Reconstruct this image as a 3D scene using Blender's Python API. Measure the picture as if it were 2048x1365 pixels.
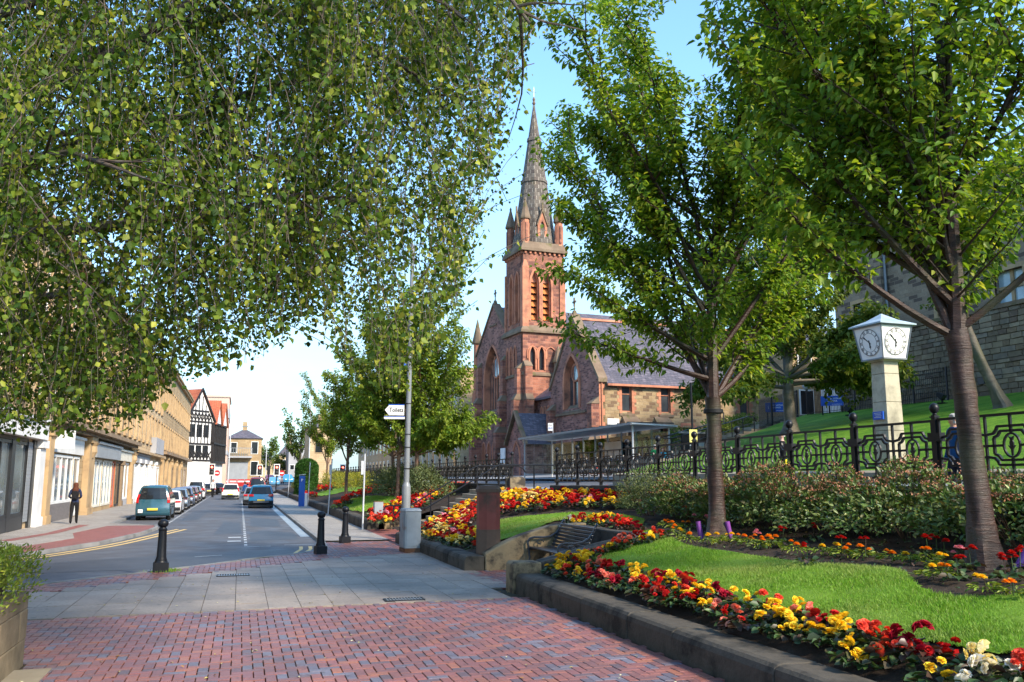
import bpy, bmesh, math, random
import numpy as np
from mathutils import Vector, Matrix, Euler
R_ = math.radians
random.seed(7); RNG = np.random.default_rng(7)
for o_ in list(bpy.data.objects): bpy.data.objects.remove(o_)
SC = bpy.context.scene
COL = SC.collection
# ---------------------------------------------------------------- camera, sky, sun, exposure
CAMH = 1.9
TH = math.atan(272.5/1750.0); PSI = R_(17.08)
cam_d = bpy.data.cameras.new('camera'); cam_d.sensor_width = 36.0; cam_d.lens = 36*1750/2048
cam_d.clip_start = 0.05; cam_d.clip_end = 6000
cam = bpy.data.objects.new('camera', cam_d); COL.objects.link(cam)
cam.location = (0, 0, CAMH); cam.rotation_euler = (R_(90)+TH, 0, -PSI)
SC.camera = cam
SUN_DIR = Vector((0.42, -0.70, 0.58)).normalized()      # towards the sun: behind the camera, to its right
SUN_EL = math.asin(SUN_DIR.z); SUN_AZ = math.atan2(SUN_DIR.x, SUN_DIR.y)
W = bpy.data.worlds.new('World'); SC.world = W; W.use_nodes = True
nt = W.node_tree; nt.nodes.clear()
wo = nt.nodes.new('ShaderNodeOutputWorld'); bg = nt.nodes.new('ShaderNodeBackground')
sky = nt.nodes.new('ShaderNodeTexSky'); sky.sky_type = 'NISHITA'; sky.sun_disc = False
sky.sun_elevation = SUN_EL; sky.sun_rotation = SUN_AZ; sky.air_density = 1.0; sky.dust_density = .5; sky.ozone_density = 1.0
# thin high cloud that thickens towards the horizon
tc = nt.nodes.new('ShaderNodeTexCoord'); sep = nt.nodes.new('ShaderNodeSeparateXYZ')
mp = nt.nodes.new('ShaderNodeMapping'); mp.inputs['Scale'].default_value = (1.6, 1.6, 6.0)
nz = nt.nodes.new('ShaderNodeTexNoise'); nz.inputs['Scale'].default_value = 1.7; nz.inputs['Detail'].default_value = 7; nz.inputs['Roughness'].default_value = .55
mr = nt.nodes.new('ShaderNodeMapRange'); mr.inputs['From Min'].default_value = 0.0; mr.inputs['From Max'].default_value = 0.40
mr.inputs['To Min'].default_value = 0.92; mr.inputs['To Max'].default_value = 0.06
nr = nt.nodes.new('ShaderNodeMapRange'); nr.inputs['From Min'].default_value = .38; nr.inputs['From Max'].default_value = .72
nr.inputs['To Min'].default_value = 0.82; nr.inputs['To Max'].default_value = 1.2
mu = nt.nodes.new('ShaderNodeMath'); mu.operation = 'MULTIPLY'; mu.use_clamp = True
mix = nt.nodes.new('ShaderNodeMix'); mix.data_type = 'RGBA'
L = nt.links.new
L(tc.outputs['Generated'], mp.inputs['Vector']); L(mp.outputs['Vector'], nz.inputs['Vector'])
L(tc.outputs['Generated'], sep.inputs[0]); L(sep.outputs['Z'], mr.inputs['Value'])
L(nz.outputs[0], nr.inputs['Value']); L(mr.outputs[0], mu.inputs[0]); L(nr.outputs[0], mu.inputs[1])
tint = nt.nodes.new('ShaderNodeMix'); tint.data_type = 'RGBA'; tint.blend_type = 'MULTIPLY'; tint.inputs[0].default_value = 1; tint.inputs[7].default_value = (.66, .88, 1.0, 1)
L(sky.outputs[0], tint.inputs[6]); L(mu.outputs[0], mix.inputs[0]); L(tint.outputs[2], mix.inputs[6]); mix.inputs[7].default_value = (1.45, 1.88, 1.98, 1)
L(mix.outputs[2], bg.inputs['Color']); bg.inputs['Strength'].default_value = 0.15
L(bg.outputs[0], wo.inputs[0])
sd = bpy.data.lights.new('sun', 'SUN'); sd.energy = 2.5; sd.angle = R_(8.0); sd.color = (1.0, 0.86, 0.68)
sun = bpy.data.objects.new('sun', sd); COL.objects.link(sun)
sun.rotation_euler = SUN_DIR.to_track_quat('Z', 'Y').to_euler()
SC.view_settings.view_transform = 'Standard'; SC.view_settings.look = 'None'
SC.view_settings.gamma = 1.0; SC.view_settings.use_curve_mapping = False
SC.view_settings.exposure = 1.72
SC.render.engine = 'CYCLES'

# ---------------------------------------------------------------- helpers
def ray(px, py):
    r = (px-1024)/1750.; u = -(py-682.5)/1750.
    ff = math.cos(TH)-u*math.sin(TH); uu = math.sin(TH)+u*math.cos(TH)
    return Vector((r*math.cos(PSI)+ff*math.sin(PSI), -r*math.sin(PSI)+ff*math.cos(PSI), uu))
def at(px, py, dist):          # a point on a sight line at a forward distance (used to survey positions from the photograph)
    d = ray(px, py); return Vector((0, 0, CAMH))+d*(dist/math.hypot(1, 0))
def onz(px, py, z):
    d = ray(px, py); return Vector((0, 0, CAMH))+d*((z-CAMH)/d.z)

class MB:
    def __init__(s): s.v = []; s.f = []; s.m = []; s.uv = None
    def add(s, vs, fs, m=0, M=None):
        o = len(s.v)
        s.v += [tuple(M @ Vector(p)) for p in vs] if M is not None else [tuple(p) for p in vs]
        s.f += [tuple(i+o for i in f) for f in fs]; s.m += [m]*len(fs); return s
    def box(s, x0, x1, y0, y1, z0, z1, m=0, M=None):
        return s.add([(x0,y0,z0),(x1,y0,z0),(x1,y1,z0),(x0,y1,z0),(x0,y0,z1),(x1,y0,z1),(x1,y1,z1),(x0,y1,z1)],
            [(3,2,1,0),(4,5,6,7),(0,1,5,4),(1,2,6,5),(2,3,7,6),(3,0,4,7)], m, M)
    def taper(s, cx, cy, a0, b0, z0, a1, b1, z1, m=0, M=None):      # frustum of a rectangle (half sizes)
        return s.add([(cx-a0,cy-b0,z0),(cx+a0,cy-b0,z0),(cx+a0,cy+b0,z0),(cx-a0,cy+b0,z0),(cx-a1,cy-b1,z1),(cx+a1,cy-b1,z1),(cx+a1,cy+b1,z1),(cx-a1,cy+b1,z1)],
            [(3,2,1,0),(4,5,6,7),(0,1,5,4),(1,2,6,5),(2,3,7,6),(3,0,4,7)], m, M)
    def prism(s, poly, ax, d0, d1, m=0, M=None):     # polygon extruded along axis ax
        n = len(poly)
        def P(p, d): return (d,p[0],p[1]) if ax=='x' else ((p[0],d,p[1]) if ax=='y' else (p[0],p[1],d))
        vs = [P(p,d0) for p in poly]+[P(p,d1) for p in poly]
        fs = [tuple(range(n-1,-1,-1)), tuple(range(n,2*n))]+[(i,(i+1)%n,n+(i+1)%n,n+i) for i in range(n)]
        return s.add(vs, fs, m, M)
    def ring(s, outer, inner, ax, d0, d1, m=0, M=None, closed=False):    # strip between two matching outlines, with depth
        n = len(outer)
        def P(p, d): return (d,p[0],p[1]) if ax=='x' else ((p[0],d,p[1]) if ax=='y' else (p[0],p[1],d))
        vs = [P(p,d0) for p in outer]+[P(p,d0) for p in inner]+[P(p,d1) for p in outer]+[P(p,d1) for p in inner]
        fs = []
        for i in range(n if closed else n-1):
            j = (i+1) % n
            fs += [(i,j,n+j,n+i),(2*n+i,3*n+i,3*n+j,2*n+j),(i,2*n+i,2*n+j,j),(n+i,n+j,3*n+j,3*n+i)]
        if not closed: fs += [(0,n,3*n,2*n),(n-1,3*n-1,4*n-1,2*n-1)]
        return s.add(vs, fs, m, M)
    def tube(s, pts, rad, n=6, m=0, cap=True, M=None):
        pts = [Vector(p) for p in pts]; k = len(pts)
        if not hasattr(rad, '__len__'): rad = [rad]*k
        vs = []; ref = None
        for i, p in enumerate(pts):
            t = (pts[min(i+1,k-1)]-pts[max(i-1,0)])
            t = t.normalized() if t.length > 1e-9 else Vector((0,0,1))
            if ref is None: ref = Vector((1,0,0)) if abs(t.x) < .9 else Vector((0,1,0))
            a = (ref-t*ref.dot(t)); a = a.normalized() if a.length > 1e-6 else t.orthogonal().normalized()
            ref = a; b = t.cross(a)
            vs += [p+(a*math.cos(2*math.pi*j/n+.4)+b*math.sin(2*math.pi*j/n+.4))*rad[i] for j in range(n)]
        fs = [(i*n+j, i*n+(j+1)%n, (i+1)*n+(j+1)%n, (i+1)*n+j) for i in range(k-1) for j in range(n)]
        if cap: fs += [tuple(range(n-1,-1,-1)), tuple(range((k-1)*n, k*n))]
        return s.add(vs, fs, m, M)
    def lathe(s, prof, c=(0,0), n=12, m=0, rot=0, M=None):
        vs = [(c[0]+r*math.cos(2*math.pi*j/n+rot), c[1]+r*math.sin(2*math.pi*j/n+rot), z) for r, z in prof for j in range(n)]
        k = len(prof)
        fs = [(i*n+j, i*n+(j+1)%n, (i+1)*n+(j+1)%n, (i+1)*n+j) for i in range(k-1) for j in range(n)]
        fs += [tuple(range(n-1,-1,-1)), tuple(range((k-1)*n, k*n))]
        return s.add(vs, fs, m, M)
    def bar(s, p, q, w, h=None, m=0, M=None):       # square bar from p to q
        p = Vector(p); q = Vector(q); h = h or w; t = (q-p).normalized()
        a = t.cross(Vector((0,0,1))); a = a.normalized() if a.length > 1e-5 else Vector((1,0,0)); b = a.cross(t)
        vs = [e+a*(i*w/2)+b*(j*h/2) for e in (p,q) for i, j in ((-1,-1),(1,-1),(1,1),(-1,1))]
        return s.add(vs, [(3,2,1,0),(4,5,6,7),(0,1,5,4),(1,2,6,5),(2,3,7,6),(3,0,4,7)], m, M)
    def quad(s, a, b, c, d, m=0): return s.add([a,b,c,d], [(0,1,2,3)], m)
    def mesh(s, name, mats, smooth=False):
        me = bpy.data.meshes.new(name); me.from_pydata(s.v, [], s.f)
        for mm in (mats if isinstance(mats, (list, tuple)) else [mats]): me.materials.append(mm)
        if len(set(s.m)) > 1 or (s.m and s.m[0]): me.polygons.foreach_set('material_index', s.m)
        bm = bmesh.new(); bm.from_mesh(me); bmesh.ops.recalc_face_normals(bm, faces=bm.faces); bm.to_mesh(me); bm.free()
        if smooth:
            me.polygons.foreach_set('use_smooth', [True]*len(me.polygons))
            try: me.set_sharp_from_angle(angle=R_(38))
            except Exception: pass
        me.update(); return me
    def build(s, name, mats, parent=None, smooth=False, loc=None, rz=0, bevel=0):
        return ob(name, s.mesh(name, mats, smooth), parent, loc, rz, bevel)
def ob(name, me, parent=None, loc=None, rz=0, bevel=0):
    o = bpy.data.objects.new(name, me); COL.objects.link(o)
    if parent: o.parent = parent
    if loc is not None: o.location = loc
    if rz: o.rotation_euler = (0,0,rz)
    if bevel:
        b = o.modifiers.new('bevel','BEVEL'); b.width = bevel; b.segments = 2; b.limit_method = 'ANGLE'; b.angle_limit = R_(40)
    return o
def tag(o, label=None, cat=None, group=None, kind=None):
    if label: o['label'] = label
    if cat: o['category'] = cat
    if group: o['group'] = group
    if kind: o['kind'] = kind
    return o
def thing(name, label, cat, loc=(0,0,0), rz=0, group=None):
    o = bpy.data.objects.new(name, None); COL.objects.link(o); o.location = loc; o.rotation_euler = (0,0,rz)
    o.empty_display_size = .2
    return tag(o, label, cat, group)
def kids(o): return [c for c in KIDS.get(o.name, [])]
def copy_tree(o, loc=None, rz=None, label=None, group=None, parent=None):
    c = o.copy(); COL.objects.link(c)
    if parent: c.parent = parent
    if loc is not None: c.location = loc
    if rz is not None: c.rotation_euler = (0,0,rz)
    if label: c['label'] = label
    if group: c['group'] = group
    for ch in list(o.children): copy_tree(ch, parent=c)
    return c
def struct(name, mb, mats, smooth=False):
    o = mb.build(name, mats, None, smooth); o['kind'] = 'structure'; return o
def np_mesh(name, V, faces_per, mats, midx=None, smooth=False):
    """V (N,k,3) islands; faces_per list of index tuples inside an island (all the same length)"""
    N, k = V.shape[:2]; fp = np.array(faces_per, dtype=np.int64); nf, fl = fp.shape
    me = bpy.data.meshes.new(name); me.vertices.add(N*k); me.vertices.foreach_set('co', V.reshape(-1).astype(np.float32))
    idx = (fp[None]+(np.arange(N)*k)[:,None,None]).reshape(-1)
    me.loops.add(len(idx)); me.loops.foreach_set('vertex_index', idx.astype(np.int32))
    me.polygons.add(N*nf); me.polygons.foreach_set('loop_start', (np.arange(N*nf)*fl).astype(np.int32))
    try: me.polygons.foreach_set('loop_total', np.full(N*nf, fl, np.int32))
    except Exception: pass
    for m in (mats if isinstance(mats,(list,tuple)) else [mats]): me.materials.append(m)
    if midx is not None: me.polygons.foreach_set('material_index', np.repeat(np.asarray(midx,np.int32), nf))
    if smooth: me.polygons.foreach_set('use_smooth', np.ones(N*nf, bool))
    me.update(calc_edges=True); me.validate(); return me

# ---------------------------------------------------------------- materials
def newmat(name):
    m = bpy.data.materials.new(name); m.use_nodes = True; n = m.node_tree; n.nodes.clear()
    o = n.nodes.new('ShaderNodeOutputMaterial'); b = n.nodes.new('ShaderNodeBsdfPrincipled'); n.links.new(b.outputs[0], o.inputs[0])
    return m, n, b
def N_(n, t, **k):
    x = n.nodes.new(t)
    for a, v in k.items(): setattr(x, a, v)
    return x
def rgba(c): return (c[0], c[1], c[2], 1)
def mixc(n, fac, a, b, mode='MIX'):
    x = N_(n, 'ShaderNodeMix', data_type='RGBA', blend_type=mode)
    for s, v in ((x.inputs[0], fac), (x.inputs[6], a), (x.inputs[7], b)):
        if isinstance(v, (int, float)): s.default_value = v
        elif isinstance(v, tuple): s.default_value = rgba(v)
        else: n.links.new(v, s)
    return x.outputs[2]
def coord(n, kind='Object', scale=(1,1,1)):
    t = N_(n, 'ShaderNodeTexCoord') if kind != 'World' else N_(n, 'ShaderNodeNewGeometry')
    o = t.outputs['Position'] if kind == 'World' else t.outputs[kind]
    if scale == (1,1,1): return o
    mp = N_(n, 'ShaderNodeMapping'); mp.inputs['Scale'].default_value = scale; n.links.new(o, mp.inputs['Vector']); return mp.outputs[0]
def noise(n, vec, scale, detail=4, rough=.55):
    x = N_(n, 'ShaderNodeTexNoise'); x.inputs['Scale'].default_value = scale; x.inputs['Detail'].default_value = detail; x.inputs['Roughness'].default_value = rough
    n.links.new(vec, x.inputs['Vector']); return x.outputs[0]
def ramp(n, fac, a, b, lo=.35, hi=.65):
    r = N_(n, 'ShaderNodeMapRange'); r.inputs['From Min'].default_value = lo; r.inputs['From Max'].default_value = hi; n.links.new(fac, r.inputs['Value'])
    if isinstance(a, tuple) or not isinstance(a, (int, float)): return mixc(n, r.outputs[0], a, b)
    r.inputs['To Min'].default_value = a; r.inputs['To Max'].default_value = b; return r.outputs[0]
def bump(n, b, h, strength=.3, dist=.02):
    x = N_(n, 'ShaderNodeBump'); x.inputs['Strength'].default_value = strength; x.inputs['Distance'].default_value = dist
    n.links.new(h, x.inputs['Height']); n.links.new(x.outputs[0], b.inputs['Normal'])
def plain(name, c1, c2=None, scale=3., rough=.6, spec=.4, metal=0, bmp=0, bscale=None, kind='World', c3=None, s3=.7, t3=(.55,.75)):
    m, n, b = newmat(name); v = coord(n, kind); c2 = c2 or tuple(x*.8 for x in c1)
    col = ramp(n, noise(n, v, scale), c1, c2)
    if c3: col = mixc(n, ramp(n, noise(n, v, s3, 6, .65), 0., 1., *t3), col, c3)
    n.links.new(col, b.inputs['Base Color'])
    b.inputs['Roughness'].default_value = rough; b.inputs['Specular IOR Level'].default_value = spec; b.inputs['Metallic'].default_value = metal
    if bmp: bump(n, b, noise(n, v, bscale or scale*6, 5, .6), bmp, .02)
    return m
def island(name, cols, rough=.6, spec=.3, transl=0., scale=0., bmp=0., bscale=60., dirt=None, spots=None):
    """colour drawn per mesh island (leaf, stone, brick) from a list"""
    m, n, b = newmat(name); g = N_(n, 'ShaderNodeNewGeometry'); oi = N_(n, 'ShaderNodeObjectInfo')
    add = N_(n, 'ShaderNodeMath', operation='ADD'); n.links.new(g.outputs['Random Per Island'], add.inputs[0]); n.links.new(oi.outputs['Random'], add.inputs[1])
    fr = N_(n, 'ShaderNodeMath', operation='FRACT'); n.links.new(add.outputs[0], fr.inputs[0])
    cr = N_(n, 'ShaderNodeValToRGB'); cr.color_ramp.interpolation = 'CONSTANT' if len(cols) > 3 and transl == 0 else 'LINEAR'
    e = cr.color_ramp.elements
    while len(e) < len(cols): e.new(.5)
    for i, c in enumerate(cols):
        e[i].position = i/len(cols) if cr.color_ramp.interpolation == 'CONSTANT' else i/max(1,len(cols)-1); e[i].color = rgba(c)
    n.links.new(fr.outputs[0], cr.inputs[0]); col = cr.outputs[0]; v = coord(n, 'World')
    if dirt: col = mixc(n, ramp(n, noise(n, v, dirt[1], 6, .65), 0., dirt[2], .45, .7), col, dirt[0])
    if spots: col = mixc(n, ramp(n, noise(n, v, spots[1], 2, .4), 0., spots[2], .66, .72), col, spots[0]); col = mixc(n, .6, col, ramp(n, noise(n, v, .33, 5, .6), (.72,.71,.70), (1.15,1.14,1.12), .35, .65), 'MULTIPLY')
    if bmp: bump(n, b, noise(n, v, bscale, 5, .6), bmp, .01)
    if bmp: col = mixc(n, .35, col, ramp(n, noise(n, v, bscale*.7, 4), (.35,.35,.35), (1.,1.,1.)), 'MULTIPLY')
    n.links.new(col, b.inputs['Base Color']); b.inputs['Roughness'].default_value = rough; b.inputs['Specular IOR Level'].default_value = spec
    if transl:
        t = N_(n, 'ShaderNodeBsdfTranslucent'); mx = N_(n, 'ShaderNodeMixShader'); mx.inputs[0].default_value = transl
        tcx = mixc(n, 1.0, col, (1.25,1.15,.45), 'MULTIPLY'); n.links.new(tcx, t.inputs[0])
        out = [x for x in n.nodes if x.type == 'OUTPUT_MATERIAL'][0]
        n.links.new(b.outputs[0], mx.inputs[1]); n.links.new(t.outputs[0], mx.inputs[2]); n.links.new(mx.outputs[0], out.inputs[0])
    return m
def masonry(name, c1, c2, mortar, bw, bh, msize=.012, stain=(.05,.04,.035), amount=.5, rough=.85, kind='Object', uv=False, sscale=.35, moss=None, off=.5, squash=1., c3=None):
    """coursed stone: u runs along the wall, v is height"""
    m, n, b = newmat(name)
    if uv: vec = N_(n, 'ShaderNodeTexCoord').outputs['UV']; pos = coord(n, 'World')
    else:
        pos = coord(n, kind); sp = N_(n, 'ShaderNodeSeparateXYZ'); n.links.new(pos, sp.inputs[0])
        ad = N_(n, 'ShaderNodeMath', operation='ADD'); n.links.new(sp.outputs[0], ad.inputs[0]); n.links.new(sp.outputs[1], ad.inputs[1])
        cb = N_(n, 'ShaderNodeCombineXYZ'); n.links.new(ad.outputs[0], cb.inputs[0]); n.links.new(sp.outputs[2], cb.inputs[1]); vec = cb.outputs[0]
    # a slight wobble keeps the joints from ruling straight lines
    wn = N_(n, 'ShaderNodeTexNoise'); wn.inputs['Scale'].default_value = 2.2; n.links.new(vec, wn.inputs['Vector'])
    wv = N_(n, 'ShaderNodeVectorMath', operation='MULTIPLY_ADD'); wv.inputs[1].default_value = (.05,.03,0)
    n.links.new(wn.outputs['Color'], wv.inputs[0]); n.links.new(vec, wv.inputs[2])
    br = N_(n, 'ShaderNodeTexBrick'); n.links.new(wv.outputs[0], br.inputs['Vector'])
    br.inputs['Color1'].default_value = (0,0,0,1); br.inputs['Color2'].default_value = (1,1,1,1); br.inputs['Mortar'].default_value = (.5,.5,.5,1)
    br.inputs['Scale'].default_value = 1; br.inputs['Brick Width'].default_value = bw; br.inputs['Row Height'].default_value = bh
    br.inputs['Mortar Size'].default_value = msize; br.inputs['Mortar Smooth'].default_value = .25; br.offset = off; br.squash = squash; br.squash_frequency = 2
    col = ramp(n, br.outputs['Color'], c1, c2, 0., 1.)
    if c3: col = mixc(n, ramp(n, br.outputs['Color'], 0., 1., .72, .78), col, c3)
    col = mixc(n, br.outputs['Fac'], col, mortar)
    col = mixc(n, ramp(n, noise(n, pos, sscale, 8, .7), 0., amount, .42, .72), col, stain)
    if moss: col = mixc(n, ramp(n, noise(n, pos, sscale*1.7, 7, .7), 0., .7, .56, .75), col, moss)
    fine = noise(n, pos, 9, 6, .65)
    col = mixc(n, .5, col, ramp(n, fine, (.55,.55,.55), (1.15,1.12,1.1), .3, .7), 'MULTIPLY')
    n.links.new(col, b.inputs['Base Color']); b.inputs['Roughness'].default_value = rough; b.inputs['Specular IOR Level'].default_value = .2
    inv = N_(n, 'ShaderNodeMath', operation='SUBTRACT'); inv.inputs[0].default_value = 1.; n.links.new(br.outputs['Fac'], inv.inputs[1])
    hh = N_(n, 'ShaderNodeMath', operation='MULTIPLY_ADD'); hh.inputs[1].default_value = .8; n.links.new(fine, hh.inputs[0]); n.links.new(inv.outputs[0], hh.inputs[2])
    bump(n, b, hh.outputs[0], .7, .03)
    return m
def glassy(name, c, rough=.05, spec=.9):
    m, n, b = newmat(name); v = coord(n, 'World'); n.links.new(ramp(n, noise(n, v, .6), c, tuple(x*.5 for x in c)), b.inputs['Base Color'])
    b.inputs['Roughness'].default_value = rough; b.inputs['Specular IOR Level'].default_value = spec; return m
def clearglass(name, tint=(.92,.97,.96), refl=.12):
    m = bpy.data.materials.new(name); m.use_nodes = True; n = m.node_tree; n.nodes.clear()
    o = N_(n,'ShaderNodeOutputMaterial'); t = N_(n,'ShaderNodeBsdfTransparent'); t.inputs[0].default_value = rgba(tint)
    g = N_(n,'ShaderNodeBsdfGlossy'); g.inputs['Roughness'].default_value = .03
    fr = N_(n,'ShaderNodeFresnel'); fr.inputs['IOR'].default_value = 1.5
    ad = N_(n,'ShaderNodeMath',operation='ADD',use_clamp=True); ad.inputs[1].default_value = refl*.4; n.links.new(fr.outputs[0], ad.inputs[0])
    mx = N_(n,'ShaderNodeMixShader'); n.links.new(ad.outputs[0], mx.inputs[0]); n.links.new(t.outputs[0], mx.inputs[1]); n.links.new(g.outputs[0], mx.inputs[2]); n.links.new(mx.outputs[0], o.inputs[0])
    return m
def emis(name, c, s):
    m, n, b = newmat(name); b.inputs['Base Color'].default_value = rgba(c); b.inputs['Emission Color'].default_value = rgba(c); b.inputs['Emission Strength'].default_value = s; return m

M = {}
def paint(n_, c, rough=.3, spec=.5, metal=0): M[n_] = plain(n_, c, tuple(x*.85 for x in c), 1.5, rough, spec, metal)
paint('black_iron', (.009,.010,.014), .42, .28); paint('white_paint', (.75,.75,.73), .5); paint('cream_paint', (.70,.66,.55), .5)
paint('grey_metal', (.20,.215,.23), .4, .5); paint('pale_metal', (.50,.52,.54), .35, .5); paint('dark_plastic', (.02,.02,.022), .6, .3)
paint('rubber', (.018,.018,.018), .8, .2); paint('chrome', (.6,.6,.62), .2, .6, .9); paint('plate_yellow', (.80,.58,.06), .4)
paint('meter_blue', (.01,.10,.45), .35); paint('sign_blue', (.01,.08,.42), .4); paint('tube_purple', (.20,.05,.28), .4)
paint('red_paint', (.45,.02,.02), .4); paint('dark_trim', (.02,.022,.025), .4); paint('shutter_grey', (.28,.30,.32), .5)
paint('terracotta', (.50,.13,.06), .7, .2); paint('timber_black', (.025,.022,.022), .6, .3)
M['lamp_lens_red'] = plain('lamp_lens_red', (.50,.01,.01), None, 5, .25, .6); M['red_glow'] = emis('red_glow', (1.,.08,.05), 4.)
M['headlight'] = plain('headlight', (.75,.75,.75), None, 5, .1, .8)
M['asphalt'] = None
# ================================================================ THE SETTING
def lerp(x, xs, ys): return float(np.interp(x, xs, ys))
def terrace_z(x, y): return 1.4+.045*(x-10.5)+max(0., 29.-y)*.02
def garden_z(x, y):
    a = np.interp(x, [4.4, 5.0, 5.8, 7.1, 9., 10.5], [.20, .23, .52, .80, .92, 1.14]); b = np.interp(x, [4.4, 5., 6., 8.8, 10.5], [.20, .24, .38, 1.15, 1.3])
    t = np.clip((y-20.)/7., 0, 1); u = np.clip((y-33.)/8, 0, 1)
    return a*(1-t)+(b*(1-u)+(a+.06)*u)*t
def hill_z(x, y): return 2.05+.195*np.clip(x-16., 0, 21)+.02*np.sin(x*.9)*np.sin(y*.5)
def march(px, py, h):
    d = ray(px, py); lo = 3.; 
    for t in np.arange(3., 90., .02):
        if CAMH+d.z*t < h(d.x*t, d.y*t): break
    return (d.x*t, d.y*t)
def inpoly(X, Y, poly):
    c = np.zeros(X.shape, bool); n = len(poly)
    for i in range(n):
        x1, y1 = poly[i]; x2, y2 = poly[(i+1) % n]
        k = ((y1 > Y) != (y2 > Y)); c ^= k & (X < (x2-x1)*(Y-y1)/((y2-y1) if y2 != y1 else 1e-9)+x1)
    return c

M['ground'] = plain('ground', (.10,.11,.07), (.13,.12,.10), .05, .95, .1)
m, n, b = newmat('asphalt'); v = coord(n, 'World')
c = ramp(n, noise(n, v, .35, 6, .6), (.070,.072,.080), (.098,.098,.104)); c = mixc(n, .6, c, ramp(n, noise(n, v, 45, 3, .7), (.62,.62,.62), (1.35,1.35,1.35), .3, .7), 'MULTIPLY')

n.links.new(c, b.inputs['Base Color']); n.links.new(ramp(n, noise(n, v, 1.2), .58, .85), b.inputs['Roughness']); b.inputs['Specular IOR Level'].default_value = .45
bump(n, b, noise(n, v, 60, 4, .7), .35, .01); M['asphalt'] = m
M['asphalt_patch'] = plain('asphalt_patch', (.045,.047,.052), (.062,.064,.07), 2., .6, .4, bmp=.3, bscale=60)
M['road_white'] = plain('road_white', (.50,.52,.52), (.30,.31,.32), 6, .6, .3); M['road_yellow'] = plain('road_yellow', (.66,.45,.16), (.52,.37,.15), 6, .6, .3)
M['channel'] = plain('channel', (.30,.34,.36), (.20,.23,.25), 2, .5, .4)
M['kerb_grey'] = plain('kerb_grey', (.17,.17,.165), (.25,.245,.235), 1.5, .75, .3, bmp=.2, c3=(.07,.07,.06))
BRICKS = [(.27,.105,.085),(.23,.095,.085),(.30,.115,.085),(.20,.09,.085),(.14,.09,.10),(.25,.095,.08),(.33,.125,.075),(.14,.12,.155),(.22,.09,.08),(.28,.105,.095),(.18,.085,.085),(.235,.095,.09),(.165,.15,.19),(.27,.10,.08)]
M['paver_brick'] = island('paver_brick', BRICKS, .5, .35, bmp=.25, bscale=45, dirt=((.10,.06,.055), .8, .6), spots=((.05,.04,.035), 9, .6))
M['slab'] = island('slab', [(.30,.245,.20),(.335,.28,.23),(.27,.225,.185),(.315,.26,.21)], .6, .3, bmp=.25, bscale=30, dirt=((.16,.14,.12), .9, .7), spots=((.10,.09,.08), 7, .8))
M['joint'] = plain('joint', (.045,.04,.035), (.065,.06,.04), 3, .95, .1)
M['far_paver'] = masonry('far_paver', (.30,.27,.235), (.42,.385,.34), (.17,.155,.14), .22, .11, .008, (.17,.155,.14), .6, .6)
M['far_red'] = masonry('far_red', (.26,.085,.07), (.33,.12,.10), (.12,.07,.06), .22, .11, .008, (.15,.10,.09), .4, .6)
# flat paving wants (x, y) rather than (x+y, z)
for k in ('far_paver','far_red'):
    n = M[k].node_tree; 
    cb = [x for x in n.nodes if x.type == 'COMBXYZ'][0]; sp = [x for x in n.nodes if x.type == 'SEPXYZ'][0]
    n.links.new(sp.outputs[0], cb.inputs[0]); n.links.new(sp.outputs[1], cb.inputs[1])
M['soil'] = plain('soil', (.030,.022,.017), (.055,.042,.032), 3, .95, .1, bmp=.9, bscale=25)
M['moss'] = plain('moss', (.05,.075,.015), (.09,.10,.03), 8, .95, .1, bmp=.5, bscale=40)
# lawn: short turf with worn straw-coloured patches
m, n, b = newmat('turf'); v = coord(n, 'World'); c = ramp(n, noise(n, v, 1.1, 5), (.11,.23,.015), (.17,.29,.03))
c = mixc(n, .5, c, ramp(n, noise(n, v, 28, 4, .7), (.55,.6,.5), (1.3,1.25,1.2), .3, .7), 'MULTIPLY'); n.links.new(c, b.inputs['Base Color'])
b.inputs['Roughness'].default_value = .8; b.inputs['Specular IOR Level'].default_value = .15; bump(n, b, noise(n, v, 40, 5, .7), .9, .03); M['turf'] = m
m, n, b = newmat('hill_turf'); v = coord(n, 'World'); c = ramp(n, noise(n, coord(n,'World',(.5,1.3,1)), .8, 6, .65), (.055,.17,.010), (.17,.31,.03))
c = mixc(n, .75, c, ramp(n, noise(n, v, 5, 6, .75), (.5,.55,.45), (1.25,1.2,1.1), .3, .7), 'MULTIPLY'); n.links.new(c, b.inputs['Base Color'])
b.inputs['Roughness'].default_value = .8; b.inputs['Specular IOR Level'].default_value = .12; bump(n, b, noise(n, v, 18, 6, .75), 1., .08); M['hill_turf'] = m
M['grass_blade'] = island('grass_blade', [(.10,.24,.013),(.14,.30,.018),(.21,.36,.035),(.12,.27,.015),(.28,.34,.09)], .55, .25, .25, dirt=((.30,.29,.11), .75, .6))
M['wall_stone'] = plain('wall_stone', (.06,.052,.042), (.125,.108,.085), 1.6, .85, .2, bmp=.55, bscale=14, c3=(.028,.026,.022), s3=1.6, t3=(.45,.62))
M['wall_tan'] = plain('wall_tan', (.30,.225,.13), (.20,.155,.095), 1.4, .85, .2, bmp=.6, bscale=12, c3=(.05,.042,.033), s3=1.7, t3=(.47,.58))
M['step_stone'] = plain('step_stone', (.22,.19,.14), (.30,.26,.19), 1.3, .85, .2, bmp=.4, c3=(.10,.085,.06))

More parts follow.
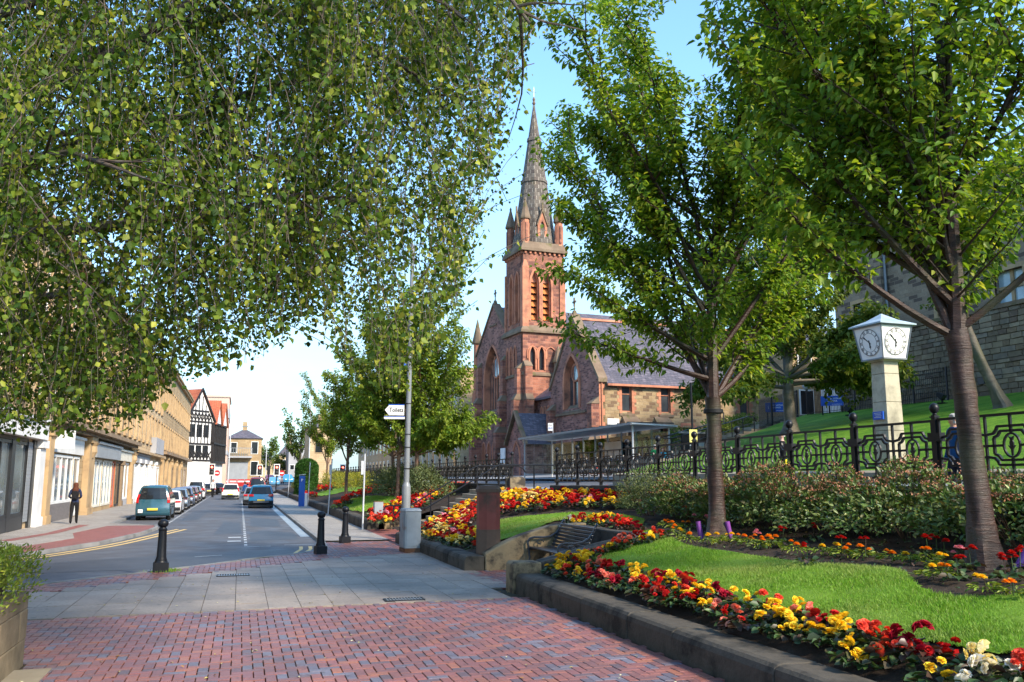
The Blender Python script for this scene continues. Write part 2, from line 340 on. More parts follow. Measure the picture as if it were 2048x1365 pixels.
mb = MB(); mb.quad((-3000,-600,-.16),(3000,-600,-.16),(3000,5000,-.16),(-3000,5000,-.16)); struct('ground', mb, M['ground'])
RZ = -.09
mb = MB()
poly = [(2.4,420),(2.4,27.0),(2.25,24.6),(1.6,23.35),(0.05,21.7),(-1.46,19.95),(-3.4,18.0),(-6,15.4),(-14,8.2),(-22,0),(-30,-6),(-34,-2),(-20,8.6),(-8.6,19.2),(-6.3,22.9),(-4.88,25.9),(-3.87,28.9),(-3.1,33.6),(-2.92,37.),(-3.1,38.4),(-5.0,40.6),(-5.0,128),(-2.92,131),(-2.92,420)]
mb.add([(x,y,RZ) for x,y in poly], [tuple(range(len(poly)))]); struct('road', mb, M['asphalt'])
# footways and plaza bed
mb = MB(); poly = [(4.5,27.6),(2.55,27.6),(2.55,420),(4.5,420)]
mb.add([(x,y,0.) for x,y in poly], [(0,1,2,3)]); struct('footway', mb, M['far_paver'])
mb = MB(); poly = [(-7.7,420),(-3.07,420),(-3.07,131.2),(-5.15,128.2),(-5.15,40.7),(-3.2,38.7),(-3.07,37),(-3.25,33.6),(-4.02,28.9),(-5.02,25.95),(-6.45,23.),(-8.75,19.3),(-20,8.9),(-34,-1.7),(-40,8),(-14,24),(-7.7,30)]
mb.add([(x,y,0.) for x,y in poly], [tuple(range(len(poly)))]); struct('pavement', mb, M['far_paver'])
mb = MB()
mb.add([(x,y,.004) for x,y in [(-3.2,38.4),(-3.08,37),(-3.26,33.6),(-4.03,28.9),(-5.03,25.95),(-6.46,23.),(-8.75,19.3),(-10.1,18.),(-10.5,18.8),(-7.4,23.4),(-6.1,26.2),(-5.3,29.2),(-4.9,31.0),(-5.4,33.8),(-4.9,38.4)]], [tuple(range(15))])
mb.add([(x,y,.004) for x,y in [(-6.9,30.5),(-6.5,30.2),(-5.9,34.),(-5.7,39.5),(-6.1,39.5),(-6.3,34.)]], [tuple(range(6))])
struct('pavement_red_brick', mb, M['far_red'])
# plaza: dark bed under the pavers and slabs
mb = MB(); mb.add([(x,y,-.035) for x,y in [(-3.4,18.1),(-1.46,20.05),(0.05,21.8),(1.5,23.4),(2.2,24.7),(2.38,27.7),(4.7,27.7),(4.7,34),(8.,34),(8.,14.),(4.9,14.),(4.9,1.),(-9,1.),(-14,8.3),(-6,15.5)]], [tuple(range(15))]); plaza = struct('plaza', mb, M['joint'])

# ---- kerbs: stones one by one
kerb = struct('kerb', MB().box(2.41,2.53,27.2,400,-.12,-.012), M['kerb_grey'])
def kerb_run(pts, length, w=.15, top=.012):
    pts = [Vector((p[0],p[1],0)) for p in pts]
    for a, bq in zip(pts[:-1], pts[1:]):
        n_ = max(1, round((bq-a).length/length)); d = (bq-a)/n_; nrm = Vector((d.y,-d.x,0)).normalized()*(w/2)
        for i in range(n_):
            p = a+d*i+d.normalized()*.006; q = a+d*(i+1)-d.normalized()*.006; h = top+random.uniform(-.006,.006)
            k = MB().add([p+nrm+Vector((0,0,-.12)), q+nrm+Vector((0,0,-.12)), q-nrm+Vector((0,0,-.12)), p-nrm+Vector((0,0,-.12)), p+nrm*.8+Vector((0,0,h)), q+nrm*.8+Vector((0,0,h)), q-nrm*.8+Vector((0,0,h)), p-nrm*.8+Vector((0,0,h))],
                [(3,2,1,0),(4,5,6,7),(0,1,5,4),(1,2,6,5),(2,3,7,6),(3,0,4,7)])
            k.build('kerb_stone', M['kerb_grey'], kerb)
kerb_run([(2.47,74),(2.47,27.2),(2.32,24.7),(1.65,23.45),(0.08,21.8)], .92)
kerb_run([(0.08,21.8),(-1.46,20.05),(-3.4,18.1),(-6,15.5),(-10,12)], .92, .12, .0)
kerb_run([(-10.,17.9),(-8.67,19.25),(-6.38,22.95),(-4.95,25.92),(-3.95,28.9),(-3.17,33.6),(-2.99,37.),(-3.17,38.5),(-5.08,40.7),(-5.08,60)], .92)

# ---- herringbone pavers
U = .106
def brick_cells(x0, x1, y0, y1):
    for i in range(int(x0/U)-1, int(x1/U)+2):
        for j in range(int(y0/U)-1, int(y1/U)+2):
            k = (i-j) % 4
            if k == 0: yield (i*U, j*U, 2*U, U)
            elif k == 2: yield (i*U, (j-1)*U, U, 2*U)
gap = .0045
def brick_mesh(lx, ly, name):
    h = MB(); e = .004
    h.add([(gap,gap,-.03),(lx-gap,gap,-.03),(lx-gap,ly-gap,-.03),(gap,ly-gap,-.03),(gap,gap,-e),(lx-gap,gap,-e),(lx-gap,ly-gap,-e),(gap,ly-gap,-e),(gap+e,gap+e,0),(lx-gap-e,gap+e,0),(lx-gap-e,ly-gap-e,0),(gap+e,ly-gap-e,0)],
        [(0,1,5,4),(1,2,6,5),(2,3,7,6),(3,0,4,7),(4,5,9,8),(5,6,10,9),(6,7,11,10),(7,4,8,11),(8,9,10,11)])
    return h
def near_wall_left(x, y): return x < -2.0 and y < 10.6
cells = []
for (x,y,lx,ly) in brick_cells(-3.6, 4.6, 3.0, 13.72):
    cx, cy = x+lx/2, y+ly/2
    if cy > 13.66+.03*cx+.0 or (cx < -1.98 and cy < 10.62) or (cx < -1.75 and cy < 10.0 and cx < -2.35+(10.6-cy)*.42) or cx > 4.49: continue
    cells.append((x,y,lx,ly,cx,cy))
for (x,y,lx,ly) in brick_cells(4.5, 7.0, 14.8, 18.0):          # alcove floor
    cx, cy = x+lx/2, y+ly/2
    if 4.5 < cx < 6.88 and 14.95 < cy < 17.9: cells.append((x,y,lx,ly,cx,cy))
def dline(cx): return np.interp(cx, [-14,-6,-3.4,-1.46,.05,1.5,2.2,2.4,8], [8.15,15.35,17.95,19.9,21.6,23.2,24.5,27.,27.])
for (x,y,lx,ly) in brick_cells(-8, 4.6, 11, 27.7):             # strip along the road edge, widening round the corner
    cx, cy = x+lx/2, y+ly/2; d = dline(cx); lo = 16.75+.93*(cx+3.1) if cx < 2.2 else 21.6+(cx-2.2)*.5
    if cx < -3.3: lo = 16.6+1.05*(cx+3.3)
    if cy < d-.06 and cy > lo and cx < 4.45 and (cx < 2.3 or cy < 27.5): cells.append((x,y,lx,ly,cx,cy))
vis = []
for c_ in cells:
    dx, dy = c_[4], c_[5]; f = dx*math.sin(PSI)+dy*math.cos(PSI); r = dx*math.cos(PSI)-dy*math.sin(PSI)
    vis.append((f if abs(r) < f*.585 and f > 8.55 else 99+f))
order = sorted(range(len(cells)), key=lambda i: vis[i])
HM = brick_mesh(2*U, U, 'b').mesh('brick', M['paver_brick']); VM = brick_mesh(U, 2*U, 'b').mesh('brick', M['paver_brick'])
rest = MB()
for k, i in enumerate(order):
    x,y,lx,ly,cx,cy = cells[i]; z = random.uniform(-.003,.003)
    if k < 300: ob('brick', HM if lx > ly else VM, plaza, (x,y,z))
    else:
        t = brick_mesh(lx, ly, ''); rest.add(t.v, t.f, 0, Matrix.Translation((x,y,z)))
rb = rest.build('brick_paving', M['paver_brick'], plaza); rb['kind'] = 'stuff'

# ---- concrete slabs, one by one
sw, sl = .47, .62
for i in range(-20, 25):
    for j in range(0, 22):
        x = i*sw+.02; y = 13.74+.03*(i*sw)+j*sl; cx, cy = x+sw/2, y+sl/2
        hi = 16.75+.93*(cx+3.1) if cx < 2.2 else 21.6+(cx-2.2)*.5
        if cx < -3.3: hi = 16.6+1.05*(cx+3.3)
        if cy > hi+.25 or cx > 4.7 or (cx > 4.4 and cy < 14.9): continue
        w = min(y+sl-.004, hi+.02)
        if w-y < .1: continue
        t = MB(); zz = random.uniform(-.003,.003); x2 = x+sw-.004
        t.box(x+.004, x2, y+.003, w, -.033, zz); t.build('paving_slab', M['slab'], plaza)
# drain grates
def grate(name, x, y, lx, ly, label):
    t = thing(name, label, 'drain grate', (x,y,.004))
    MB().box(0,lx,0,.02,-.02,.012).box(0,lx,ly-.02,ly,-.02,.012).box(0,.02,.02,ly-.02,-.02,.012).box(lx-.02,lx,.02,ly-.02,-.02,.012).build('frame', M['black_iron'], t)
    MB().box(.02,lx-.02,.02,ly-.02,-.02,-.008).build('pit', M['rubber'], t)
    n_ = int(lx/.045)
    for k in range(1, n_): MB().box(k*lx/n_-.011,k*lx/n_+.011,.021,ly-.021,-.004,.010).build('grate_bar', M['grey_metal'], t)
grate('drain_grate', 2.24, 13.92, .62, .30, 'iron drain grate set between the concrete slabs and the red bricks')
grate('drain_grate', -.35, 18.3, .62, .32, 'small iron drain grate beside the brick strip at the road edge')

# ---- painted markings
def strip(pts, w, z):
    mb = MB(); pts = [Vector((p[0],p[1],z)) for p in pts]; L_ = []; R2 = []
    for i, p in enumerate(pts):
        d = (pts[min(i+1,len(pts)-1)]-pts[max(i-1,0)]).normalized(); nn = Vector((d.y,-d.x,0))*w/2; L_.append(p-nn); R2.append(p+nn)
    k = len(pts); mb.add(L_+R2, [(i,i+1,k+i+1,k+i) for i in range(k-1)]); return mb
lk = [(-8.5,18.9),(-7.4,20.8),(-6.2,22.8),(-4.72,25.7),(-3.7,28.9),(-2.95,33.),(-2.55,35.5),(-2.3,36.8)]
def curve(pts, n_=24):
    P = np.array(pts); t = np.r_[0, np.cumsum(np.hypot(*np.diff(P, axis=0).T))]; u = np.linspace(0, t[-1], n_); 
    xs = np.interp(u, t, P[:,0]); ys = np.interp(u, t, P[:,1])
    for _ in range(3):
        xs[1:-1] = (xs[:-2]+2*xs[1:-1]+xs[2:])/4; ys[1:-1] = (ys[:-2]+2*ys[1:-1]+ys[2:])/4
    return list(zip(xs, ys))
for off in (.10, .40): struct('yellow_line', strip([(x+off,y-off*.4) for x,y in curve(lk)], .15, RZ+.008), M['road_yellow'])
for off in (0, .26): struct('yellow_line', strip([(1.42+off,23.75+off*.3),(1.52+off,24.6),(1.72+off,25.6),(1.78+off,26.6)], .1, RZ+.008), M['road_yellow'])
mb = MB()
for k in range(46):
    y = 27.4+k*1.15; mb.quad((.21,y,RZ+.008),(.30,y,RZ+.008),(.30,y+.62,RZ+.008),(.21,y+.62,RZ+.008))
mb.quad((.21,27.0,RZ+.008),(.95,27.0,RZ+.008),(.95,27.1,RZ+.008),(.21,27.1,RZ+.008)); mb.quad((1.35,27.3,RZ+.008),(2.2,27.3,RZ+.008),(2.2,27.4,RZ+.008),(1.35,27.4,RZ+.008))
for (a,bb,y) in ((-.28,.12,31.0),(-.28,.12,29.2)): mb.quad((a,y,RZ+.008),(bb,y,RZ+.008),(bb,y+.5,RZ+.008),(a,y+.5,RZ+.008))
mb.quad((-1.0,23.9,RZ+.012),(-.35,24.2,RZ+.012),(-.35,24.3,RZ+.012),(-1.0,24.0,RZ+.012))
for k in range(70):
    y = 38+k*1.25; mb.quad((-2.95,y,RZ+.008),(-2.84,y,RZ+.008),(-2.84,y+.7,RZ+.008),(-2.95,y+.7,RZ+.008))
mk = struct('road_marking', mb, M['road_white'])
struct('gutter_channel', strip([(2.2,70),(2.2,31)], .3, RZ+.004), M['channel'])
mb = MB(); zz = RZ+.004
for q in ([(-5.2,22.2),(-3.8,23.6),(-.9,25.3),(1.9,25.6),(1.6,24.1),(.2,22.6),(-1.5,21.2),(-3.9,20.9)], [(.4,29.5),(1.9,29.8),(1.95,33.5),(.9,35.),(.45,33.5)], [(-.8,33.),(.15,33.5),(.1,41.),(-.6,42.5)], [(.5,38.),(1.7,37.5),(1.8,44.),(.6,46.)], [(-2.6,44),(-1.8,44.5),(-1.7,56),(-2.5,55)]):
    mb.add([(x,y,zz) for x,y in q], [tuple(range(len(q)))])
struct('asphalt_repair', mb, M['asphalt_patch'])

# ---- garden ground, walls, steps
X0, X1, Y0, Y1 = 4.55, 10.42, 1.0, 118.0
ys_ = np.r_[np.arange(1.0, 40, .25), np.arange(40, 118.5, 1.5)]; xs_ = np.arange(4.90, 10.45, .16)
GX, GY = np.meshgrid(xs_, ys_); GZ_ = garden_z(GX, GY)+RNG.normal(0, .012, GX.shape)
ny, nx = GX.shape; keep = []
for j in range(ny-1):
    for i in range(nx-1):
        x = (xs_[i]+xs_[i+1])/2; y = (ys_[j]+ys_[j+1])/2
        if (x < 7.08 and 14.6 < y < 18.2) or (29.75 < y < 33.0 and x < 10.6): continue
        keep.append((j*nx+i, j*nx+i+1, (j+1)*nx+i+1, (j+1)*nx+i))
mb = MB(); mb.add(np.c_[GX.ravel(), GY.ravel(), GZ_.ravel()].tolist(), keep); struct('flower_bed_soil', mb, M['soil'], True)

def lawn_patch(name, poly, hf, step=.07, lift=.035, mat='turf'):
    P = np.array(poly); x = np.arange(P[:,0].min()-step, P[:,0].max()+2*step, step); y = np.arange(P[:,1].min()-step, P[:,1].max()+2*step, step)
    A, B_ = np.meshgrid(x, y); inside = inpoly(A+step/2, B_+step/2, poly) & ~((A < 7.2) & (B_ > 14.4) & (B_ < 18.35)); Z = hf(A, B_)+lift+.012*np.sin(A*5)*np.cos(B_*4)
    ny, nx = A.shape; jj, ii = np.nonzero(inside[:-1,:-1]); base = jj*nx+ii
    F = np.c_[base, base+1, base+nx+1, base+nx]; used = np.unique(F); remap = np.full(nx*ny, -1); remap[used] = np.arange(len(used))
    mb = MB(); mb.v = np.c_[A.ravel()[used], B_.ravel()[used], Z.ravel()[used]].tolist(); mb.f = remap[F].tolist(); mb.m = [0]*len(mb.f)
    return struct(name, mb, M[mat], True)
def blades(name, poly, hf, count, h=(.022,.048), lift=.03, w=.0045):
    P = np.array(poly); x = RNG.uniform(P[:,0].min(), P[:,0].max(), count*3); y = RNG.uniform(P[:,1].min(), P[:,1].max(), count*3)
    k = inpoly(x, y, poly) & ~((x < 7.22) & (y > 14.4) & (y < 18.35)); x = x[k][:count]; y = y[k][:count]; N = len(x); z = hf(x, y)+lift-.005
    a = RNG.uniform(0, 2*np.pi, N); hh = RNG.uniform(*h, N)*(.75+.5*np.sin(x*1.7+np.sin(y*1.3))**2); le = RNG.normal(0, .45, (N,2))*hh[:,None]
    V = np.zeros((N,3,3)); V[:,0] = np.c_[x-np.cos(a)*w, y-np.sin(a)*w, z]; V[:,1] = np.c_[x+np.cos(a)*w, y+np.sin(a)*w, z]; V[:,2] = np.c_[x+le[:,0], y+le[:,1], z+hh]
    return tag(ob(name, np_mesh(name, V, [(0,1,2)], M['grass_blade'])), None, None, None, 'stuff')
def surv(pts, hf=garden_z): return [march(px, py, hf) for px, py in pts]
def chaikin(p, k=2):
    for _ in range(k): p = [q for a, b in zip(p, p[1:]+p[:1]) for q in ((a[0]*.75+b[0]*.25, a[1]*.75+b[1]*.25), (a[0]*.25+b[0]*.75, a[1]*.25+b[1]*.75))]
    return p
NEAR = surv([(1148,1127),(1215,1157),(1358,1180),(1460,1208),(1640,1249),(1819,1285),(1960,1310),(2048,1321)])
NEAR += surv([(2200,1352),(2420,1400)])+[(9.0,3.0),(9.6,4.5)]+surv([(2048,1196),(1972,1201),(1896,1199),(1839,1185),(1824,1165),(1798,1144),(1716,1137),(1614,1132),(1512,1116),(1409,1103),(1358,1093),(1338,1073),(1287,1062),(1220,1080),(1148,1116)])
MID = surv([(918,1065),(953,1054),(994,1044),(1063,1034),(1139,1028),(1245,1030),(1291,1040),(1284,1054),(1262,1058),(1180,1042),(1110,1043),(1093,1052),(1030,1076),(994,1086),(940,1082)])
FARL = surv([(671,1014),(692,1006),(723,994),(765,995),(804,996),(812,1006),(800,1016),(760,1022),(719,1027)])
FARL2 = surv([(640,985),(692,974),(720,973),(753,980),(738,986),(700,983),(660,992),(622,995)])
NEAR0 = NEAR; NEAR = chaikin(NEAR); MID = chaikin(MID); FARL = chaikin(FARL); FARL2 = chaikin(FARL2)
lawn_patch('lawn', NEAR, garden_z); lawn_patch('lawn', MID, garden_z); lawn_patch('lawn', FARL, garden_z, .12); lawn_patch('lawn', FARL2, garden_z, .2)
blades('grass', NEAR, garden_z, 110000); blades('grass', MID, garden_z, 30000, w=.006); blades('grass', FARL, garden_z, 12000, (.05,.1), w=.01)

# front garden wall: one thing per run, its stones as parts
def coping_profile(w, h):      # rounded front edge, top slightly sloped
    return [(0,-.08),(w,-.08),(w,h-.01),(.10,h),(.05,h-.012),(.018,h-.04),(0,h-.09)]
def wall_run(label, x, y0, y1, w, h, mat, lens):
    t = thing('garden_wall', label, 'garden wall', (x, y0, 0)); y = 0.; T = y1-y0
    while y < T-.05:
        l = min(random.uniform(*lens), T-y)
        if T-(y+l) < .4: l = T-y
        hh = h+random.uniform(-.008,.008); s = MB().prism([(a+random.uniform(-.006,.006), z) for a, z in coping_profile(w, hh)], 'y', y+.006, y+l-.006)
        s.build('coping_stone', M[mat], t, bevel=.012); y += l
    return t
wn_ = wall_run('low weathered stone wall in front of the near flower bed', 4.5, 1.0, 14.45, .46, .30, 'wall_stone', (1.1,1.9))
wm_ = wall_run('low stone wall along the middle flower bed beside the bench recess', 4.5, 17.98, 26.5, .42, .30, 'wall_stone', (1.2,2.0))
wf_ = wall_run('long low stone wall holding the far flower beds along the footway', 4.55, 32.9, 118., .42, .36, 'wall_stone', (1.6,2.4))
# tall end block of the near wall and the sloping wing wall behind it
t = thing('wing_wall', 'weathered stone wing wall rising from the near kerb wall to the right of the bench', 'garden wall', (0,0,0))
MB().prism([(4.47,-.08),(4.98,-.08),(4.98,.47),(4.52,.48),(4.47,.44)], 'y', 14.47, 14.93).build('end_block', M['wall_tan'], t, bevel=.03)
MB().prism([(4.99,-.08),(7.2,-.08),(7.2,.92),(6.95,.90),(6.1,.74),(5.4,.57),(4.99,.47)], 'y', 14.5, 14.9).build('coping_stone', M['wall_stone'], t, bevel=.03)
t = thing('wing_wall', 'tan patchy stone wall sloping up behind the far end of the bench', 'garden wall', (0,0,0))
MB().prism([(4.94,-.08),(7.2,-.08),(7.2,.93),(6.4,.88),(5.75,.70),(5.3,.52),(4.94,.33)], 'y', 17.95, 18.3).build('rubble_wall', M['wall_tan'], t, bevel=.03)
MB().box(6.9,7.2,14.92,17.93,-.08,.885).build('back_wall', M['wall_stone'], t, bevel=.03)
# steps up to the upper road
steps = thing('stone_steps', 'stone steps climbing between the flower beds to the upper road', 'steps', (6.15,29.85,0))
for k in range(9): MB().box(k*.28, 2.9, 0, 2.98, k*.161-(.1 if k == 0 else 0), (k+1)*.161-.003).build('step', M['step_stone'], steps, bevel=.012)
MB().box(2.9,4.5,0,2.98,1.2,1.445).build('landing', M['step_stone'], steps)
for y in (29.5, 33.0):
    q = thing('flank_wall', 'pale sloping stone wall beside the steps, '+('near side' if y < 31 else 'far side'), 'garden wall', (0,0,0))
    MB().prism([(5.2,-.1),(10.3,-.1),(10.3,1.5),(8.75,1.44),(8.6,1.40),(6.9,.34),(6.2,.30),(5.2,.32)], 'y', y, y+.32).build('coping_stone', M['wall_tan'], q, bevel=.02)
struct('steps_apron', MB().box(4.5,6.15,26.6,33.,-.1,.0), M['far_red'])

# ---- terrace: retaining wall under the railings, upper road, hill
def terrace_wall(label, y0, y1):
    t = thing('retaining_wall', label, 'retaining wall', (10.42, y0, 0)); y = 0; T = y1-y0
    while y < T-.05:
        l = min(random.uniform(1.5,2.1), T-y)
        if T-(y+l) < .5: l = T-y
        yy = y0+y+l/2; top = 1.62+max(0, 29-yy)*.008
        MB().box(0, .3, y+.006, y+l-.006, .2, top-.14).build('wall_block', M['wall_stone'], t, bevel=.012)
        MB().box(-.04, .36, y+.004, y+l-.004, top-.138, top).build('coping_stone', M['wall_stone'], t, bevel=.02); y += l
terrace_wall('stained stone retaining wall under the near black railings', 2.0, 29.3)
terrace_wall('low stone retaining wall under the far black railings', 34.3, 118.)
def pier(y, label):
    t = thing('gate_pier', label, 'stone pier', (10.55,y,0)); MB().taper(0,0,.33,.33,.9,.33,.33,1.86).build('pier_block', M['wall_tan'], t, bevel=.03); MB().taper(0,0,.33,.33,1.862,.2,.2,1.93).build('pier_cap', M['wall_tan'], t, bevel=.02)
pier(33.9, 'tan stone pier where the far railings end at the steps'); 
xs2 = np.array([10.6,12.,14.,15.7]); ys2 = np.r_[np.arange(-10,30,3.), np.arange(30,130,10.)]
def sheet(name, xs, ys, zf, mat, smooth=True):
    A, B_ = np.meshgrid(xs, ys); Z = np.vectorize(zf)(A, B_); nx, ny = len(xs), len(ys)
    mb = MB(); mb.add(np.c_[A.ravel(), B_.ravel(), Z.ravel()].tolist(), [(j*nx+i, j*nx+i+1, (j+1)*nx+i+1, (j+1)*nx+i) for j in range(ny-1) for i in range(nx-1)])
    return struct(name, mb, mat, smooth)
M['upper_pave'] = plain('upper_pave', (.20,.21,.22), (.27,.275,.28), .8, .55, .4, bmp=.2, bscale=30)
sheet('upper_footway', np.array([10.7,12.3]), ys2, lambda x,y: terrace_z(x,y), M['upper_pave'])
sheet('upper_road', np.linspace(12.3,18.6,5), ys2, lambda x,y: terrace_z(x,y)-.09, M['asphalt'])
struct('upper_kerb', MB().add([(12.3,y,terrace_z(12.3,y)-dz) for y in ys2 for dz in (0,.1)], [(2*i,2*i+1,2*i+3,2*i+2) for i in range(len(ys2)-1)]), M['kerb_grey'])
sheet('church_footway', np.array([18.6,22.,26.,60.]), np.r_[np.arange(36,130,8.)], lambda x,y: min(terrace_z(x,y)+.02, 2.15), M['upper_pave'])
# hill lawn: its left edge follows the path climbing to the gate
hx = np.linspace(16., 37.5, 44); hy = np.linspace(-20., 58., 70)
A, B_ = np.meshgrid(hx, hy); Z = hill_z(A, B_)
def path_edge(x): return np.interp(x, [16,21,26.6,31.5,36.1,38], [36.5,38.5,43.2,47.4,51.0,52.5])
fc = []
for j in range(len(hy)-1):
    for i in range(len(hx)-1): fc.append((j*44+i, j*44+i+1, (j+1)*44+i+1, (j+1)*44+i))
for j in range(70):
    for i in range(44):
        B_[j,i] = -20+(path_edge(hx[i])+20)*j/69
mb = MB(); mb.add(np.c_[A.ravel(), B_.ravel(), hill_z(A,B_).ravel()].tolist(), fc)
struct('hill_lawn', mb, M['hill_turf'], True)
mb = MB()
for i in range(20):
    y0, y1 = -20+i*2.8, -20+(i+1)*2.8
    mb.add([(15.7,y0,1.2),(16.02,y0,1.2),(16.02,y1,1.2),(15.7,y1,1.2),(15.7,y0,2.02),(16.02,y0,2.08),(16.02,y1,2.08),(15.7,y1,2.02)], [(4,5,6,7),(3,0,4,7),(0,1,5,4)])
tag(mb.build('kerb_wall', M['step_stone']), 'low grey stone kerb wall at the foot of the hill lawn', 'kerb wall')
# path with low steps beside the hill
for i in range(16):
    f = i/15.; x = 19.5+f*17; y = float(path_edge(x)); zz = float(hill_z(x, y))
    if i == 0: hp = thing('hill_steps', 'stone steps with grassy edge climbing left of the hill lawn', 'steps', (0,0,0))
    MB().box(-.6,.62,.0,3.0,-.6,.06).build('step', M['step_stone'], hp, loc=(x, y+.15, zz))
mb = MB(); mb.quad((37.4,-20,6.13),(62,-20,6.13),(62,58,6.13),(37.4,58,6.13)); struct('hill_top', mb, M['hill_turf'])
# ================================================================ BUILDINGS
from mathutils.geometry import tessellate_polygon
def onx(px, py, x): d = ray(px, py); t = x/d.x; return Vector((x, d.y*t, CAMH+d.z*t))
def ony(px, py, y): d = ray(px, py); t = y/d.y; return Vector((d.x*t, y, CAMH+d.z*t))
M['red_stone'] = masonry('red_stone', (.34,.13,.085), (.50,.22,.14), (.42,.25,.19), .55, .26, .012, (.06,.04,.034), .9, sscale=.45, moss=(.10,.09,.05), c3=(.22,.09,.07))
M['red_rubble'] = masonry('red_rubble', (.32,.14,.11), (.46,.24,.19), (.33,.20,.165), .42, .17, .016, (.055,.04,.034), .85, sscale=.5, c3=(.18,.085,.075))
M['red_dressed'] = plain('red_dressed', (.52,.22,.125), (.42,.165,.10), .9, .85, .2, bmp=.3, bscale=8, kind='Object', c3=(.09,.055,.045), s3=.6, t3=(.5,.72))
M['coping'] = plain('coping', (.15,.105,.072), (.22,.16,.11), .8, .9, .15, bmp=.4, bscale=8, kind='Object', c3=(.10,.10,.035), s3=1.2, t3=(.54,.70))
M['spire_stone'] = masonry('spire_stone', (.10,.085,.072), (.20,.17,.14), (.46,.41,.34), .62, .42, .030, (.05,.042,.04), .5, uv=True, sscale=.4, moss=(.26,.17,.045), c3=(.125,.10,.085))
M['slate'] = masonry('slate', (.095,.09,.115), (.145,.135,.165), (.05,.05,.06), .34, .17, .012, (.075,.07,.08), .6, .5, sscale=.5, moss=(.13,.11,.12), c3=(.17,.15,.18))
M['tan_rubble'] = masonry('tan_rubble', (.33,.23,.12), (.50,.38,.22), (.36,.28,.18), .62, .27, .016, (.13,.085,.05), .75, sscale=.55, c3=(.20,.13,.08))
M['tan_ashlar'] = masonry('tan_ashlar', (.40,.28,.15), (.50,.37,.21), (.30,.21,.12), .8, .34, .01, (.17,.12,.075), .6, sscale=.35)
M['buff_ashlar'] = masonry('buff_ashlar', (.58,.42,.24), (.66,.50,.30), (.42,.31,.19), .9, .36, .01, (.22,.17,.12), .6, sscale=.3)
M['tan_trim'] = plain('tan_trim', (.44,.31,.17), (.35,.245,.14), 1.2, .85, .2, bmp=.2, c3=(.16,.12,.08))
M['brown_trim'] = plain('brown_trim', (.20,.145,.095), (.28,.20,.13), 1.2, .85, .2, bmp=.2, c3=(.09,.07,.05))
M['grey_rubble'] = masonry('grey_rubble', (.24,.18,.125), (.37,.29,.20), (.30,.24,.17), .75, .24, .015, (.085,.068,.05), .6, sscale=.3, c3=(.12,.09,.07))
M['louvre'] = plain('louvre', (.62,.20,.05), (.52,.16,.045), 2, .6, .3)
M['lead_glass'] = glassy('lead_glass', (.06,.07,.08), .12); M['shop_glass'] = glassy('shop_glass', (.20,.24,.25), .06); M['bright_glass'] = glassy('bright_glass', (.32,.42,.47), .08); M['dark_glass'] = glassy('dark_glass', (.02,.024,.028), .08, .3)  # shop and bright glass: paler base colours stand in for reflections on window panes
M['sky_reflection_glass'] = glassy('sky_reflection_glass', (.42,.55,.60), .12, .6)  # pale blue base paints the reflected sky into the panes
M['white_render'] = plain('white_render', (.72,.71,.68), (.62,.61,.58), .8, .8, .2, bmp=.1); M['pink_render'] = plain('pink_render', (.55,.40,.32), (.50,.36,.29), .5, .85, .2); M['grey_render'] = plain('grey_render', (.36,.36,.37), (.30,.30,.31), .5, .85, .2)
M['red_tile'] = masonry('red_tile', (.42,.11,.06), (.52,.16,.08), (.2,.06,.04), .3, .2, .012, (.25,.08,.05), .4)
M['granite'] = plain('granite', (.10,.09,.09), (.2,.18,.175), 14, .5, .4)

def arch(w, hs, ha, n=7, c=0., z0=0.):
    a = [(-w/2+(w/2)*(1-math.cos(t))/.5, hs+(ha-hs)*math.sin(t)/.8660254) for t in np.linspace(0, math.pi/3, n)]
    p = [(-w/2, 0.)]+a; p += [(-x, z) for x, z in reversed(p[:-1])]
    return [(x+c, z+z0) for x, z in p]
def wall_holes(mb, outer, holes, ax, d0, d1, m=0, mrev=None):
    def P(p, d): return (d,p[0],p[1]) if ax == 'x' else (p[0],d,p[1])
    loops = [outer]+holes; flat = [p for l in loops for p in l]
    tris = tessellate_polygon([[Vector((p[0],p[1],0)) for p in l] for l in loops])
    mb.add([P(p,d0) for p in flat], [tuple(t) for t in tris], m)
    for k, l in enumerate(loops):
        n_ = len(l); mb.add([P(p,d0) for p in l]+[P(p,d1) for p in l], [(i,(i+1)%n_,n_+(i+1)%n_,n_+i) for i in range(n_)], m if k == 0 or mrev is None else mrev)
    return mb
def rect(a, b, z0, z1): return [(a,z0),(b,z0),(b,z1),(a,z1)]
def grow(poly, d):
    n_ = len(poly); c = (sum(p[0] for p in poly)/n_, 0); out = []
    for i, p in enumerate(poly):
        a = poly[max(i-1,0)]; b = poly[min(i+1,n_-1)]; t = Vector((b[0]-a[0], b[1]-a[1])).normalized(); out.append((p[0]-t.y*d, p[1]+t.x*d))
    return out
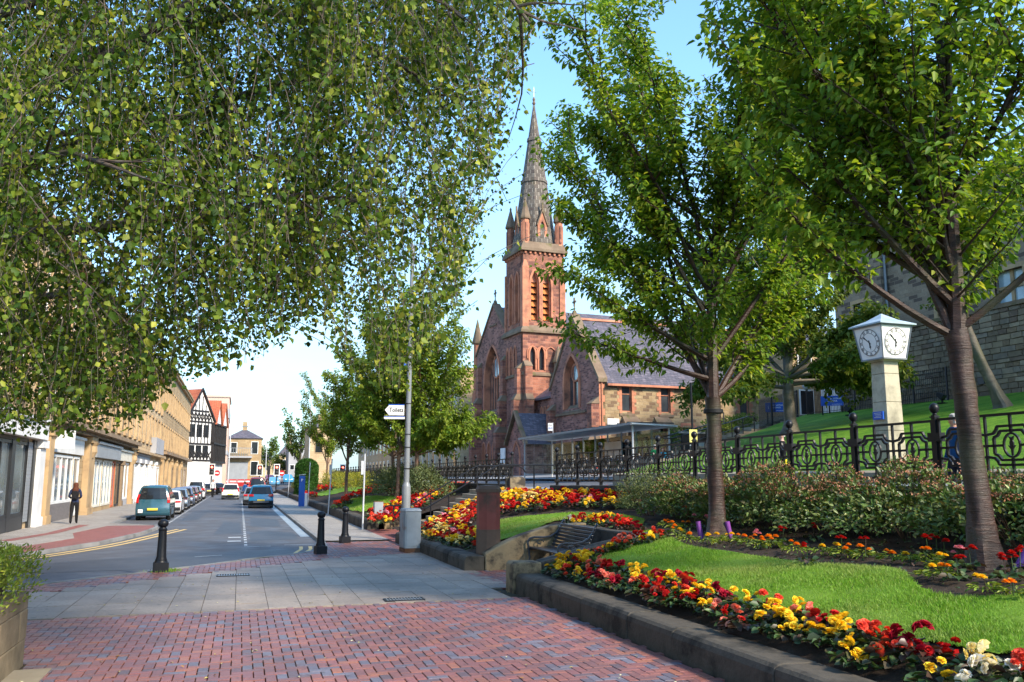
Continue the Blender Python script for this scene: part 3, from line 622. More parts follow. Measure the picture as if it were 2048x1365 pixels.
# a pointed window in a wall that faces -X ('x') or -Y ('y'), front plane d
def lancet(parent, ax, d, c, w, z0, hs, ha, deep=.35, pane='lead_glass', mull=0, hood=.16, name='window', lattice=True):
    a = arch(w, hs, ha, 8, c, z0)
    f = MB().ring(grow(a, hood), a, ax, d-.09, d+.06).build(name, M['red_dressed'], parent)
    MB().prism(a, ax, d+deep, d+deep+.04).build('pane', M[pane], f)
    if mull:
        b = MB()
        for k in range(1, mull+1):
            u = c-w/2+k*w/(mull+1); h = hs+(ha-hs)*(1-abs(u-c)/(w/2))**.6*.95
            for q in ((u-.06,u+.06),): b.prism(rect(q[0],q[1],z0,z0+h), ax, d+deep-.14, d+deep-.01)
        if ha > 3.5 and w > 2:
            cz = z0+hs+(ha-hs)*.38; rr = w*.24
            for k in range(20):
                t0, t1 = 2*math.pi*k/20, 2*math.pi*(k+1)/20
                pp = [(c+r*math.cos(t), cz+r*math.sin(t)) for r, t in ((rr,t0),(rr,t1),(rr+.13,t1),(rr+.13,t0))]; b.prism(pp, ax, d+deep-.2, d+deep-.012)
            q = MB().prism([(c+rr*.98*math.cos(2*math.pi*k/20), cz+rr*.98*math.sin(2*math.pi*k/20)) for k in range(20)], ax, d+deep-.09, d+deep-.06); q.build('rose_pane', M['bright_glass'], f)
        b.build('mullion', M['red_dressed'], f)
    elif lattice:
        b = MB()
        for k in range(1, 6):
            z = z0+k*hs/6; b.prism(rect(c-w/2,c+w/2,z,z+.025), ax, d+deep-.03, d+deep-.005)
        b.prism(rect(c-.02,c+.02,z0,z0+hs+.3), ax, d+deep-.045, d+deep-.032); b.build('glazing_bar', M['timber_black'], f)
    return f
ch = thing('church', 'red sandstone church with a tall dark stone spire and slate roofed hall', 'church', (26,81,1.75), R_(5))
TX, TY = 4.7, 4.9
# tower, lower stage
L3 = [arch(.56,1.5,2.3,7,c_,10.6) for c_ in (1.03,2.0)]
mb = MB(); wall_holes(mb, rect(0,TX,-1,14.3), L3, 'y', 0, .5); mb.box(.001,TX-.001,.45,TY,-1,14.29); 
L4 = [arch(.5,1.9,2.8,7,c_,10.3) for c_ in (1.95,2.95,3.95)]
tw = MB(); wall_holes(tw, rect(.0,TX,-1,14.3), L3, 'y', 0, .5); tw.build('tower_wall', M['red_stone'], ch)
tw = MB(); wall_holes(tw, rect(.002,TY,-1,14.298), L4, 'x', .0, .5); tw.build('tower_wall', M['red_rubble'], ch)
MB().box(.5,TX-.002,.5,TY-.002,-1,14.28).build('tower_core', M['red_stone'], ch); MB().box(TX-.5,TX,.5,TY,-1,14.29).build('tower_wall', M['red_stone'], ch); MB().box(.5,TX,TY-.5,TY+.003,-1,14.285).build('tower_wall', M['red_stone'], ch)
for c_ in (1.03,2.0): lancet(ch, 'y', 0, c_, .56, 10.6, 1.5, 2.3, .3)
for c_ in (1.95,2.95,3.95): lancet(ch, 'x', 0, c_, .5, 10.3, 1.9, 2.8, .3, 'red_dressed' , lattice=False)
mb = MB(); mb.ring(grow(arch(1.0,.7,1.2,8,1.03,11.7),.1), arch(1.0,.7,1.2,8,1.03,11.7), 'y', -.12, .02); mb.ring(grow(arch(.97,.7,1.2,8,2.0,11.7),.1), arch(.97,.7,1.2,8,2.0,11.7), 'y', -.121, .02); mb.ring(grow(arch(.97,.7,1.2,8,2.97,11.7),.1), arch(.97,.7,1.2,8,2.97,11.7), 'y', -.122, .02)
mb.build('hood_mould', M['red_dressed'], ch)
def course(x0,x1,y0,y1,z,h,p,mat='coping',slope=.2): MB().taper((x0+x1)/2,(y0+y1)/2,(x1-x0)/2+p,(y1-y0)/2+p,z,(x1-x0)/2+p,(y1-y0)/2+p,z+h).taper((x0+x1)/2,(y0+y1)/2,(x1-x0)/2+p,(y1-y0)/2+p,z+h+.002,(x1-x0)/2,(y1-y0)/2,z+h+slope).build('string_course', M[mat], ch)
course(0,TX,0,TY,10.02,.16,.14); course(0,TX,0,TY,4.1,.16,.12); course(0,TX,0,TY,14.3,.22,.28,'coping',.42)
# belfry
BX0, BX1, BY0, BY1, BZ0, BZ1 = .12, 4.58, .12, 4.72, 14.75, 22.55
ops = [arch(.92,3.6,5.15,8,c_,15.5) for c_ in (1.36,2.66)]; ops2 = [arch(.86,3.7,5.1,8,c_,15.5) for c_ in (1.65,3.2)]
tw = MB(); wall_holes(tw, rect(BX0,BX1,BZ0,BZ1), ops, 'y', BY0, BY0+.75, 0, 1); tw.build('belfry_wall', [M['red_stone'],M['red_dressed']], ch)
tw = MB(); wall_holes(tw, rect(BY0+.002,BY1,BZ0,BZ1-.002), ops2, 'x', BX0, BX0+.75, 0, 1); tw.build('belfry_wall', [M['red_stone'],M['red_dressed']], ch)
MB().box(BX0+.75,BX1-.01,BY0+.75,BY1-.01,BZ0,BZ1).build('belfry_core', M['timber_black'], ch); MB().box(BX1-.5,BX1,BY0+.75,BY1,BZ0,BZ1-.01).build('belfry_wall', M['red_stone'], ch); MB().box(BX0+.75,BX1,BY1-.4,BY1+.002,BZ0,BZ1-.015).build('belfry_wall', M['red_stone'], ch)
for ax, cs, d, ww in (('y',(1.36,2.66),BY0,.92),('x',(1.65,3.2),BX0,.86)):
    for c_ in cs:
        a = arch(ww,3.6,5.15,9,c_,15.5); f = MB().ring(grow(a,.20), a, ax, d-.10, d+.04).ring(grow(a,-.001), grow(a,-.11), ax, d+.14, d+.3).build('belfry_opening', M['red_dressed'], ch)
        for k in range(6):
            z = 15.75+k*.68; zz = []; n_ = 6
            for j in range(n_+1):
                u = c_-ww/2+.05+j*(ww-.1)/n_; zz.append((u, z-(.07 if j % 2 else 0)))
            lo = [(u, d+.42, h) if ax == 'y' else (d+.42, u, h) for u, h in zz]; hi = [(u, d+.72, z+.52) if ax == 'y' else (d+.72, u, z+.52) for u, h in zz]
            off = Vector((0,.04,.0)) if ax == 'y' else Vector((.04,0,0))
            vs = lo+hi+[tuple(Vector(p)+off) for p in lo]+[tuple(Vector(p)+off) for p in hi]; m_ = n_+1
            fs = [(j,j+1,m_+j+1,m_+j) for j in range(n_)]+[(2*m_+j,3*m_+j,3*m_+j+1,2*m_+j+1) for j in range(n_)]+[(j,2*m_+j,2*m_+j+1,j+1) for j in range(n_)]
            MB().add(vs, fs).build('louvre', M['louvre'], f)
        q = arch(ww*.9,.1,1.0,6,c_,19.55); MB().prism(q, ax, d+.45, d+.5).build('arch_panel', M['red_dressed'], f)
        p0 = [(c_-ww/2-.3,14.8),(c_+ww/2+.3,14.8),(c_+ww/2,15.6),(c_-ww/2,15.6)]
        if ax == 'y': MB().add([(p[0], d-(.14 if i < 2 else -.3), p[1]) for i, p in enumerate(p0)]+[(p[0], d+.45, p[1]) for p in p0], [(0,1,2,3),(0,3,7,4),(1,5,6,2),(3,2,6,7)]).build('sloping_sill', M['coping'], f)
        else: MB().add([(d-(.14 if i < 2 else -.3), p[0], p[1]) for i, p in enumerate(p0)]+[(d+.45, p[0], p[1]) for p in p0], [(0,1,2,3),(0,3,7,4),(1,5,6,2),(3,2,6,7)]).build('sloping_sill', M['coping'], f)
for (x, y) in ((BX0,BY0),(BX1,BY0),(BX0,BY1)):
    b = MB().box(x-.14,x+.14 if x < 1 else x+.1,y-.14,y+.5 if y < 1 else y+.14,BZ0,20.9) if x < 1 else MB().box(x-.5,x+.12,y-.13,y+.2,BZ0,20.9)
    b.build('corner_pilaster', M['red_dressed'], ch)
MB().box(BX0+.141,BX0+.55,BY0-.139,BY0+.1,BZ0,20.9).taper(BX0+.2,BY0+.1,.36,.26,20.9,.12,.1,21.7).build('corner_pilaster', M['red_dressed'], ch)
for k in range(9):
    x = BX0+.1+k*.53; MB().box(x,x+.2,BY0-.18,BY0,22.35,22.62).build('corbel', M['red_dressed'], ch)
    y = BY0+.1+k*.54; MB().box(BX0-.18,BX0,y,y+.2,22.35,22.62).build('corbel', M['red_dressed'], ch)
course(BX0,BX1,BY0,BY1,22.62,.26,.34,'coping',.75)
# spire: courses of stone with a recessed joint between
SCX, SCY, SZ0, SZ1, SR = (BX0+BX1)/2, (BY0+BY1)/2, 23.3, 39.4, 2.12
def octa(r, z): return [(SCX+r/math.cos(math.pi/8)*math.cos(math.pi/8+k*math.pi/4), SCY+r/math.cos(math.pi/8)*math.sin(math.pi/8+k*math.pi/4), z) for k in range(8)]
nC = 38
for i in range(nC):
    za, zb = SZ0+(SZ1-SZ0)*i/nC, SZ0+(SZ1-SZ0)*(i+1)/nC; ra, rb_ = SR*(1-i/nC)+.07, SR*(1-(i+1)/nC)+.07
    band = .09 if i in (17, 28) else 0; me = bpy.data.meshes.new('stone_course')
    A = octa(ra+band, za); B2 = octa(rb_+band, zb-.02); C2 = octa(rb_-.03, zb-.019); D2 = octa(rb_-.03, zb)
    me.from_pydata(A+B2+C2+D2, [], [(k,(k+1)%8,8+(k+1)%8,8+k) for k in range(8)]+[(8+k,8+(k+1)%8,16+(k+1)%8,16+k) for k in range(8)]+[(16+k,16+(k+1)%8,24+(k+1)%8,24+k) for k in range(8)])
    uv = me.uv_layers.new(name='UVMap'); 
    for p in me.polygons:
        k = p.index % 8
        for li, vi in zip(p.loop_indices, p.vertices):
            co = me.vertices[vi].co; an = k*math.pi/4+math.pi/4; t = -(co.x-SCX)*math.sin(an)+(co.y-SCY)*math.cos(an)
            uv.data[li].uv = (t+k*1.37+5, (i+(.02 if vi < 8 else .93))*.42+.0)
    me.materials.append(M['spire_stone']); ob('stone_course', me, ch)
MB().lathe([(.13,39.35),(.2,39.5),(.10,39.7),(.16,39.95),(.05,40.2)],(SCX,SCY),8).build('finial', M['coping'], ch)
MB().tube([(SCX,SCY,40.1),(SCX,SCY,41.3)],.03,5).tube([(SCX-.25,SCY,40.75),(SCX+.25,SCY,40.75)],.025,4).build('weather_vane', M['chrome'], ch)
for (x, y) in ((BX0+.35,BY0+.35),(BX1-.35,BY0+.35),(BX0+.35,BY1-.35),(BX1-.35,BY1-.35)):
    p = MB().lathe([(.50,23.0),(.46,23.5),(.40,23.6),(.40,26.0)],(x,y),8,rot=math.pi/8).build('pinnacle', M['red_dressed'], ch)
    b = MB()
    for k in range(4): b.box(x+(.38 if k==0 else -.46 if k==1 else -.1), x+(.46 if k==0 else -.38 if k==1 else .1), y+(.38 if k==2 else -.46 if k==3 else -.1), y+(.46 if k==2 else -.38 if k==3 else .1), 23.7, 25.6)
    b.build('panel', M['red_stone'], p)
    MB().lathe([(.40,25.95),(.56,26.0),(.56,26.16),(.09,28.0),(.13,28.1),(.02,28.35)],(x,y),8,rot=math.pi/8).build('pinnacle_cap', M['coping'], p)
for ax in ('y','x'):     # lucarnes at the foot of the spire
    c_ = SCX if ax == 'y' else SCY; d = BY0+.25 if ax == 'y' else BX0+.25
    a = arch(.5,1.35,1.95,7,c_,24.0); g = [(c_-.52,23.9),(c_+.52,23.9),(c_+.52,25.7),(c_,27.1),(c_-.52,25.7)]
    q = MB(); wall_holes(q, g, [a], ax, d, d+1.6); q.build('lucarne', M['red_dressed'], ch)
    l = MB(); l.prism(a, ax, d+.3, d+.34); l.build('lucarne_louvre', M['louvre'], ch)
    b = MB(); b.ring([(c_-.68,25.5),(c_,27.3),(c_+.68,25.5)],[(c_-.55,25.5),(c_,27.0),(c_+.55,25.5)], ax, d-.12, d+1.5); b.prism(rect(c_-.07,c_+.07,27.2,27.9), ax, d-.1, d+.05); b.build('lucarne_gable', M['coping'], ch)
# stepped buttresses at the tower corner
def buttress(x0,x1,y0,y1,dx,dy,steps_,cap=True):
    z = -1; b = MB()
    for i,(h,k) in enumerate(steps_):
        b.box(x0+dx*k if dx < 0 else x0, x1, y0+dy*k if dy < 0 else y0, y1, z, h)
        nk = steps_[i+1][1] if i+1 < len(steps_) else 0
        xa, ya = (x0+dx*k if dx < 0 else x0), (y0+dy*k if dy < 0 else y0); xb, yb = (x0+dx*nk if dx < 0 else x0), (y0+dy*nk if dy < 0 else y0)
        b.add([(xa-.05,ya-.05,h),(x1+.05,ya-.05,h),(x1+.05,y1+.05,h),(xa-.05,y1+.05,h),(xb,yb,h+.6),(x1,yb,h+.6),(x1,y1,h+.6),(xb,y1,h+.6)],[(4,5,6,7),(0,1,5,4),(1,2,6,5),(2,3,7,6),(3,0,4,7)],1); z = h+.002
    b.build('buttress', [M['red_stone'],M['coping']], ch)
buttress(0,.0+.01,.05,.75,-1,0,[(4.6,1.3),(7.6,.95),(10.7,.6)]); buttress(0.05,.8,0,.01,0,-1,[(4.6,1.25),(7.6,.9),(10.9,.55)]); buttress(3.6,4.3,0,.01,0,-1,[(4.6,1.2),(8.6,.8)])
buttress(0,.01,4.3,4.95,-1,0,[(4.6,1.2),(7.8,.8),(12,.45)])
MB().lathe([(.5,8.6),(.48,11.3),(.62,11.35),(.6,11.5),(.05,13.0)],(3.6,-.5),8).build('turret', M['coping'], ch)
# nave front gable
GXp = .35; a = arch(4.5,3.4,7.1,12,9.35,7.1); bl = [arch(.75,1.5,2.2,6,c_,1.6) for c_ in (8.6,10.2,11.8)]; dr = arch(1.1,2.6,3.9,6,6.1,.2)
g = MB(); wall_holes(g, [(4.9,-1),(14.3,-1),(14.3,13.7),(9.05,18.55),(4.9,14.72)], [a]+bl+[dr], 'x', GXp, GXp+.7, 0, 1); g.build('gable_wall', [M['red_rubble'],M['red_dressed']], ch)
w = lancet(ch, 'x', GXp, 9.35, 4.5, 7.1, 3.4, 7.1, .65, 'lead_glass', 5, .28, 'great_window')
for c_ in (8.6,10.2,11.8): lancet(ch, 'x', GXp, c_, .75, 1.6, 1.5, 2.2, .25, 'red_rubble', 0, .16, 'blind_arch', False)
lancet(ch, 'x', GXp, 6.1, 1.1, .2, 2.6, 3.9, .35, 'timber_black', 0, .2, 'side_door', False)
def coping_pair(x0, x1, pts, t=.28):
    for (p, q) in ((pts[0],pts[1]),(pts[1],pts[2])): MB().prism([p,q,(q[0],q[1]+t),(p[0],p[1]+t)], 'x', x0, x1).build('gable_coping', M['coping'], ch)
coping_pair(GXp-.12, GXp+.75, [(14.6,13.5),(9.05,18.6),(4.95,14.82)])
MB().add([(GXp-.1,7.0,6.75),(GXp-.1,11.7,6.75),(GXp+.5,11.6,7.4),(GXp+.5,7.1,7.4)],[(0,1,2,3)]).box(GXp-.14,GXp,6.2,13.0,6.5,6.72).build('string_course', M['coping'], ch)
MB().box(GXp-.1,GXp,8.0,10.1,16.35,16.5).build('string_course', M['coping'], ch)
def cross(x, y, z):
    MB().taper(x,y,.22,.22,z,.12,.12,z+.5).lathe([(.07,z+.5),(.06,z+.9)],(x,y),6).box(x-.06,x+.06,y-.08,y+.08,z+.9,z+1.7).box(x-.055,x+.055,y-.32,y+.32,z+1.22,z+1.38).build('cross_finial', M['coping'], ch)
cross(GXp+.2,9.05,18.7)
buttress(GXp,GXp+.01,12.6,13.4,-1,0,[(4.6,1.2),(8.2,.8),(12.2,.45)]); buttress(GXp,GXp+.01,5.2,5.7,-1,0,[(5.0,.9),(9.5,.6)])
p = MB().lathe([(.62,-1),(.6,9.5),(.46,10),(.46,15.2)],(.6,14.8),8).build('pinnacle', M['red_dressed'], ch); MB().lathe([(.46,15.15),(.66,15.2),(.66,15.35),(.08,17.9),(.02,18.1)],(.6,14.8),8).build('pinnacle_cap', M['coping'], ch)
mb = MB(); mb.add([(1.05,14.6,13.4),(24,14.6,13.4),(24,9.05,18.5),(1.05,9.05,18.5),(1.05,3.6,13.5),(24,3.6,13.5)],[(0,1,2,3),(3,2,5,4)]); mb.build('roof', M['slate'], ch); MB().box(1.05,24,3.9,14.2,-1,13.35).build('nave_wall', M['red_rubble'], ch)
MB().box(1.0,9,14.2,17.5,-1,5.5).add([(1,14.2,8.6),(9,14.2,8.6),(9,17.7,5.6),(1,17.7,5.6)],[(0,1,2,3)]).build('aisle', M['red_rubble'], ch)
# hall
HX = 1.0; a = arch(2.9,2.3,4.7,11,-8.8,6.15); hw = lambda: None
g = MB(); wall_holes(g, [(-13.9,-1),(-4.3,-1),(-4.3,8.2),(-9.1,14.2),(-13.9,8.2)], [a], 'x', HX, HX+.6, 0, 1); g.build('gable_wall', [M['red_rubble'],M['red_dressed']], ch)
lancet(ch, 'x', HX, -8.8, 2.9, 6.15, 2.3, 4.7, .55, 'lead_glass', 2, .3, 'great_window')
MB().add([(HX-.12,-10.6,5.85),(HX-.12,-7.0,5.85),(HX+.45,-7.2,6.5),(HX+.45,-10.4,6.5)],[(0,1,2,3)]).box(HX-.16,HX,-11.6,-5.6,5.62,5.82).build('string_course', M['coping'], ch)
coping_pair(HX-.14, HX+.7, [(-14.15,8.0),(-9.1,14.25),(-4.2,8.1)], .36); cross(HX+.2,-9.1,14.4)
for k in range(5): MB().ring(arch(.6,.1,.75,5,-11.4+k*1.25,2.3), grow(arch(.6,.1,.75,5,-11.4+k*1.25,2.3),-.12), 'x', HX-.1, HX+.02).build('hood_mould', M['red_dressed'], ch)
buttress(HX,HX+.01,-13.9,-13.1,-1,0,[(3.2,1.0),(6.2,.7)]); buttress(HX,HX+.01,-5.4,-4.6,-1,0,[(3.2,.9),(6.2,.6)])
mb = MB(); e0, e1 = 8.12, 14.15
mb.add([(HX+.65,-14.25,e0-.3),(19.5,-14.25,e0-.3),(19.5,-9.1,e1),(HX+.65,-9.1,e1),(HX+.65,-4.1,e0-.2),(19.5,-4.1,e0-.2)],[(0,1,2,3),(3,2,5,4)]); mb.build('roof', M['slate'], ch)
MB().prism([(-9.28,e1-.06),(-9.1,e1+.16),(-8.92,e1-.06)],'x',HX+.66,19.5).build('ridge_tile', M['red_dressed'], ch)
MB().box(HX+.66,19.5,-14.34,-14.2,e0-.42,e0-.24).build('gutter', M['red_dressed'], ch)
wins = [(3.65,.95,5.6,7.75),(7.45,.95,5.6,7.75),(15.6,1.0,5.6,7.7)]; low = [(3.7,.9,2.4,4.35),(6.9,.9,2.4,4.35),(9.6,1.0,2.6,4.4),(13.0,1.0,2.6,4.4)]
q = MB(); wall_holes(q, rect(HX+.02,19.4,-1,8.05), [rect(c_-w_/2,c_+w_/2,a0,a1) for c_,w_,a0,a1 in wins+low], 'y', -13.9, -13.4); q.build('hall_wall', M['tan_rubble'], ch)
MB().box(HX+.61,19.4,-13.35,-4.4,-1,8.0).build('hall_core', M['timber_black'], ch); MB().add([(19.4,-13.9,-1),(19.4,-4.3,-1),(19.4,-4.3,8.1),(19.4,-9.1,14.1),(19.4,-13.9,8.1)],[(0,1,2,3,4)]).build('gable_wall', M['tan_rubble'], ch)
for (c_,w_,a0,a1) in wins+low:
    f = MB().ring([(c_-w_/2-.001,a0),(c_-w_/2-.001,a1),(c_+w_/2,a1),(c_+w_/2,a0),(c_-w_/2,a0)],[(c_-w_/2+.08,a0+.08),(c_-w_/2+.08,a1-.08),(c_+w_/2-.08,a1-.08),(c_+w_/2-.08,a0+.08),(c_-w_/2+.08,a0+.08)],'y',-13.72,-13.6).build('window', M['red_dressed'], ch)
    MB().box(c_-w_/2+.05,c_+w_/2-.05,-13.64,-13.62,a0+.05,a1-.05).build('pane', M['lead_glass'], f); MB().box(c_-w_/2+.08,c_+w_/2-.08,-13.70,-13.66,a0+(a1-a0)*.68,a0+(a1-a0)*.68+.06).build('glazing_bar', M['red_dressed'], f)
    for sgn in (-1,1):
        for k in range(8):
            z = a0-.15+k*(a1-a0+.3)/8; ww = .42 if k % 2 else .24; x0 = c_+sgn*w_/2; MB().box(min(x0,x0+sgn*ww),max(x0,x0+sgn*ww),-13.925,-13.6,z+.008,z+(a1-a0+.3)/8-.008).build('quoin', M['red_dressed'], ch)
    MB().box(c_-w_/2-.2,c_+w_/2+.2,-13.93,-13.6,a1+.152,a1+.36).build('lintel', M['red_dressed'], ch); MB().box(c_-w_/2-.25,c_+w_/2+.25,-14.0,-13.6,a0-.36,a0-.152).build('sill', M['coping'], ch)
for c_ in (3.85,6.95):
    MB().add([(c_-.85,-14.9,4.35),(c_+.85,-14.9,4.35),(c_+.7,-13.93,5.25),(c_-.7,-13.93,5.25),(c_-.85,-14.9,4.2),(c_+.85,-14.9,4.2),(c_+.7,-13.93,4.2),(c_-.7,-13.93,4.2)],[(0,1,2,3),(0,4,5,1),(1,5,6,2),(3,7,4,0),(4,7,6,5)]).box(c_-.75,c_-.6,-14.7,-13.95,3.3,4.2).box(c_+.6,c_+.75,-14.7,-13.95,3.3,4.2).build('door_hood', M['coping'], ch)
MB().box(1.75,2.85,-13.97,-13.91,4.45,4.98).build('notice_plate', M['white_paint'], ch)
MB().tube([(1.25,-14.0,8.0),(1.25,-14.0,-1)],.06,6).build('downpipe', M['red_dressed'], ch)
for k in range(14): MB().box(HX-.012 if 0 else 1.02,1.55 if k % 2 else 1.36,-13.93,-13.6,.2+k*.56,.2+k*.56+.54).build('quoin', M['red_dressed'], ch)
# low wing and porch between tower and hall
MB().prism([(-4.3,-1),(.0,-1),(.0,7.9),(-4.3,7.9)],'x',1.4,5).build('wing_wall', M['red_rubble'], ch); MB().add([(1.1,-4.4,7.7),(1.1,0,7.7),(4.6,0,10.2),(4.6,-4.4,10.2)],[(0,1,2,3)]).box(1.05,1.3,-4.4,0,7.5,7.69).build('wing_roof', M['slate'], ch)
for c_ in (-1.4,-2.2,-3.0): lancet(ch, 'x', 1.4, c_, .38, 4.9, 1.4, 1.9, .1, 'lead_glass', 0, .12)
MB().prism([(-5.3,-1),(-1.2,-1),(-1.2,3.4),(-3.25,5.9),(-5.3,3.4)],'x',-2.0,1.4).build('porch_wall', M['red_rubble'], ch)
MB().add([(-2.3,-5.6,3.1),(1.4,-5.6,3.1),(1.4,-3.25,6.05),(-2.3,-3.25,6.05),(-2.3,-.9,3.1),(1.4,-.9,3.1)],[(0,1,2,3),(3,2,5,4)]).build('porch_roof', M['slate'], ch)
for (p, q_) in (((-5.6,3.1),(-3.25,6.05)),((-3.25,6.05),(-.9,3.1))): MB().prism([p,q_,(q_[0],q_[1]+.25),(p[0],p[1]+.25)],'x',-2.35,-1.9).build('gable_coping', M['coping'], ch)
lancet(ch, 'x', -2.0, -3.25, 1.5, 0, 1.9, 3.3, .02, 'timber_black', 0, .2, 'door', False)
MB().box(-2.15,-2.05,-.6,.5,1.2,2.9).build('notice_board', M['white_paint'], ch)

# ---------------------------------------------------------------- sandstone shops on the left
FX = -7.7
def facade(label, y0, y1, h, mat, shops, floors, name='shop_building', roof='slate', depth=9., winw=1.15, trim='tan_trim', glass='dark_glass', wz=None):
    """shops: (y0,y1,z0,z1) openings at street level; floors: sill heights"""
    t = thing(name, label, 'building', (FX,y0,0)); T = y1-y0; holes = [rect(a-y0,b-y0,c,d) for a,b,c,d,*_ in shops]; up = []
    nb = max(1, int(T/2.9))
    for fz in floors:
        for k in range(nb):
            c_ = (k+.5)*T/nb; up.append((c_-winw/2, c_+winw/2, fz, fz+1.95))
    q = MB(); wall_holes(q, rect(0,T,0,h), holes+[rect(*u) for u in up], 'x', 0, -.12); q.build('wall', M[mat], t)
    MB().box(-depth,-.14,0.01,T-.01,-.2,h-.02).build('back_wall', M[mat], t)
    for (a,b,z0,z1) in up:
        f = MB().box(-.11,-.06,a,a+.07,z0,z1).box(-.11,-.06,b-.07,b,z0,z1).box(-.11,-.06,a+.071,b-.071,z1-.07,z1).box(-.11,-.06,a+.071,b-.071,z0,z0+.07).box(-.11,-.06,a+.071,b-.071,(z0+z1)/2-.03,(z0+z1)/2+.03).build('window', M['white_paint'], t)
        MB().box(-.118,-.112,a,b,z0,z1).build('pane', M[glass], f)
        MB().box(0.,.09,a-.2,a-.001,z0-.1,z1+.15).box(0.,.09,b+.001,b+.2,z0-.1,z1+.15).box(0,.12,a-.25,b+.25,z1+.152,z1+.36).box(0,.14,a-.25,b+.25,z0-.28,z0-.102).build('window_surround', M[trim], t)
    MB().box(0.003,.35,-.02,T+.02,h-.45,h-.2).box(.003,.5,-.02,T+.02,h-.198,h).build('cornice', M[trim], t)
    MB().add([(.1,0,h),(.1,T,h),(-depth/2,T,h+2.6),(-depth/2,0,h+2.6),(-depth,0,h),(-depth,T,h)],[(0,1,2,3),(3,2,5,4),(0,3,4),(1,5,2)]).build('roof', M[roof], t)
    ch_ = MB().box(-depth/2-.5,-depth/2+.5,.1,1.6,h+1.2,h+4.2).build('chimney', M[trim], t)
    for k in range(3): MB().lathe([(.16,h+4.2),(.13,h+4.9)],(-depth/2,.4+k*.45),7).build('chimney_pot', M['terracotta'], ch_)
    return t
def shopfront(t, y0, a, b, z0, z1, n, fm='white_paint', glass='shop_glass', riser=None):
    a -= y0; b -= y0
    f = MB()
    for k in range(n+1): u = a+k*(b-a)/n; f.box(-.07,.02,max(a,u-.05),min(b,u+.05),z0,z1)
    f.box(-.08,.03,a+.002,b-.002,z1-.12,z1-.002).box(-.08,.03,a+.002,b-.002,z0+.002,z0+.12); f = f.build('shop_window', M[fm], t)
    for k in range(n): MB().box(-.05,-.035,a+k*(b-a)/n+.05,a+(k+1)*(b-a)/n-.05,z0+.12,z1-.12).build('pane', M[glass], f)
    if riser: MB().box(-.3,.04,a,b,0,z0-.003).build('stall_riser', M[riser], t)
def fascia(t, y0, a, b, z0, z1, mat, p=.28): MB().box(.005,p,a-y0,b-y0,z0,z1).box(.005,p+.1,a-y0-.05,b-y0+.05,z1+.002,z1+.12).build('fascia', M[mat], t)
def pil(t, y0, a, b, z, mat, p=.16, head=False):
    MB().box(.004,p,a-y0,b-y0,.35,z-.3).box(.004,p+.07,a-y0-.05,b-y0+.05,0,.348).box(.004,p+.1,a-y0-.06,b-y0+.06,z-.298,z).build('pilaster', M[mat], t)
    if head: MB().lathe([(.2,z-1.05),(.34,z-.75),(.30,z-.45),(.42,z-.3)],(p*.6,(a+b)/2-y0),10).build('bracket', M[mat], t)
s1 = [(24,30.,.5,3.2),(30.6,34.6,.5,3.2),(35.1,37.0,.5,3.2)]
t = facade('buff stone building with a white shop fascia and black framed windows, nearest on the left', 17.5, 39.9, 11.8, 'buff_ashlar', s1, (5.0,8.3), trim='tan_trim')
y0 = 17.5; fascia(t, y0, 22, 38.9, 3.35, 4.02, 'white_paint', .35)
for a,b,c,d in s1: shopfront(t, y0, a, b, c, d, 3 if b-a > 2.5 else 1, 'dark_trim', 'shop_glass', 'dark_trim')
for k in range(22): MB().box(.03,.06,37.0-y0,37.7-y0,.25+k*.135,.25+k*.135+.128).build('shutter_slat', M['shutter_grey'], t)
MB().box(.01,.1,37.75-y0,38.2-y0,0,3.3).build('door', M['dark_trim'], t); pil(t, y0, 38.35, 39.4, 3.34, 'white_paint', .2)
for a,b_ in ((23.5,24.0),(30.0,30.6),(34.6,35.1),(37.0,37.02)): MB().box(.004,.05,a-y0,b_-y0,.02,3.3).build('shop_mullion', M['dark_trim'], t)
for k in range(5): MB().box(.06,.09,24-y0,36.8-y0,3.21+k*.025,3.225+k*.025).build('trim_bar', M['dark_trim'], t)
MB().box(.004,.45,0,22.3,4.15,4.42).build('string_course', M['tan_trim'], t)
s2 = [(41.3,46.6,.75,2.9),(46.9,48.4,.05,2.9),(52.2,56.,.25,2.9),(56.4,60.2,.25,2.9),(60.6,61.8,.05,2.9),(62.4,64.4,.05,2.9),(65.2,68.8,.4,2.9)]
t = facade('tan sandstone block of shops with white and slate grey fascias', 39.9, 70.2, 12., 'tan_ashlar', s2, (5.0,8.4)); y0 = 39.9
shopfront(t, y0, *s2[0], 4, 'white_paint', 'shop_glass', 'granite'); shopfront(t, y0, *s2[1], 1, 'white_paint', 'shop_glass'); shopfront(t, y0, *s2[2], 3, 'cream_paint', 'bright_glass'); shopfront(t, y0, *s2[3], 3, 'cream_paint', 'bright_glass'); shopfront(t, y0, *s2[4], 1, 'terracotta', 'shop_glass'); shopfront(t, y0, *s2[5], 1, 'dark_trim', 'dark_glass'); shopfront(t, y0, *s2[6], 2, 'white_paint', 'shop_glass', 'grey_render')
fascia(t, y0, 41.1, 48.9, 2.98, 3.72, 'white_paint', .12); fascia(t, y0, 52., 61.9, 2.98, 3.7, 'shutter_grey', .3); fascia(t, y0, 62.2, 69., 2.98, 3.6, 'cream_paint', .2)
pil(t, y0, 40.2, 41.05, 3.9, 'tan_trim', .2); pil(t, y0, 49.6, 51.3, 3.95, 'tan_trim', .3, True); pil(t, y0, 69.2, 70.1, 3.9, 'tan_trim', .25, True); pil(t, y0, 64.5, 65.1, 3., 'brown_trim', .15)
MB().box(.006,.7,0,30.2,4.15,4.36).box(.006,.45,0,30.2,3.97,4.148).build('string_course', M['brown_trim'], t)
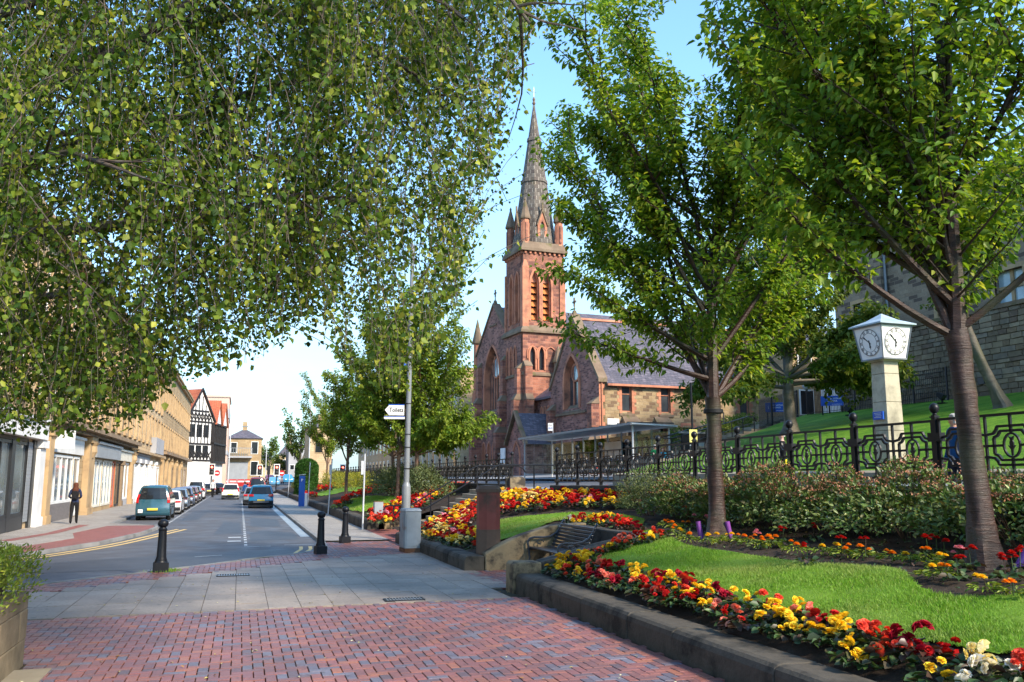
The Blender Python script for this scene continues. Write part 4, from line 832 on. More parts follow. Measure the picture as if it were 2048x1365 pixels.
t = tag(MB().box(FX+.05,FX+.95,41.05,41.15,3.1,3.85).build('projecting_sign', M['white_paint']), 'blank white square sign sticking out above the second shop', 'shop sign')
s3 = [(71.4,74.,.3,2.9),(75,78,.3,2.9),(79.4,82.5,.3,2.9),(84.2,88,.3,2.9),(89,93.4,.3,2.9)]
t = facade('pale tan building with white shop columns and a grey box sign', 70.2, 95., 11.6, 'buff_ashlar', s3, (5.0,8.2)); y0 = 70.2
for q in s3: shopfront(t, y0, *q, 2, 'white_paint', 'shop_glass', 'grey_render')
for a in (70.6,74.3,78.4,83.1,88.4): pil(t, y0, a, a+.6, 3.3, 'white_paint', .2)
fascia(t, y0, 71, 82, 3.0, 3.6, 'grey_render', .2); MB().box(.01,.5,84-y0,92-y0,4.,5.4).build('box_sign', M['grey_render'], t); MB().box(.004,.5,0,24.8,3.75,3.95).build('string_course', M['tan_trim'], t)
s4 = [(97,100,.2,3.),(102,105,.2,3.),(108,113,.2,3.),(116,121,.2,3.),(125,131,.2,3.),(134,139,.2,3.)]
t = facade('warm tan stone corner building before the half timbered gable', 95., 143., 13.6, 'tan_ashlar', s4, (5.,9.)); y0 = 95.
for q in s4: shopfront(t, y0, *q, 2, 'brown_trim', 'dark_glass')
for a in (95.6,100.8,106,114,123): pil(t, y0, a, a+1., 4., 'tan_trim', .3, a > 105)
MB().box(.004,.6,0,47.8,4.2,4.5).build('string_course', M['brown_trim'], t)

# half timbered corner building
ht = thing('timbered_building', 'black and white half timbered building with red tiled gables', 'building', (0,0,0))
fp = [(-8.2,146.0),(-4.7,150.3),(-3.0,162.),(-9,176.),(-18,166),(-16,150)]
MB().add([(x,y,0) for x,y in fp]+[(x,y,10.6) for x,y in fp], [tuple(range(6,12))]+[(i,(i+1)%6,6+(i+1)%6,6+i) for i in range(6)]).build('wall', M['white_render'], ht)
def face_frame(p, q):           # local frame on a wall face: u along, out normal
    p = Vector((*p,0)); q = Vector((*q,0)); u = (q-p).normalized(); nrm = Vector((u.y,-u.x,0)); W_ = (q-p).length
    return Matrix(((u.x,-nrm.x,0,p.x),(u.y,-nrm.y,0,p.y),(0,0,1,0),(0,0,0,1))), W_
Mg, Wg = face_frame(fp[0], fp[1])
g = MB().prism([(-.4,10.6),(Wg+.4,10.6),(Wg/2,15.6)],'y',0,4.5,0,Mg); g.build('gable', M['white_render'], ht)
r = MB(); r.add([(-.7,-.35,10.3),(Wg/2,-.35,15.9),(Wg/2,12,15.9),(-.7,12,10.3),(Wg+.7,-.35,10.3),(Wg+.7,12,10.3)],[(0,1,2,3),(1,4,5,2)],0,Mg); r.build('roof', M['red_tile'], ht)
b = MB()
for s_ in (-1,1):
    x0 = Wg/2+s_*(Wg/2+.7); b.add([(x0,-.38,10.2),(Wg/2,-.38,15.75),(Wg/2,-.38,16.05),(x0,-.38,10.6),(x0,-.1,10.2),(Wg/2,-.1,15.75),(Wg/2,-.1,16.05),(x0,-.1,10.6)],[(0,1,2,3),(0,4,5,1),(3,2,6,7)],0,Mg)
b.build('bargeboard', M['timber_black'], ht)
b = MB()
for z in (4.4,7.0,10.5,12.2): 
    m0 = 0 if z < 11 else (z-10.6)/5*Wg/2; b.box(m0,Wg-m0,-.08,.02,z,z+.28,0,Mg)
for k in range(8):
    u = .1+k*(Wg-.2)/7; top = 10.6+max(0,(Wg/2-abs(u-Wg/2))*2*5/Wg-.2); b.box(u-.09,u+.09,-.06,.02,7.3,top,0,Mg)
for k in range(7):
    u = .1+k*(Wg-.2)/7; d = (Wg-.2)/7
    for z0 in (4.7,10.8):
        b.bar(Mg@Vector((u,-.04,z0)),Mg@Vector((u+d,-.04,z0+1.3)),.14); b.bar(Mg@Vector((u+d,-.045,z0)),Mg@Vector((u,-.045,z0+1.3)),.14)
b.build('timber_frame', M['timber_black'], ht)
for z0, z1 in ((8.2,10.2),(5.9-.9+1.4,6.9)):
    for k in range(3): f = MB().box(.5+k*1.55,1.75+k*1.55,-.05,.0,z0 if z0 > 7 else 5.,z1,0,Mg).build('window', M['dark_glass'], ht)
MB().box(.1,Wg-.1,-.12,.03,.2,3.6,0,Mg).build('shop_panel', M['white_render'], ht)
Mb, Wb = face_frame(fp[1], fp[2]); b = MB()
for z in (4.2,7.2,10.4): b.box(0,Wb,-.5,.02,z,z+.3,0,Mb)
for k in range(9): u = .1+k*(Wb-.3)/8; b.box(u-.1,u+.1,-.45,.02,4.5,10.4,0,Mb)
b.build('timber_frame', M['timber_black'], ht)
for k in range(8):
    for z0, z1 in ((5.,7.),(8.4,10.2)): MB().box(.35+k*(Wb-.3)/8,-.25+(k+1)*(Wb-.3)/8+.1,-.3,.0,z0,z1,0,Mb).build('window', M['dark_glass'], ht)
for k in range(2):
    u0 = .3+k*5.8; MB().prism([(u0,10.6),(u0+5.2,10.6),(u0+2.6,14.2)],'y',-.5,3,0,Mb).build('gable', M['white_render'], ht)
    MB().add([(u0-.3,-.8,10.4),(u0+2.6,-.8,14.5),(u0+2.6,6,14.5),(u0-.3,6,10.4),(u0+5.5,-.8,10.4),(u0+5.5,6,10.4)],[(0,1,2,3),(1,4,5,2)],0,Mb).build('roof', M['red_tile'], ht)
# simple but complete far buildings
def block(name, label, x0, x1, y0, y1, h, mat, roof='slate', rh=2.5, win=None, cat='building', z0=-.2, hip=True, chim=1, flat=False):
    t = thing(name, label, cat, (0,0,0)); MB().box(x0,x1,y0,y1,z0,h).build('wall', M[mat], t)
    if flat: MB().box(x0-.2,x1+.2,y0-.2,y1+.2,h+.002,h+.4).build('parapet', M[mat], t)
    else:
        i = min(x1-x0,y1-y0)/2 if hip else .01; e = .35
        if x1-x0 > y1-y0: R2 = [(x0+i,(y0+y1)/2,h+rh),(x1-i,(y0+y1)/2,h+rh)]
        else: R2 = [((x0+x1)/2,y0+i,h+rh),((x0+x1)/2,y1-i,h+rh)]
        c = [(x0-e,y0-e,h+.002),(x1+e,y0-e,h+.002),(x1+e,y1+e,h+.002),(x0-e,y1+e,h+.002)]
        f = [(0,1,5,4),(1,2,5),(2,3,4,5),(3,0,4)] if x1-x0 > y1-y0 else [(0,1,4),(1,2,5,4),(2,3,5),(3,0,4,5)]
        rf = MB().add(c+R2, f+[(3,2,1,0)]).build('roof', M[roof], t)
        for k in range(chim):
            p = R2[k % 2]; MB().box(p[0]-.5,p[0]+.5,p[1]-.7,p[1]+.7,h+rh*.5,h+rh+1.5).build('chimney', M[mat], rf)
    for (face, u, za, w, hh, mm) in (win or []):
        if face == 'y': f = MB().box(u-w/2-.12,u+w/2+.12,y0-.07,y0-.002,za-.12,za+hh+.12).build('window', M['white_paint' if mm != 'tan' else 'tan_trim'], t); MB().box(u-w/2,u+w/2,y0-.09,y0-.072,za,za+hh).build('pane', M['dark_glass'], f)
        else:
            xx, s_ = (x0,-1) if face == 'w' else (x1,1); f = MB().box(min(xx+s_*.002,xx+s_*.07),max(xx+s_*.002,xx+s_*.07),u-w/2-.12,u+w/2+.12,za-.12,za+hh+.12).build('window', M['white_paint' if mm != 'tan' else 'tan_trim'], t)
            MB().box(min(xx+s_*.072,xx+s_*.09),max(xx+s_*.072,xx+s_*.09),u-w/2,u+w/2,za,za+hh).build('pane', M['dark_glass'], f)
    return t
pk = block('rendered_building', 'tall plain pink rendered block behind the half timbered gables', -16,-2.6,178,196,17.2,'pink_render',flat=True,win=[('y',-3.6,6.2,.5,2.6,0)]); MB().box(-4.9,-2.5,177.7,196.2,13.2,15.0).build('blue_band', M['grey_render'], pk); MB().box(-4.9,-2.5,177.8,196.1,6.2,7.).build('blue_band', M['grey_render'], pk)
bl_ = block('stone_house', 'tan stone house with a hipped slate roof and long balcony at the street end', -3.2,4.4,208,222,10.6,'tan_ashlar',rh=2.4,win=[('y',-1.6,7.4,1.2,2.2,0),('y',2.9,7.2,1.3,2.6,0),('y',3.0,2.4,1.5,3.0,0)])
b = MB().box(-3.6,2.4,206.3,207.9,6.2,6.6); b.build('balcony_floor', M['grey_render'], bl_); b = MB()
for k in range(14): b.box(-3.5+k*.45,-3.4+k*.45,206.3,206.4,6.6,8.3)
b.box(-3.6,2.4,206.28,206.42,8.3,8.45).build('balcony_rail', M['grey_metal'], bl_); MB().box(-2.6,1.6,207.7,207.95,.2,5.2).build('shop_shutter', M['shutter_grey'], bl_)
block('stone_house', 'slate roofed stone house with a white dormer far down the street', 10.5,16.5,262,274,8.2,'buff_ashlar',rh=4.2,win=[('y',12.4,4.4,1.6,2.4,0)],hip=False,chim=2)
block('rendered_building', 'grey rendered gable building right of the far traffic lights', 10.2,13.6,203,216,8.6,'grey_render',rh=1.2,hip=False,chim=0,win=[('y',11.,3.6,.9,1.,0)])
block('stone_tower_building', 'pale stone building with a tall narrow window behind the clipped conifer', 10.9,14.6,150,163,10.2,'buff_ashlar',rh=.8,win=[('y',12.35,6.0,1.1,3.0,'tan')],chim=1)
block('stone_house', 'distant low houses seen between the far trees', 2,11,300,310,7.6,'buff_ashlar',rh=3.2,chim=2)
block('stone_terrace', 'long two storey tan stone building behind the young street trees', 24.,34.,126,190,9.,'buff_ashlar',rh=2.6,win=[('w',129+k*4.2,zz,1.2,2.0,0) for k in range(14) for zz in (2.6,6.2)],chim=2)
block('stone_terrace', 'tall sandstone building with a flat parapet left of the church', 24.5,40.,100.5,125.5,14.4,'buff_ashlar',win=[('w',103+k*4.,zz,1.2,2.0,0) for k in range(6) for zz in (3.2,6.8,10.6)],flat=True)
block('stone_house', 'sunlit tan stone building on the hill behind the big tree', 44,60,64,86,13.5,'tan_ashlar',rh=3,win=[('y',46+k*3.5,zz,1.2,2.,0) for k in range(4) for zz in (7.2,10.6)],z0=2,chim=2)
block('white_house', 'white rendered building glimpsed behind the hill railings', 46,58,57.5,62,11.,'white_render',rh=2.5,win=[('y',49.5,7.3,1.,1.8,0)],z0=3,chim=0)

# the old stone building and its boundary wall on the hill
ob_ = thing('stone_building', 'big old brown stone building standing on the hill at the right edge', 'building', (0,0,0))
hol = []
for (px_, pt, pb_, w_) in ((1722,606,690,1.5),(1897,572,630,1.9),(2016,540,606,1.9)):
    ca = onx(px_, pt, 39.); cb = onx(px_, pb_, 39.); hol.append((ca.y-w_/2, ca.y+w_/2, cb.z, ca.z))
q = MB(); wall_holes(q, rect(-10,50.5,5.,18.6), [rect(*h_) for h_ in hol], 'x', 39., 39.5); q.build('wall', M['grey_rubble'], ob_)
MB().box(39.5,56,-10,50.48,5.,18.5).build('back_wall', M['grey_rubble'], ob_)
for (a_,b_,c_,d_) in hol:
    f = MB().ring([(a_-.25,c_-.25),(a_-.25,d_+.25),(b_+.25,d_+.25),(b_+.25,c_-.25),(a_-.25,c_-.25)],[(a_,c_),(a_,d_),(b_,d_),(b_,c_),(a_,c_)],'x',38.93,39.1).box(39.2,39.3,(a_+b_)/2-.1,(a_+b_)/2+.1,c_,d_).box(39.21,39.29,a_,b_,(c_+d_)/2-.08,(c_+d_)/2+.08).build('window', M['tan_trim'], ob_)
    MB().box(39.30,39.34,a_+.003,b_-.003,c_+.003,d_-.003).build('pane', M['sky_reflection_glass'], f)
dp = onx(1772,560,38.9); MB().tube([(38.85,dp.y,6),(38.85,dp.y,18)],.09,6).build('downpipe', M['grey_metal'], ob_); MB().box(38.6,39.,dp.y+.1,dp.y+.7,6,18).build('pilaster_strip', M['grey_rubble'], ob_)
MB().add([(38.7,-10,18.6),(38.7,50.8,18.6),(47,50.8,22.5),(47,-10,22.5),(56,-10,18.6),(56,50.8,18.6)],[(0,1,2,3),(3,2,5,4),(1,5,2)]).build('roof', M['slate'], ob_)
M['rubble'] = island('rubble', [(.30,.23,.16),(.22,.165,.115),(.37,.29,.205),(.26,.195,.14),(.19,.135,.10),(.33,.25,.165),(.28,.23,.18),(.24,.17,.11)], .9, .15, bmp=.5, bscale=6, dirt=((.075,.06,.045), .35, .75))
M['mortar'] = plain('mortar', (.21,.18,.14), (.15,.125,.10), 1.2, .95, .1)
bw_ = thing('boundary_wall', 'long coursed brown stone wall at the top of the hill lawn', 'stone wall', (36.6,0,0))
MB().box(.06,.7,-10,47.5,5.6,10.4).build('wall_core', M['mortar'], bw_); MB().box(-.08,.8,-10.1,47.6,10.402,10.62).build('coping', M['coping'], bw_)
sr = random.Random(5); stones = []
z = 5.7
while z < 10.35:
    hh = min(sr.uniform(.2,.34), 10.39-z); y = -10.
    while y < 47.45:
        l = min(sr.uniform(.4,.95), 47.48-y); stones.append((y,z,l,hh)); y += l
    z += hh
stones.sort(key=lambda s: -s[0]); rest = MB()
for k, (y,z,l,hh) in enumerate(stones):
    p = sr.uniform(-.035,.02); j = [sr.uniform(0,.02) for _ in range(4)]
    d = rest if k >= 300 else MB(); d.add([(.08,y+.012,z+.012),(.08,y+l-.012,z+.012),(.08,y+l-.012,z+hh-.012),(.08,y+.012,z+hh-.012),(p,y+.02+j[0],z+.02+j[1]),(p,y+l-.02-j[1],z+.02),(p,y+l-.02-j[2],z+hh-.02-j[3]),(p,y+.02+j[3],z+hh-.02)],[(0,1,5,4),(1,2,6,5),(2,3,7,6),(3,0,4,7),(4,5,6,7)])
    if k < 300: d.build('stone', M['rubble'], bw_)
tag(rest.build('stone_coursing', M['rubble'], bw_), kind='stuff')
vp = onx(1960,762,36.5); MB().box(-.06,.02,vp.y-.2,vp.y+.2,vp.z-.18,vp.z+.18).build('wall_vent', M['dark_trim'], bw_)
# ================================================================ STREET FURNITURE, CARS, PEOPLE
def text(body, size, mat, parent, loc, rot=(R_(90),0,0), ext=.002, align='CENTER', sx=1.):
    c = bpy.data.curves.new('lettering','FONT'); c.body = body; c.size = size; c.extrude = ext; c.align_x = align; c.offset = size*.018; c.align_y = 'CENTER'; c.resolution_u = 2
    c.materials.append(M[mat]); o0 = bpy.data.objects.new('lettering', c); COL.objects.link(o0); me = bpy.data.meshes.new_from_object(o0.evaluated_get(bpy.context.evaluated_depsgraph_get())); bpy.data.objects.remove(o0); o = bpy.data.objects.new('lettering', me); COL.objects.link(o); o.parent = parent; o.location = loc; o.rotation_euler = rot; o.scale = (sx,1,1); return o
# ---- ornamental railings: panel = frame > oval_ring, thistle
PITCH, BAY = 1.962, .90
def bay_bars(mb, u0):
    t = .036; z0, z1 = .13, 1.03; c = u0+BAY/2; B = lambda a,b_,c_,d_,w=t: mb.bar((0,c+a,b_),(0,c+c_,d_),w,w)
    for s in (-1,1):
        zc = .58; Z = lambda z: zc+s*(z-zc)
        B(-.24,Z(.86),.24,Z(.86)); 
        for q in (-1,1):
            B(q*.24,Z(.86),q*.26,Z(.81)); B(q*.26,Z(.81),q*.31,Z(.76)); B(q*.31,Z(.76),q*.44,Z(.74))
            B(0,Z(.79),q*.19,Z(.79)); B(q*.19,Z(.79),q*.24,Z(.725)); B(q*.24,Z(.725),q*.31,Z(.70)); B(q*.31,Z(.70),q*.31,Z(.57))
        B(0,Z(1.03),0,Z(.79)); B(0,Z(.79),0,Z(.765))
    for q in (-1,1): B(q*.16,.58,q*.44,.58)
def oval_bm(c):
    mb = MB(); n_ = 20
    for r0, r1, d in ((1,.86,.014),):
        pts = [(c+.155*math.cos(2*math.pi*k/n_), .58+.185*math.sin(2*math.pi*k/n_)) for k in range(n_)]; pi = [(c+.127*math.cos(2*math.pi*k/n_), .58+.157*math.sin(2*math.pi*k/n_)) for k in range(n_)]
        mb.ring(pts, pi, 'x', -.014, .014, closed=True)
    return mb
def thistle_bm(c):
    mb = MB(); mb.prism([(c-.012,.43),(c+.012,.43),(c+.02,.52),(c+.065,.58),(c+.03,.57),(c+.035,.62),(c+.02,.65),(c+.045,.71),(c,.69),(c-.045,.71),(c-.02,.65),(c-.035,.62),(c-.03,.57),(c-.065,.58),(c-.02,.52)],'x',-.011,.011); return mb
fb = MB(); 
fb.box(-.018,.018,.055,PITCH-.055,1.01,1.05).box(-.018,.018,.055,PITCH-.055,.115,.145)
for u in (.075, PITCH/2, PITCH-.075): fb.box(-.017,.017,u-.017,u+.017,.146,1.014)
for k in range(2): bay_bars(fb, .08+k*BAY)
FRAME = fb.mesh('frame', M['black_iron']); OV = [oval_bm(.08+BAY/2+k*BAY).mesh('oval_ring', M['black_iron']) for k in range(2)]; TS = [thistle_bm(.08+BAY/2+k*BAY).mesh('thistle', M['black_iron']) for k in range(2)]
fm_ = MB(); 
for q in (oval_bm(.08+BAY/2),oval_bm(.08+BAY*1.5),thistle_bm(.08+BAY/2),thistle_bm(.08+BAY*1.5)): fm_.add(q.v,q.f)
fm_.add(fb.v, fb.f); FARP = fm_.mesh('panel', M['black_iron'])
PM = MB().box(-.04,.04,-.04,.04,0,1.12).box(-.055,.055,-.13,.13,.70,.84).box(-.055,.055,-.13,.13,.10,.22).box(-.055,.055,-.055,.055,1.08,1.1).mesh('post', M['black_iron'])
BM_ = MB().lathe([(.02,1.12),(.042,1.13),(.03,1.15),(.055,1.17),(.075,1.21),(.078,1.245),(.06,1.285),(.03,1.31),(.004,1.318)],(0,0),14).mesh('ball_finial', M['black_iron'], True)
def railing(label, y0, n, detail):
    t = thing('railing', label, 'railing', (10.58, y0, 0)); t.location.z = 0
    for i in range(n+1):
        yy = y0+i*PITCH; zz = 1.62+max(0,29-yy)*.008
        p = ob('post', PM, t, (0,i*PITCH,zz)); ob('ball_finial', BM_, p)
        if i < n:
            if i < detail:
                p = ob('panel', FRAME, t, (0,i*PITCH,zz))
                for k in range(2): ob('oval_ring', OV[k], p); ob('thistle', TS[k], p)
            else: ob('panel', FARP, t, (0,i*PITCH,zz))
    return t
railing('near black iron railings with oval thistle panels and ball topped posts above the garden', 29.07-13*PITCH, 13, 13)
railing('far run of black iron railings left of the steps', 34.4, 38, 0)
# ---- handrails on the steps
def handrail(y, xe, label):
    t = thing('handrail', label, 'handrail', (0,y,0))
    MB().tube([(5.12,0,.70),(5.2,0,.84),(5.35,0,.86),(6.12,0,.86),(8.64,0,2.30),(8.75,0,2.33),(xe-.25,0,2.33),(xe-.05,0,2.24),(xe+.04,0,2.08)], .028, 8).build('rail', M['black_iron'], t, True)
    for x, z0, z1 in ((5.5,0,.85),(6.9,.5,1.29),(8.7,1.44,2.3),(10.0,1.44,2.31)): MB().tube([(x,0,z0),(x,0,z1)], .025, 8).build('post', M['black_iron'], t, True)
handrail(32.86, 10.6, 'bent black handrail on the far side of the stone steps'); handrail(29.88, 11.5, 'long black handrail on the near side of the stone steps')
# ---- bollards
BO = [MB().taper(0,0,.135,.135,-.02,.135,.135,.19).lathe([(.135,.19),(.115,.225),(.118,.25)],(0,0),20).mesh('base', M['black_iron'], True), MB().lathe([(.108,.25),(.095,.30),(.078,.82),(.088,.83),(.09,.85),(.074,.865),(.07,.885)],(0,0),20).mesh('shaft', M['black_iron'], True), MB().lathe([(.05,.885),(.086,.905),(.104,.945),(.106,.975),(.09,1.015),(.055,1.042),(.004,1.05)],(0,0),20).mesh('ball_cap', M['black_iron'], True)]
for x,y,l in ((-1.46,19.62,'black cast iron bollard nearest the camera, grass at its foot'),(2.02,23.0,'black iron bollard on the kerb corner beside the double yellow lines'),(3.02,26.5,'black iron bollard on the red bricks by the garden wall')):
    t = thing('bollard', l, 'bollard', (x,y,0), R_(12), 'bollards at the edge of the plaza')
    for n_, me in zip(('base','shaft','ball_cap'), BO): ob(n_, me, t)
# ---- utility cabinet, rusty box, red pier
t = thing('utility_cabinet', 'tall scuffed grey metal utility cabinet with a rusty foot beside the lamp post', 'utility cabinet', (4.28,22.95,0), R_(4))
M['cab'] = plain('cab', (.28,.31,.33), (.21,.235,.255), 2.5, .5, .4, c3=(.17,.09,.055), s3=2.2, t3=(.58,.70)); M['rust'] = plain('rust', (.12,.055,.03), (.20,.12,.08), 5, .9, .1, bmp=.3)
MB().box(-.20,.22,-.28,.28,.10,1.03).build('body', M['cab'], t, bevel=.012); MB().box(-.205,.225,-.285,.285,-.05,.098).build('foot', M['rust'], t); MB().taper(.01,0,.225,.30,1.032,.19,.26,1.10).build('lid', M['cab'], t, bevel=.01)
d = MB().box(-.215,-.201,-.25,.25,.15,.98).box(-.222,-.216,-.22,.22,.2,.93).build('door', M['cab'], t); MB().box(-.235,-.223,.16,.2,.5,.62).build('lock', M['dark_plastic'], d); MB().box(-.16,.18,-.292,-.281,.16,.97).build('side_panel', M['cab'], t)
t = thing('junction_box', 'short rusty pale metal box standing in the red flowers by the lamp post', 'utility box', (5.15,34.3,.3)); MB().box(-.17,.17,-.14,.14,-.2,.66).build('body', M['cab'], t, bevel=.012); MB().box(-.18,-.171,-.11,.11,.1,.6).build('door', M['cab'], t); MB().box(-.175,.175,-.145,.145,.661,.68).build('lid', M['rust'], t)
t = thing('painted_pier', 'tall eight sided pier painted dull red with a dark foot among the flowers', 'pier', (5.15,18.5,.38))
M['red_pier'] = plain('red_pier', (.22,.055,.042), (.28,.08,.06), 2, .6, .3, bmp=.15, c3=(.07,.05,.035), s3=1.4, t3=(.50,.66)); M['pier_dark'] = plain('pier_dark', (.12,.075,.055), (.16,.105,.075), 2, .8, .2, bmp=.2, c3=(.06,.065,.03), s3=2)
MB().lathe([(.262,-.3),(.262,.42)],(0,0),8,rot=math.pi/8).build('foot', M['pier_dark'], t); MB().lathe([(.255,.421),(.255,1.2)],(0,0),8,rot=math.pi/8).build('shaft', M['red_pier'], t); MB().lathe([(.28,1.201),(.28,1.27),(.235,1.34),(.02,1.355)],(0,0),8,rot=math.pi/8).build('cap', M['pier_dark'], t)
# ---- lamp post with the toilets sign
t = thing('lamp_post', 'tall grey lamp post rising through the birch leaves', 'lamp post', (4.9,27.0,.25))
MB().lathe([(.135,-.3),(.135,1.35),(.12,1.42),(.095,1.47),(.09,1.5)],(0,0),16).build('base', M['grey_metal'], t, True); MB().tube([(0,0,1.48),(.02,-.02,4.),(.06,-.04,9.)],[.088,.078,.055],14).build('pole', M['grey_metal'], t, True)
MB().tube([(.06,-.04,8.95),(.0,-.04,9.2),(-.8,-.04,9.35)],[.05,.04,.035],8).build('arm', M['grey_metal'], t, True); MB().taper(-1.15,-.04,.36,.13,9.27,.3,.09,9.42).build('lantern', M['grey_metal'], t)
b = MB()
for z in (1.9,2.55,2.95,3.9): b.lathe([(.094,z),(.094,z+.03)],(.01,-.01),14)
b.build('strap', M['dark_plastic'], t); MB().box(-.15,-.08,-.05,.0,5.1,5.35).build('bracket', M['sign_blue'], t)
t = thing('direction_sign', 'white pointed sign reading Toilets fixed to the lamp post', 'sign', (4.86,26.88,3.92), -PSI*.5); t.scale = (.9,.9,.9)
MB().prism([(-.10,-.14),(-.10,.20),(-.62,.20),(-.76,.04),(-.62,-.14)],'y',-.012,.012).build('board', M['white_paint'], t); MB().prism([(-.08,-.27),(-.08,-.17),(-.78,-.17),(-.78,-.27)],'y',-.012,.012).build('board', M['white_paint'], t)
b = MB().box(-.64,-.1,-.016,-.0125,.205,.235).box(-.78,-.08,-.016,-.0125,-.20,-.175); b.build('border', M['sign_blue'], t)
text('Toilets', .215, 'dark_plastic', t, (-.37,-.0135,.035), sx=.82)
# ---- thin poles along the footway, parking meter
def pole(x, y, h, label, lean=0., plate=None):
    t = thing('street_pole', label, 'pole', (x,y,0), 0); MB().tube([(0,0,-.05),(lean,0,h)], .032, 10).build('pole', M['pale_metal'], t, True)
    MB().lathe([(.036,h-.004),(.036,h+.03),(.01,h+.04)],(lean,0),10).build('cap', M['grey_metal'], t)
    if plate: MB().box(lean-.13,lean-.036,-.02,.0,h-.75,h-.25).build('sign_plate', M['pale_metal'], t)
pole(4.38,32.9,2.75,'pale grey sign pole nearest the bollards',.02,1); pole(4.4,46.4,2.8,'pale grey sign pole in front of the second far lawn',.12,1); pole(4.42,60.9,2.9,'slim pale pole right beside the blue parking machine',.06); pole(4.5,88,3.0,'slim pale pole left of the clipped conifer',.1)
t = thing('parking_meter', 'blue parking payment machine with a white side panel on the footway', 'parking machine', (4.0,60.4,0), R_(-6))
MB().box(-.22,.16,-.2,.2,-.05,2.0).build('body', M['meter_blue'], t, bevel=.03); MB().box(-.19,.13,-.21,-.2005,1.55,1.85).build('sign_panel', M['sign_blue'], t); text('P', .24, 'white_paint', t, (-.03,-.212,1.7)); MB().box(.165,.34,-.16,.2,0,.85).build('side_box', M['white_paint'], t, bevel=.02); MB().add([(-.25,-.24,2.02),(.19,-.24,2.08),(.19,.22,2.08),(-.25,.22,2.02),(-.25,-.24,2.06),(.19,-.24,2.12),(.19,.22,2.12),(-.25,.22,2.06)],[(3,2,1,0),(4,5,6,7),(0,1,5,4),(1,2,6,5),(2,3,7,6),(3,0,4,7)]).build('roof', M['pale_metal'], t)
# ---- bench in the recess, facing the street
bn = thing('park_bench', 'dark blue black slatted park bench with scrolled iron arms in the stone recess', 'bench', (6.42,16.95,.0))
BL = .98; M['bench_paint'] = plain('bench_paint', (.018,.024,.034), (.03,.037,.05), 3, .28, .6)
for k in range(6): MB().box(-.55+k*.088,-.55+k*.088+.07,-BL,BL,.425+abs(k-2.5)*.006,.452+abs(k-2.5)*.006).build('seat_slat', M['bench_paint'], bn, bevel=.008)
for k in range(7):
    z = .50+k*.068; x = -.015+k*.03; MB().box(-.014,.014,-BL,BL,-.026,.026).build('back_slat', M['bench_paint'], bn, loc=(x,0,z), bevel=.007)
for s in (-1,1):
    y = s*(BL-.06); e = MB(); e.tube([(-.02,y,.40),(.0,y,.5),(.12,y,.78),(.19,y,.94),(.215,y,.985)],.024,8).tube([(.22,y,.985),(.235,y,1.01)],[.035,.02],8)
    e.tube([(.16,y,.86),(.06,y,.74),(-.08,y,.665),(-.25,y,.645),(-.44,y,.655),(-.54,y,.63),(-.585,y,.57),(-.575,y,.5),(-.56,y,.42)],.022,8)
    e.tube([(-.32+.09*math.cos(a)*(1-a/9), y, .55+.075*math.sin(a)*(1-a/9)) for a in np.linspace(0,6.5,20)],.011,5).tube([(-.56,y,.42),(-.02,y,.40)],.022,8)
    e.build('arm_frame', M['bench_paint'], bn, True)
    MB().tube([(-.56,y,.42),(-.54,y,.25),(-.6,y,.02)],[.022,.02,.024],8).build('leg', M['bench_paint'], bn, True); MB().tube([(-.02,y,.40),(.02,y,.22),(.10,y,.02)],[.022,.02,.024],8).build('leg', M['bench_paint'], bn, True)
# ---- clock pillar on the hill lawn
CLX, CLY = 17.0, 20.05
def zat(py): # height at the pillar for a sight line row
    d = ray(1785, py); return CAMH+d.z*math.hypot(CLX, CLY)/math.hypot(d.x, d.y)
ck = thing('clock_pillar', 'white four faced clock with roman numerals on a pale stone pillar', 'clock', (CLX,CLY,0), R_(3))
M['pale_stone'] = plain('pale_stone', (.46,.41,.30), (.39,.35,.255), .8, .8, .2, bmp=.15, bscale=20, c3=(.24,.215,.16), s3=1.3, t3=(.48,.66)); M['clock_white'] = plain('clock_white', (.80,.79,.75), (.72,.71,.68), 1.5, .35, .5); M['lead_roof'] = plain('lead_roof', (.36,.45,.50), (.27,.34,.38), 2, .5, .4)
zb, zt = zat(720), zat(655); z = 1.6; k = 0; wb = .265
while z < zb-.08:
    h_ = min(.78, zb-.06-z); w0 = .30-(z-1.6)/(zb-1.6)*.055; w1 = .30-(z+h_-1.6)/(zb-1.6)*.055
    MB().taper(0,0,w0,w0,z+.004,w1,w1,z+h_-.004).build('stone_block', M['pale_stone'], ck, bevel=.012); z += h_
MB().taper(0,0,.27,.27,zb-.06,.31,.31,zb-.002).build('capital', M['pale_stone'], ck)
hb, htp, HH = .405, .535, zt-zb
hd = MB().taper(0,0,hb-.012,hb-.012,zb,htp-.012,htp-.012,zt).build('clock_head', M['clock_white'], ck); e = MB()
for sx in (-1,1):
    for sy in (-1,1): e.bar((sx*hb,sy*hb,zb),(sx*htp,sy*htp,zt),.035)
for a,b_ in (((-1,-1),(1,-1)),((1,-1),(1,1)),((1,1),(-1,1)),((-1,1),(-1,-1))): e.bar((a[0]*hb,a[1]*hb,zb),(b_[0]*hb,b_[1]*hb,zb),.04); e.bar((a[0]*htp,a[1]*htp,zt),(b_[0]*htp,b_[1]*htp,zt),.04)
e.build('frame', M['grey_metal'], ck)
MB().taper(0,0,htp+.09,htp+.09,zt+.021,htp+.09,htp+.09,zt+.06).taper(0,0,htp+.08,htp+.08,zt+.061,.30,.30,zt+.20).taper(0,0,.30,.30,zt+.201,.01,.01,zt+.40).build('roof', M['lead_roof'], ck)
ROM = ['XII','I','II','III','IV','V','VI','VII','VIII','IX','X','XI']
tilt = math.atan((htp-hb)/HH)
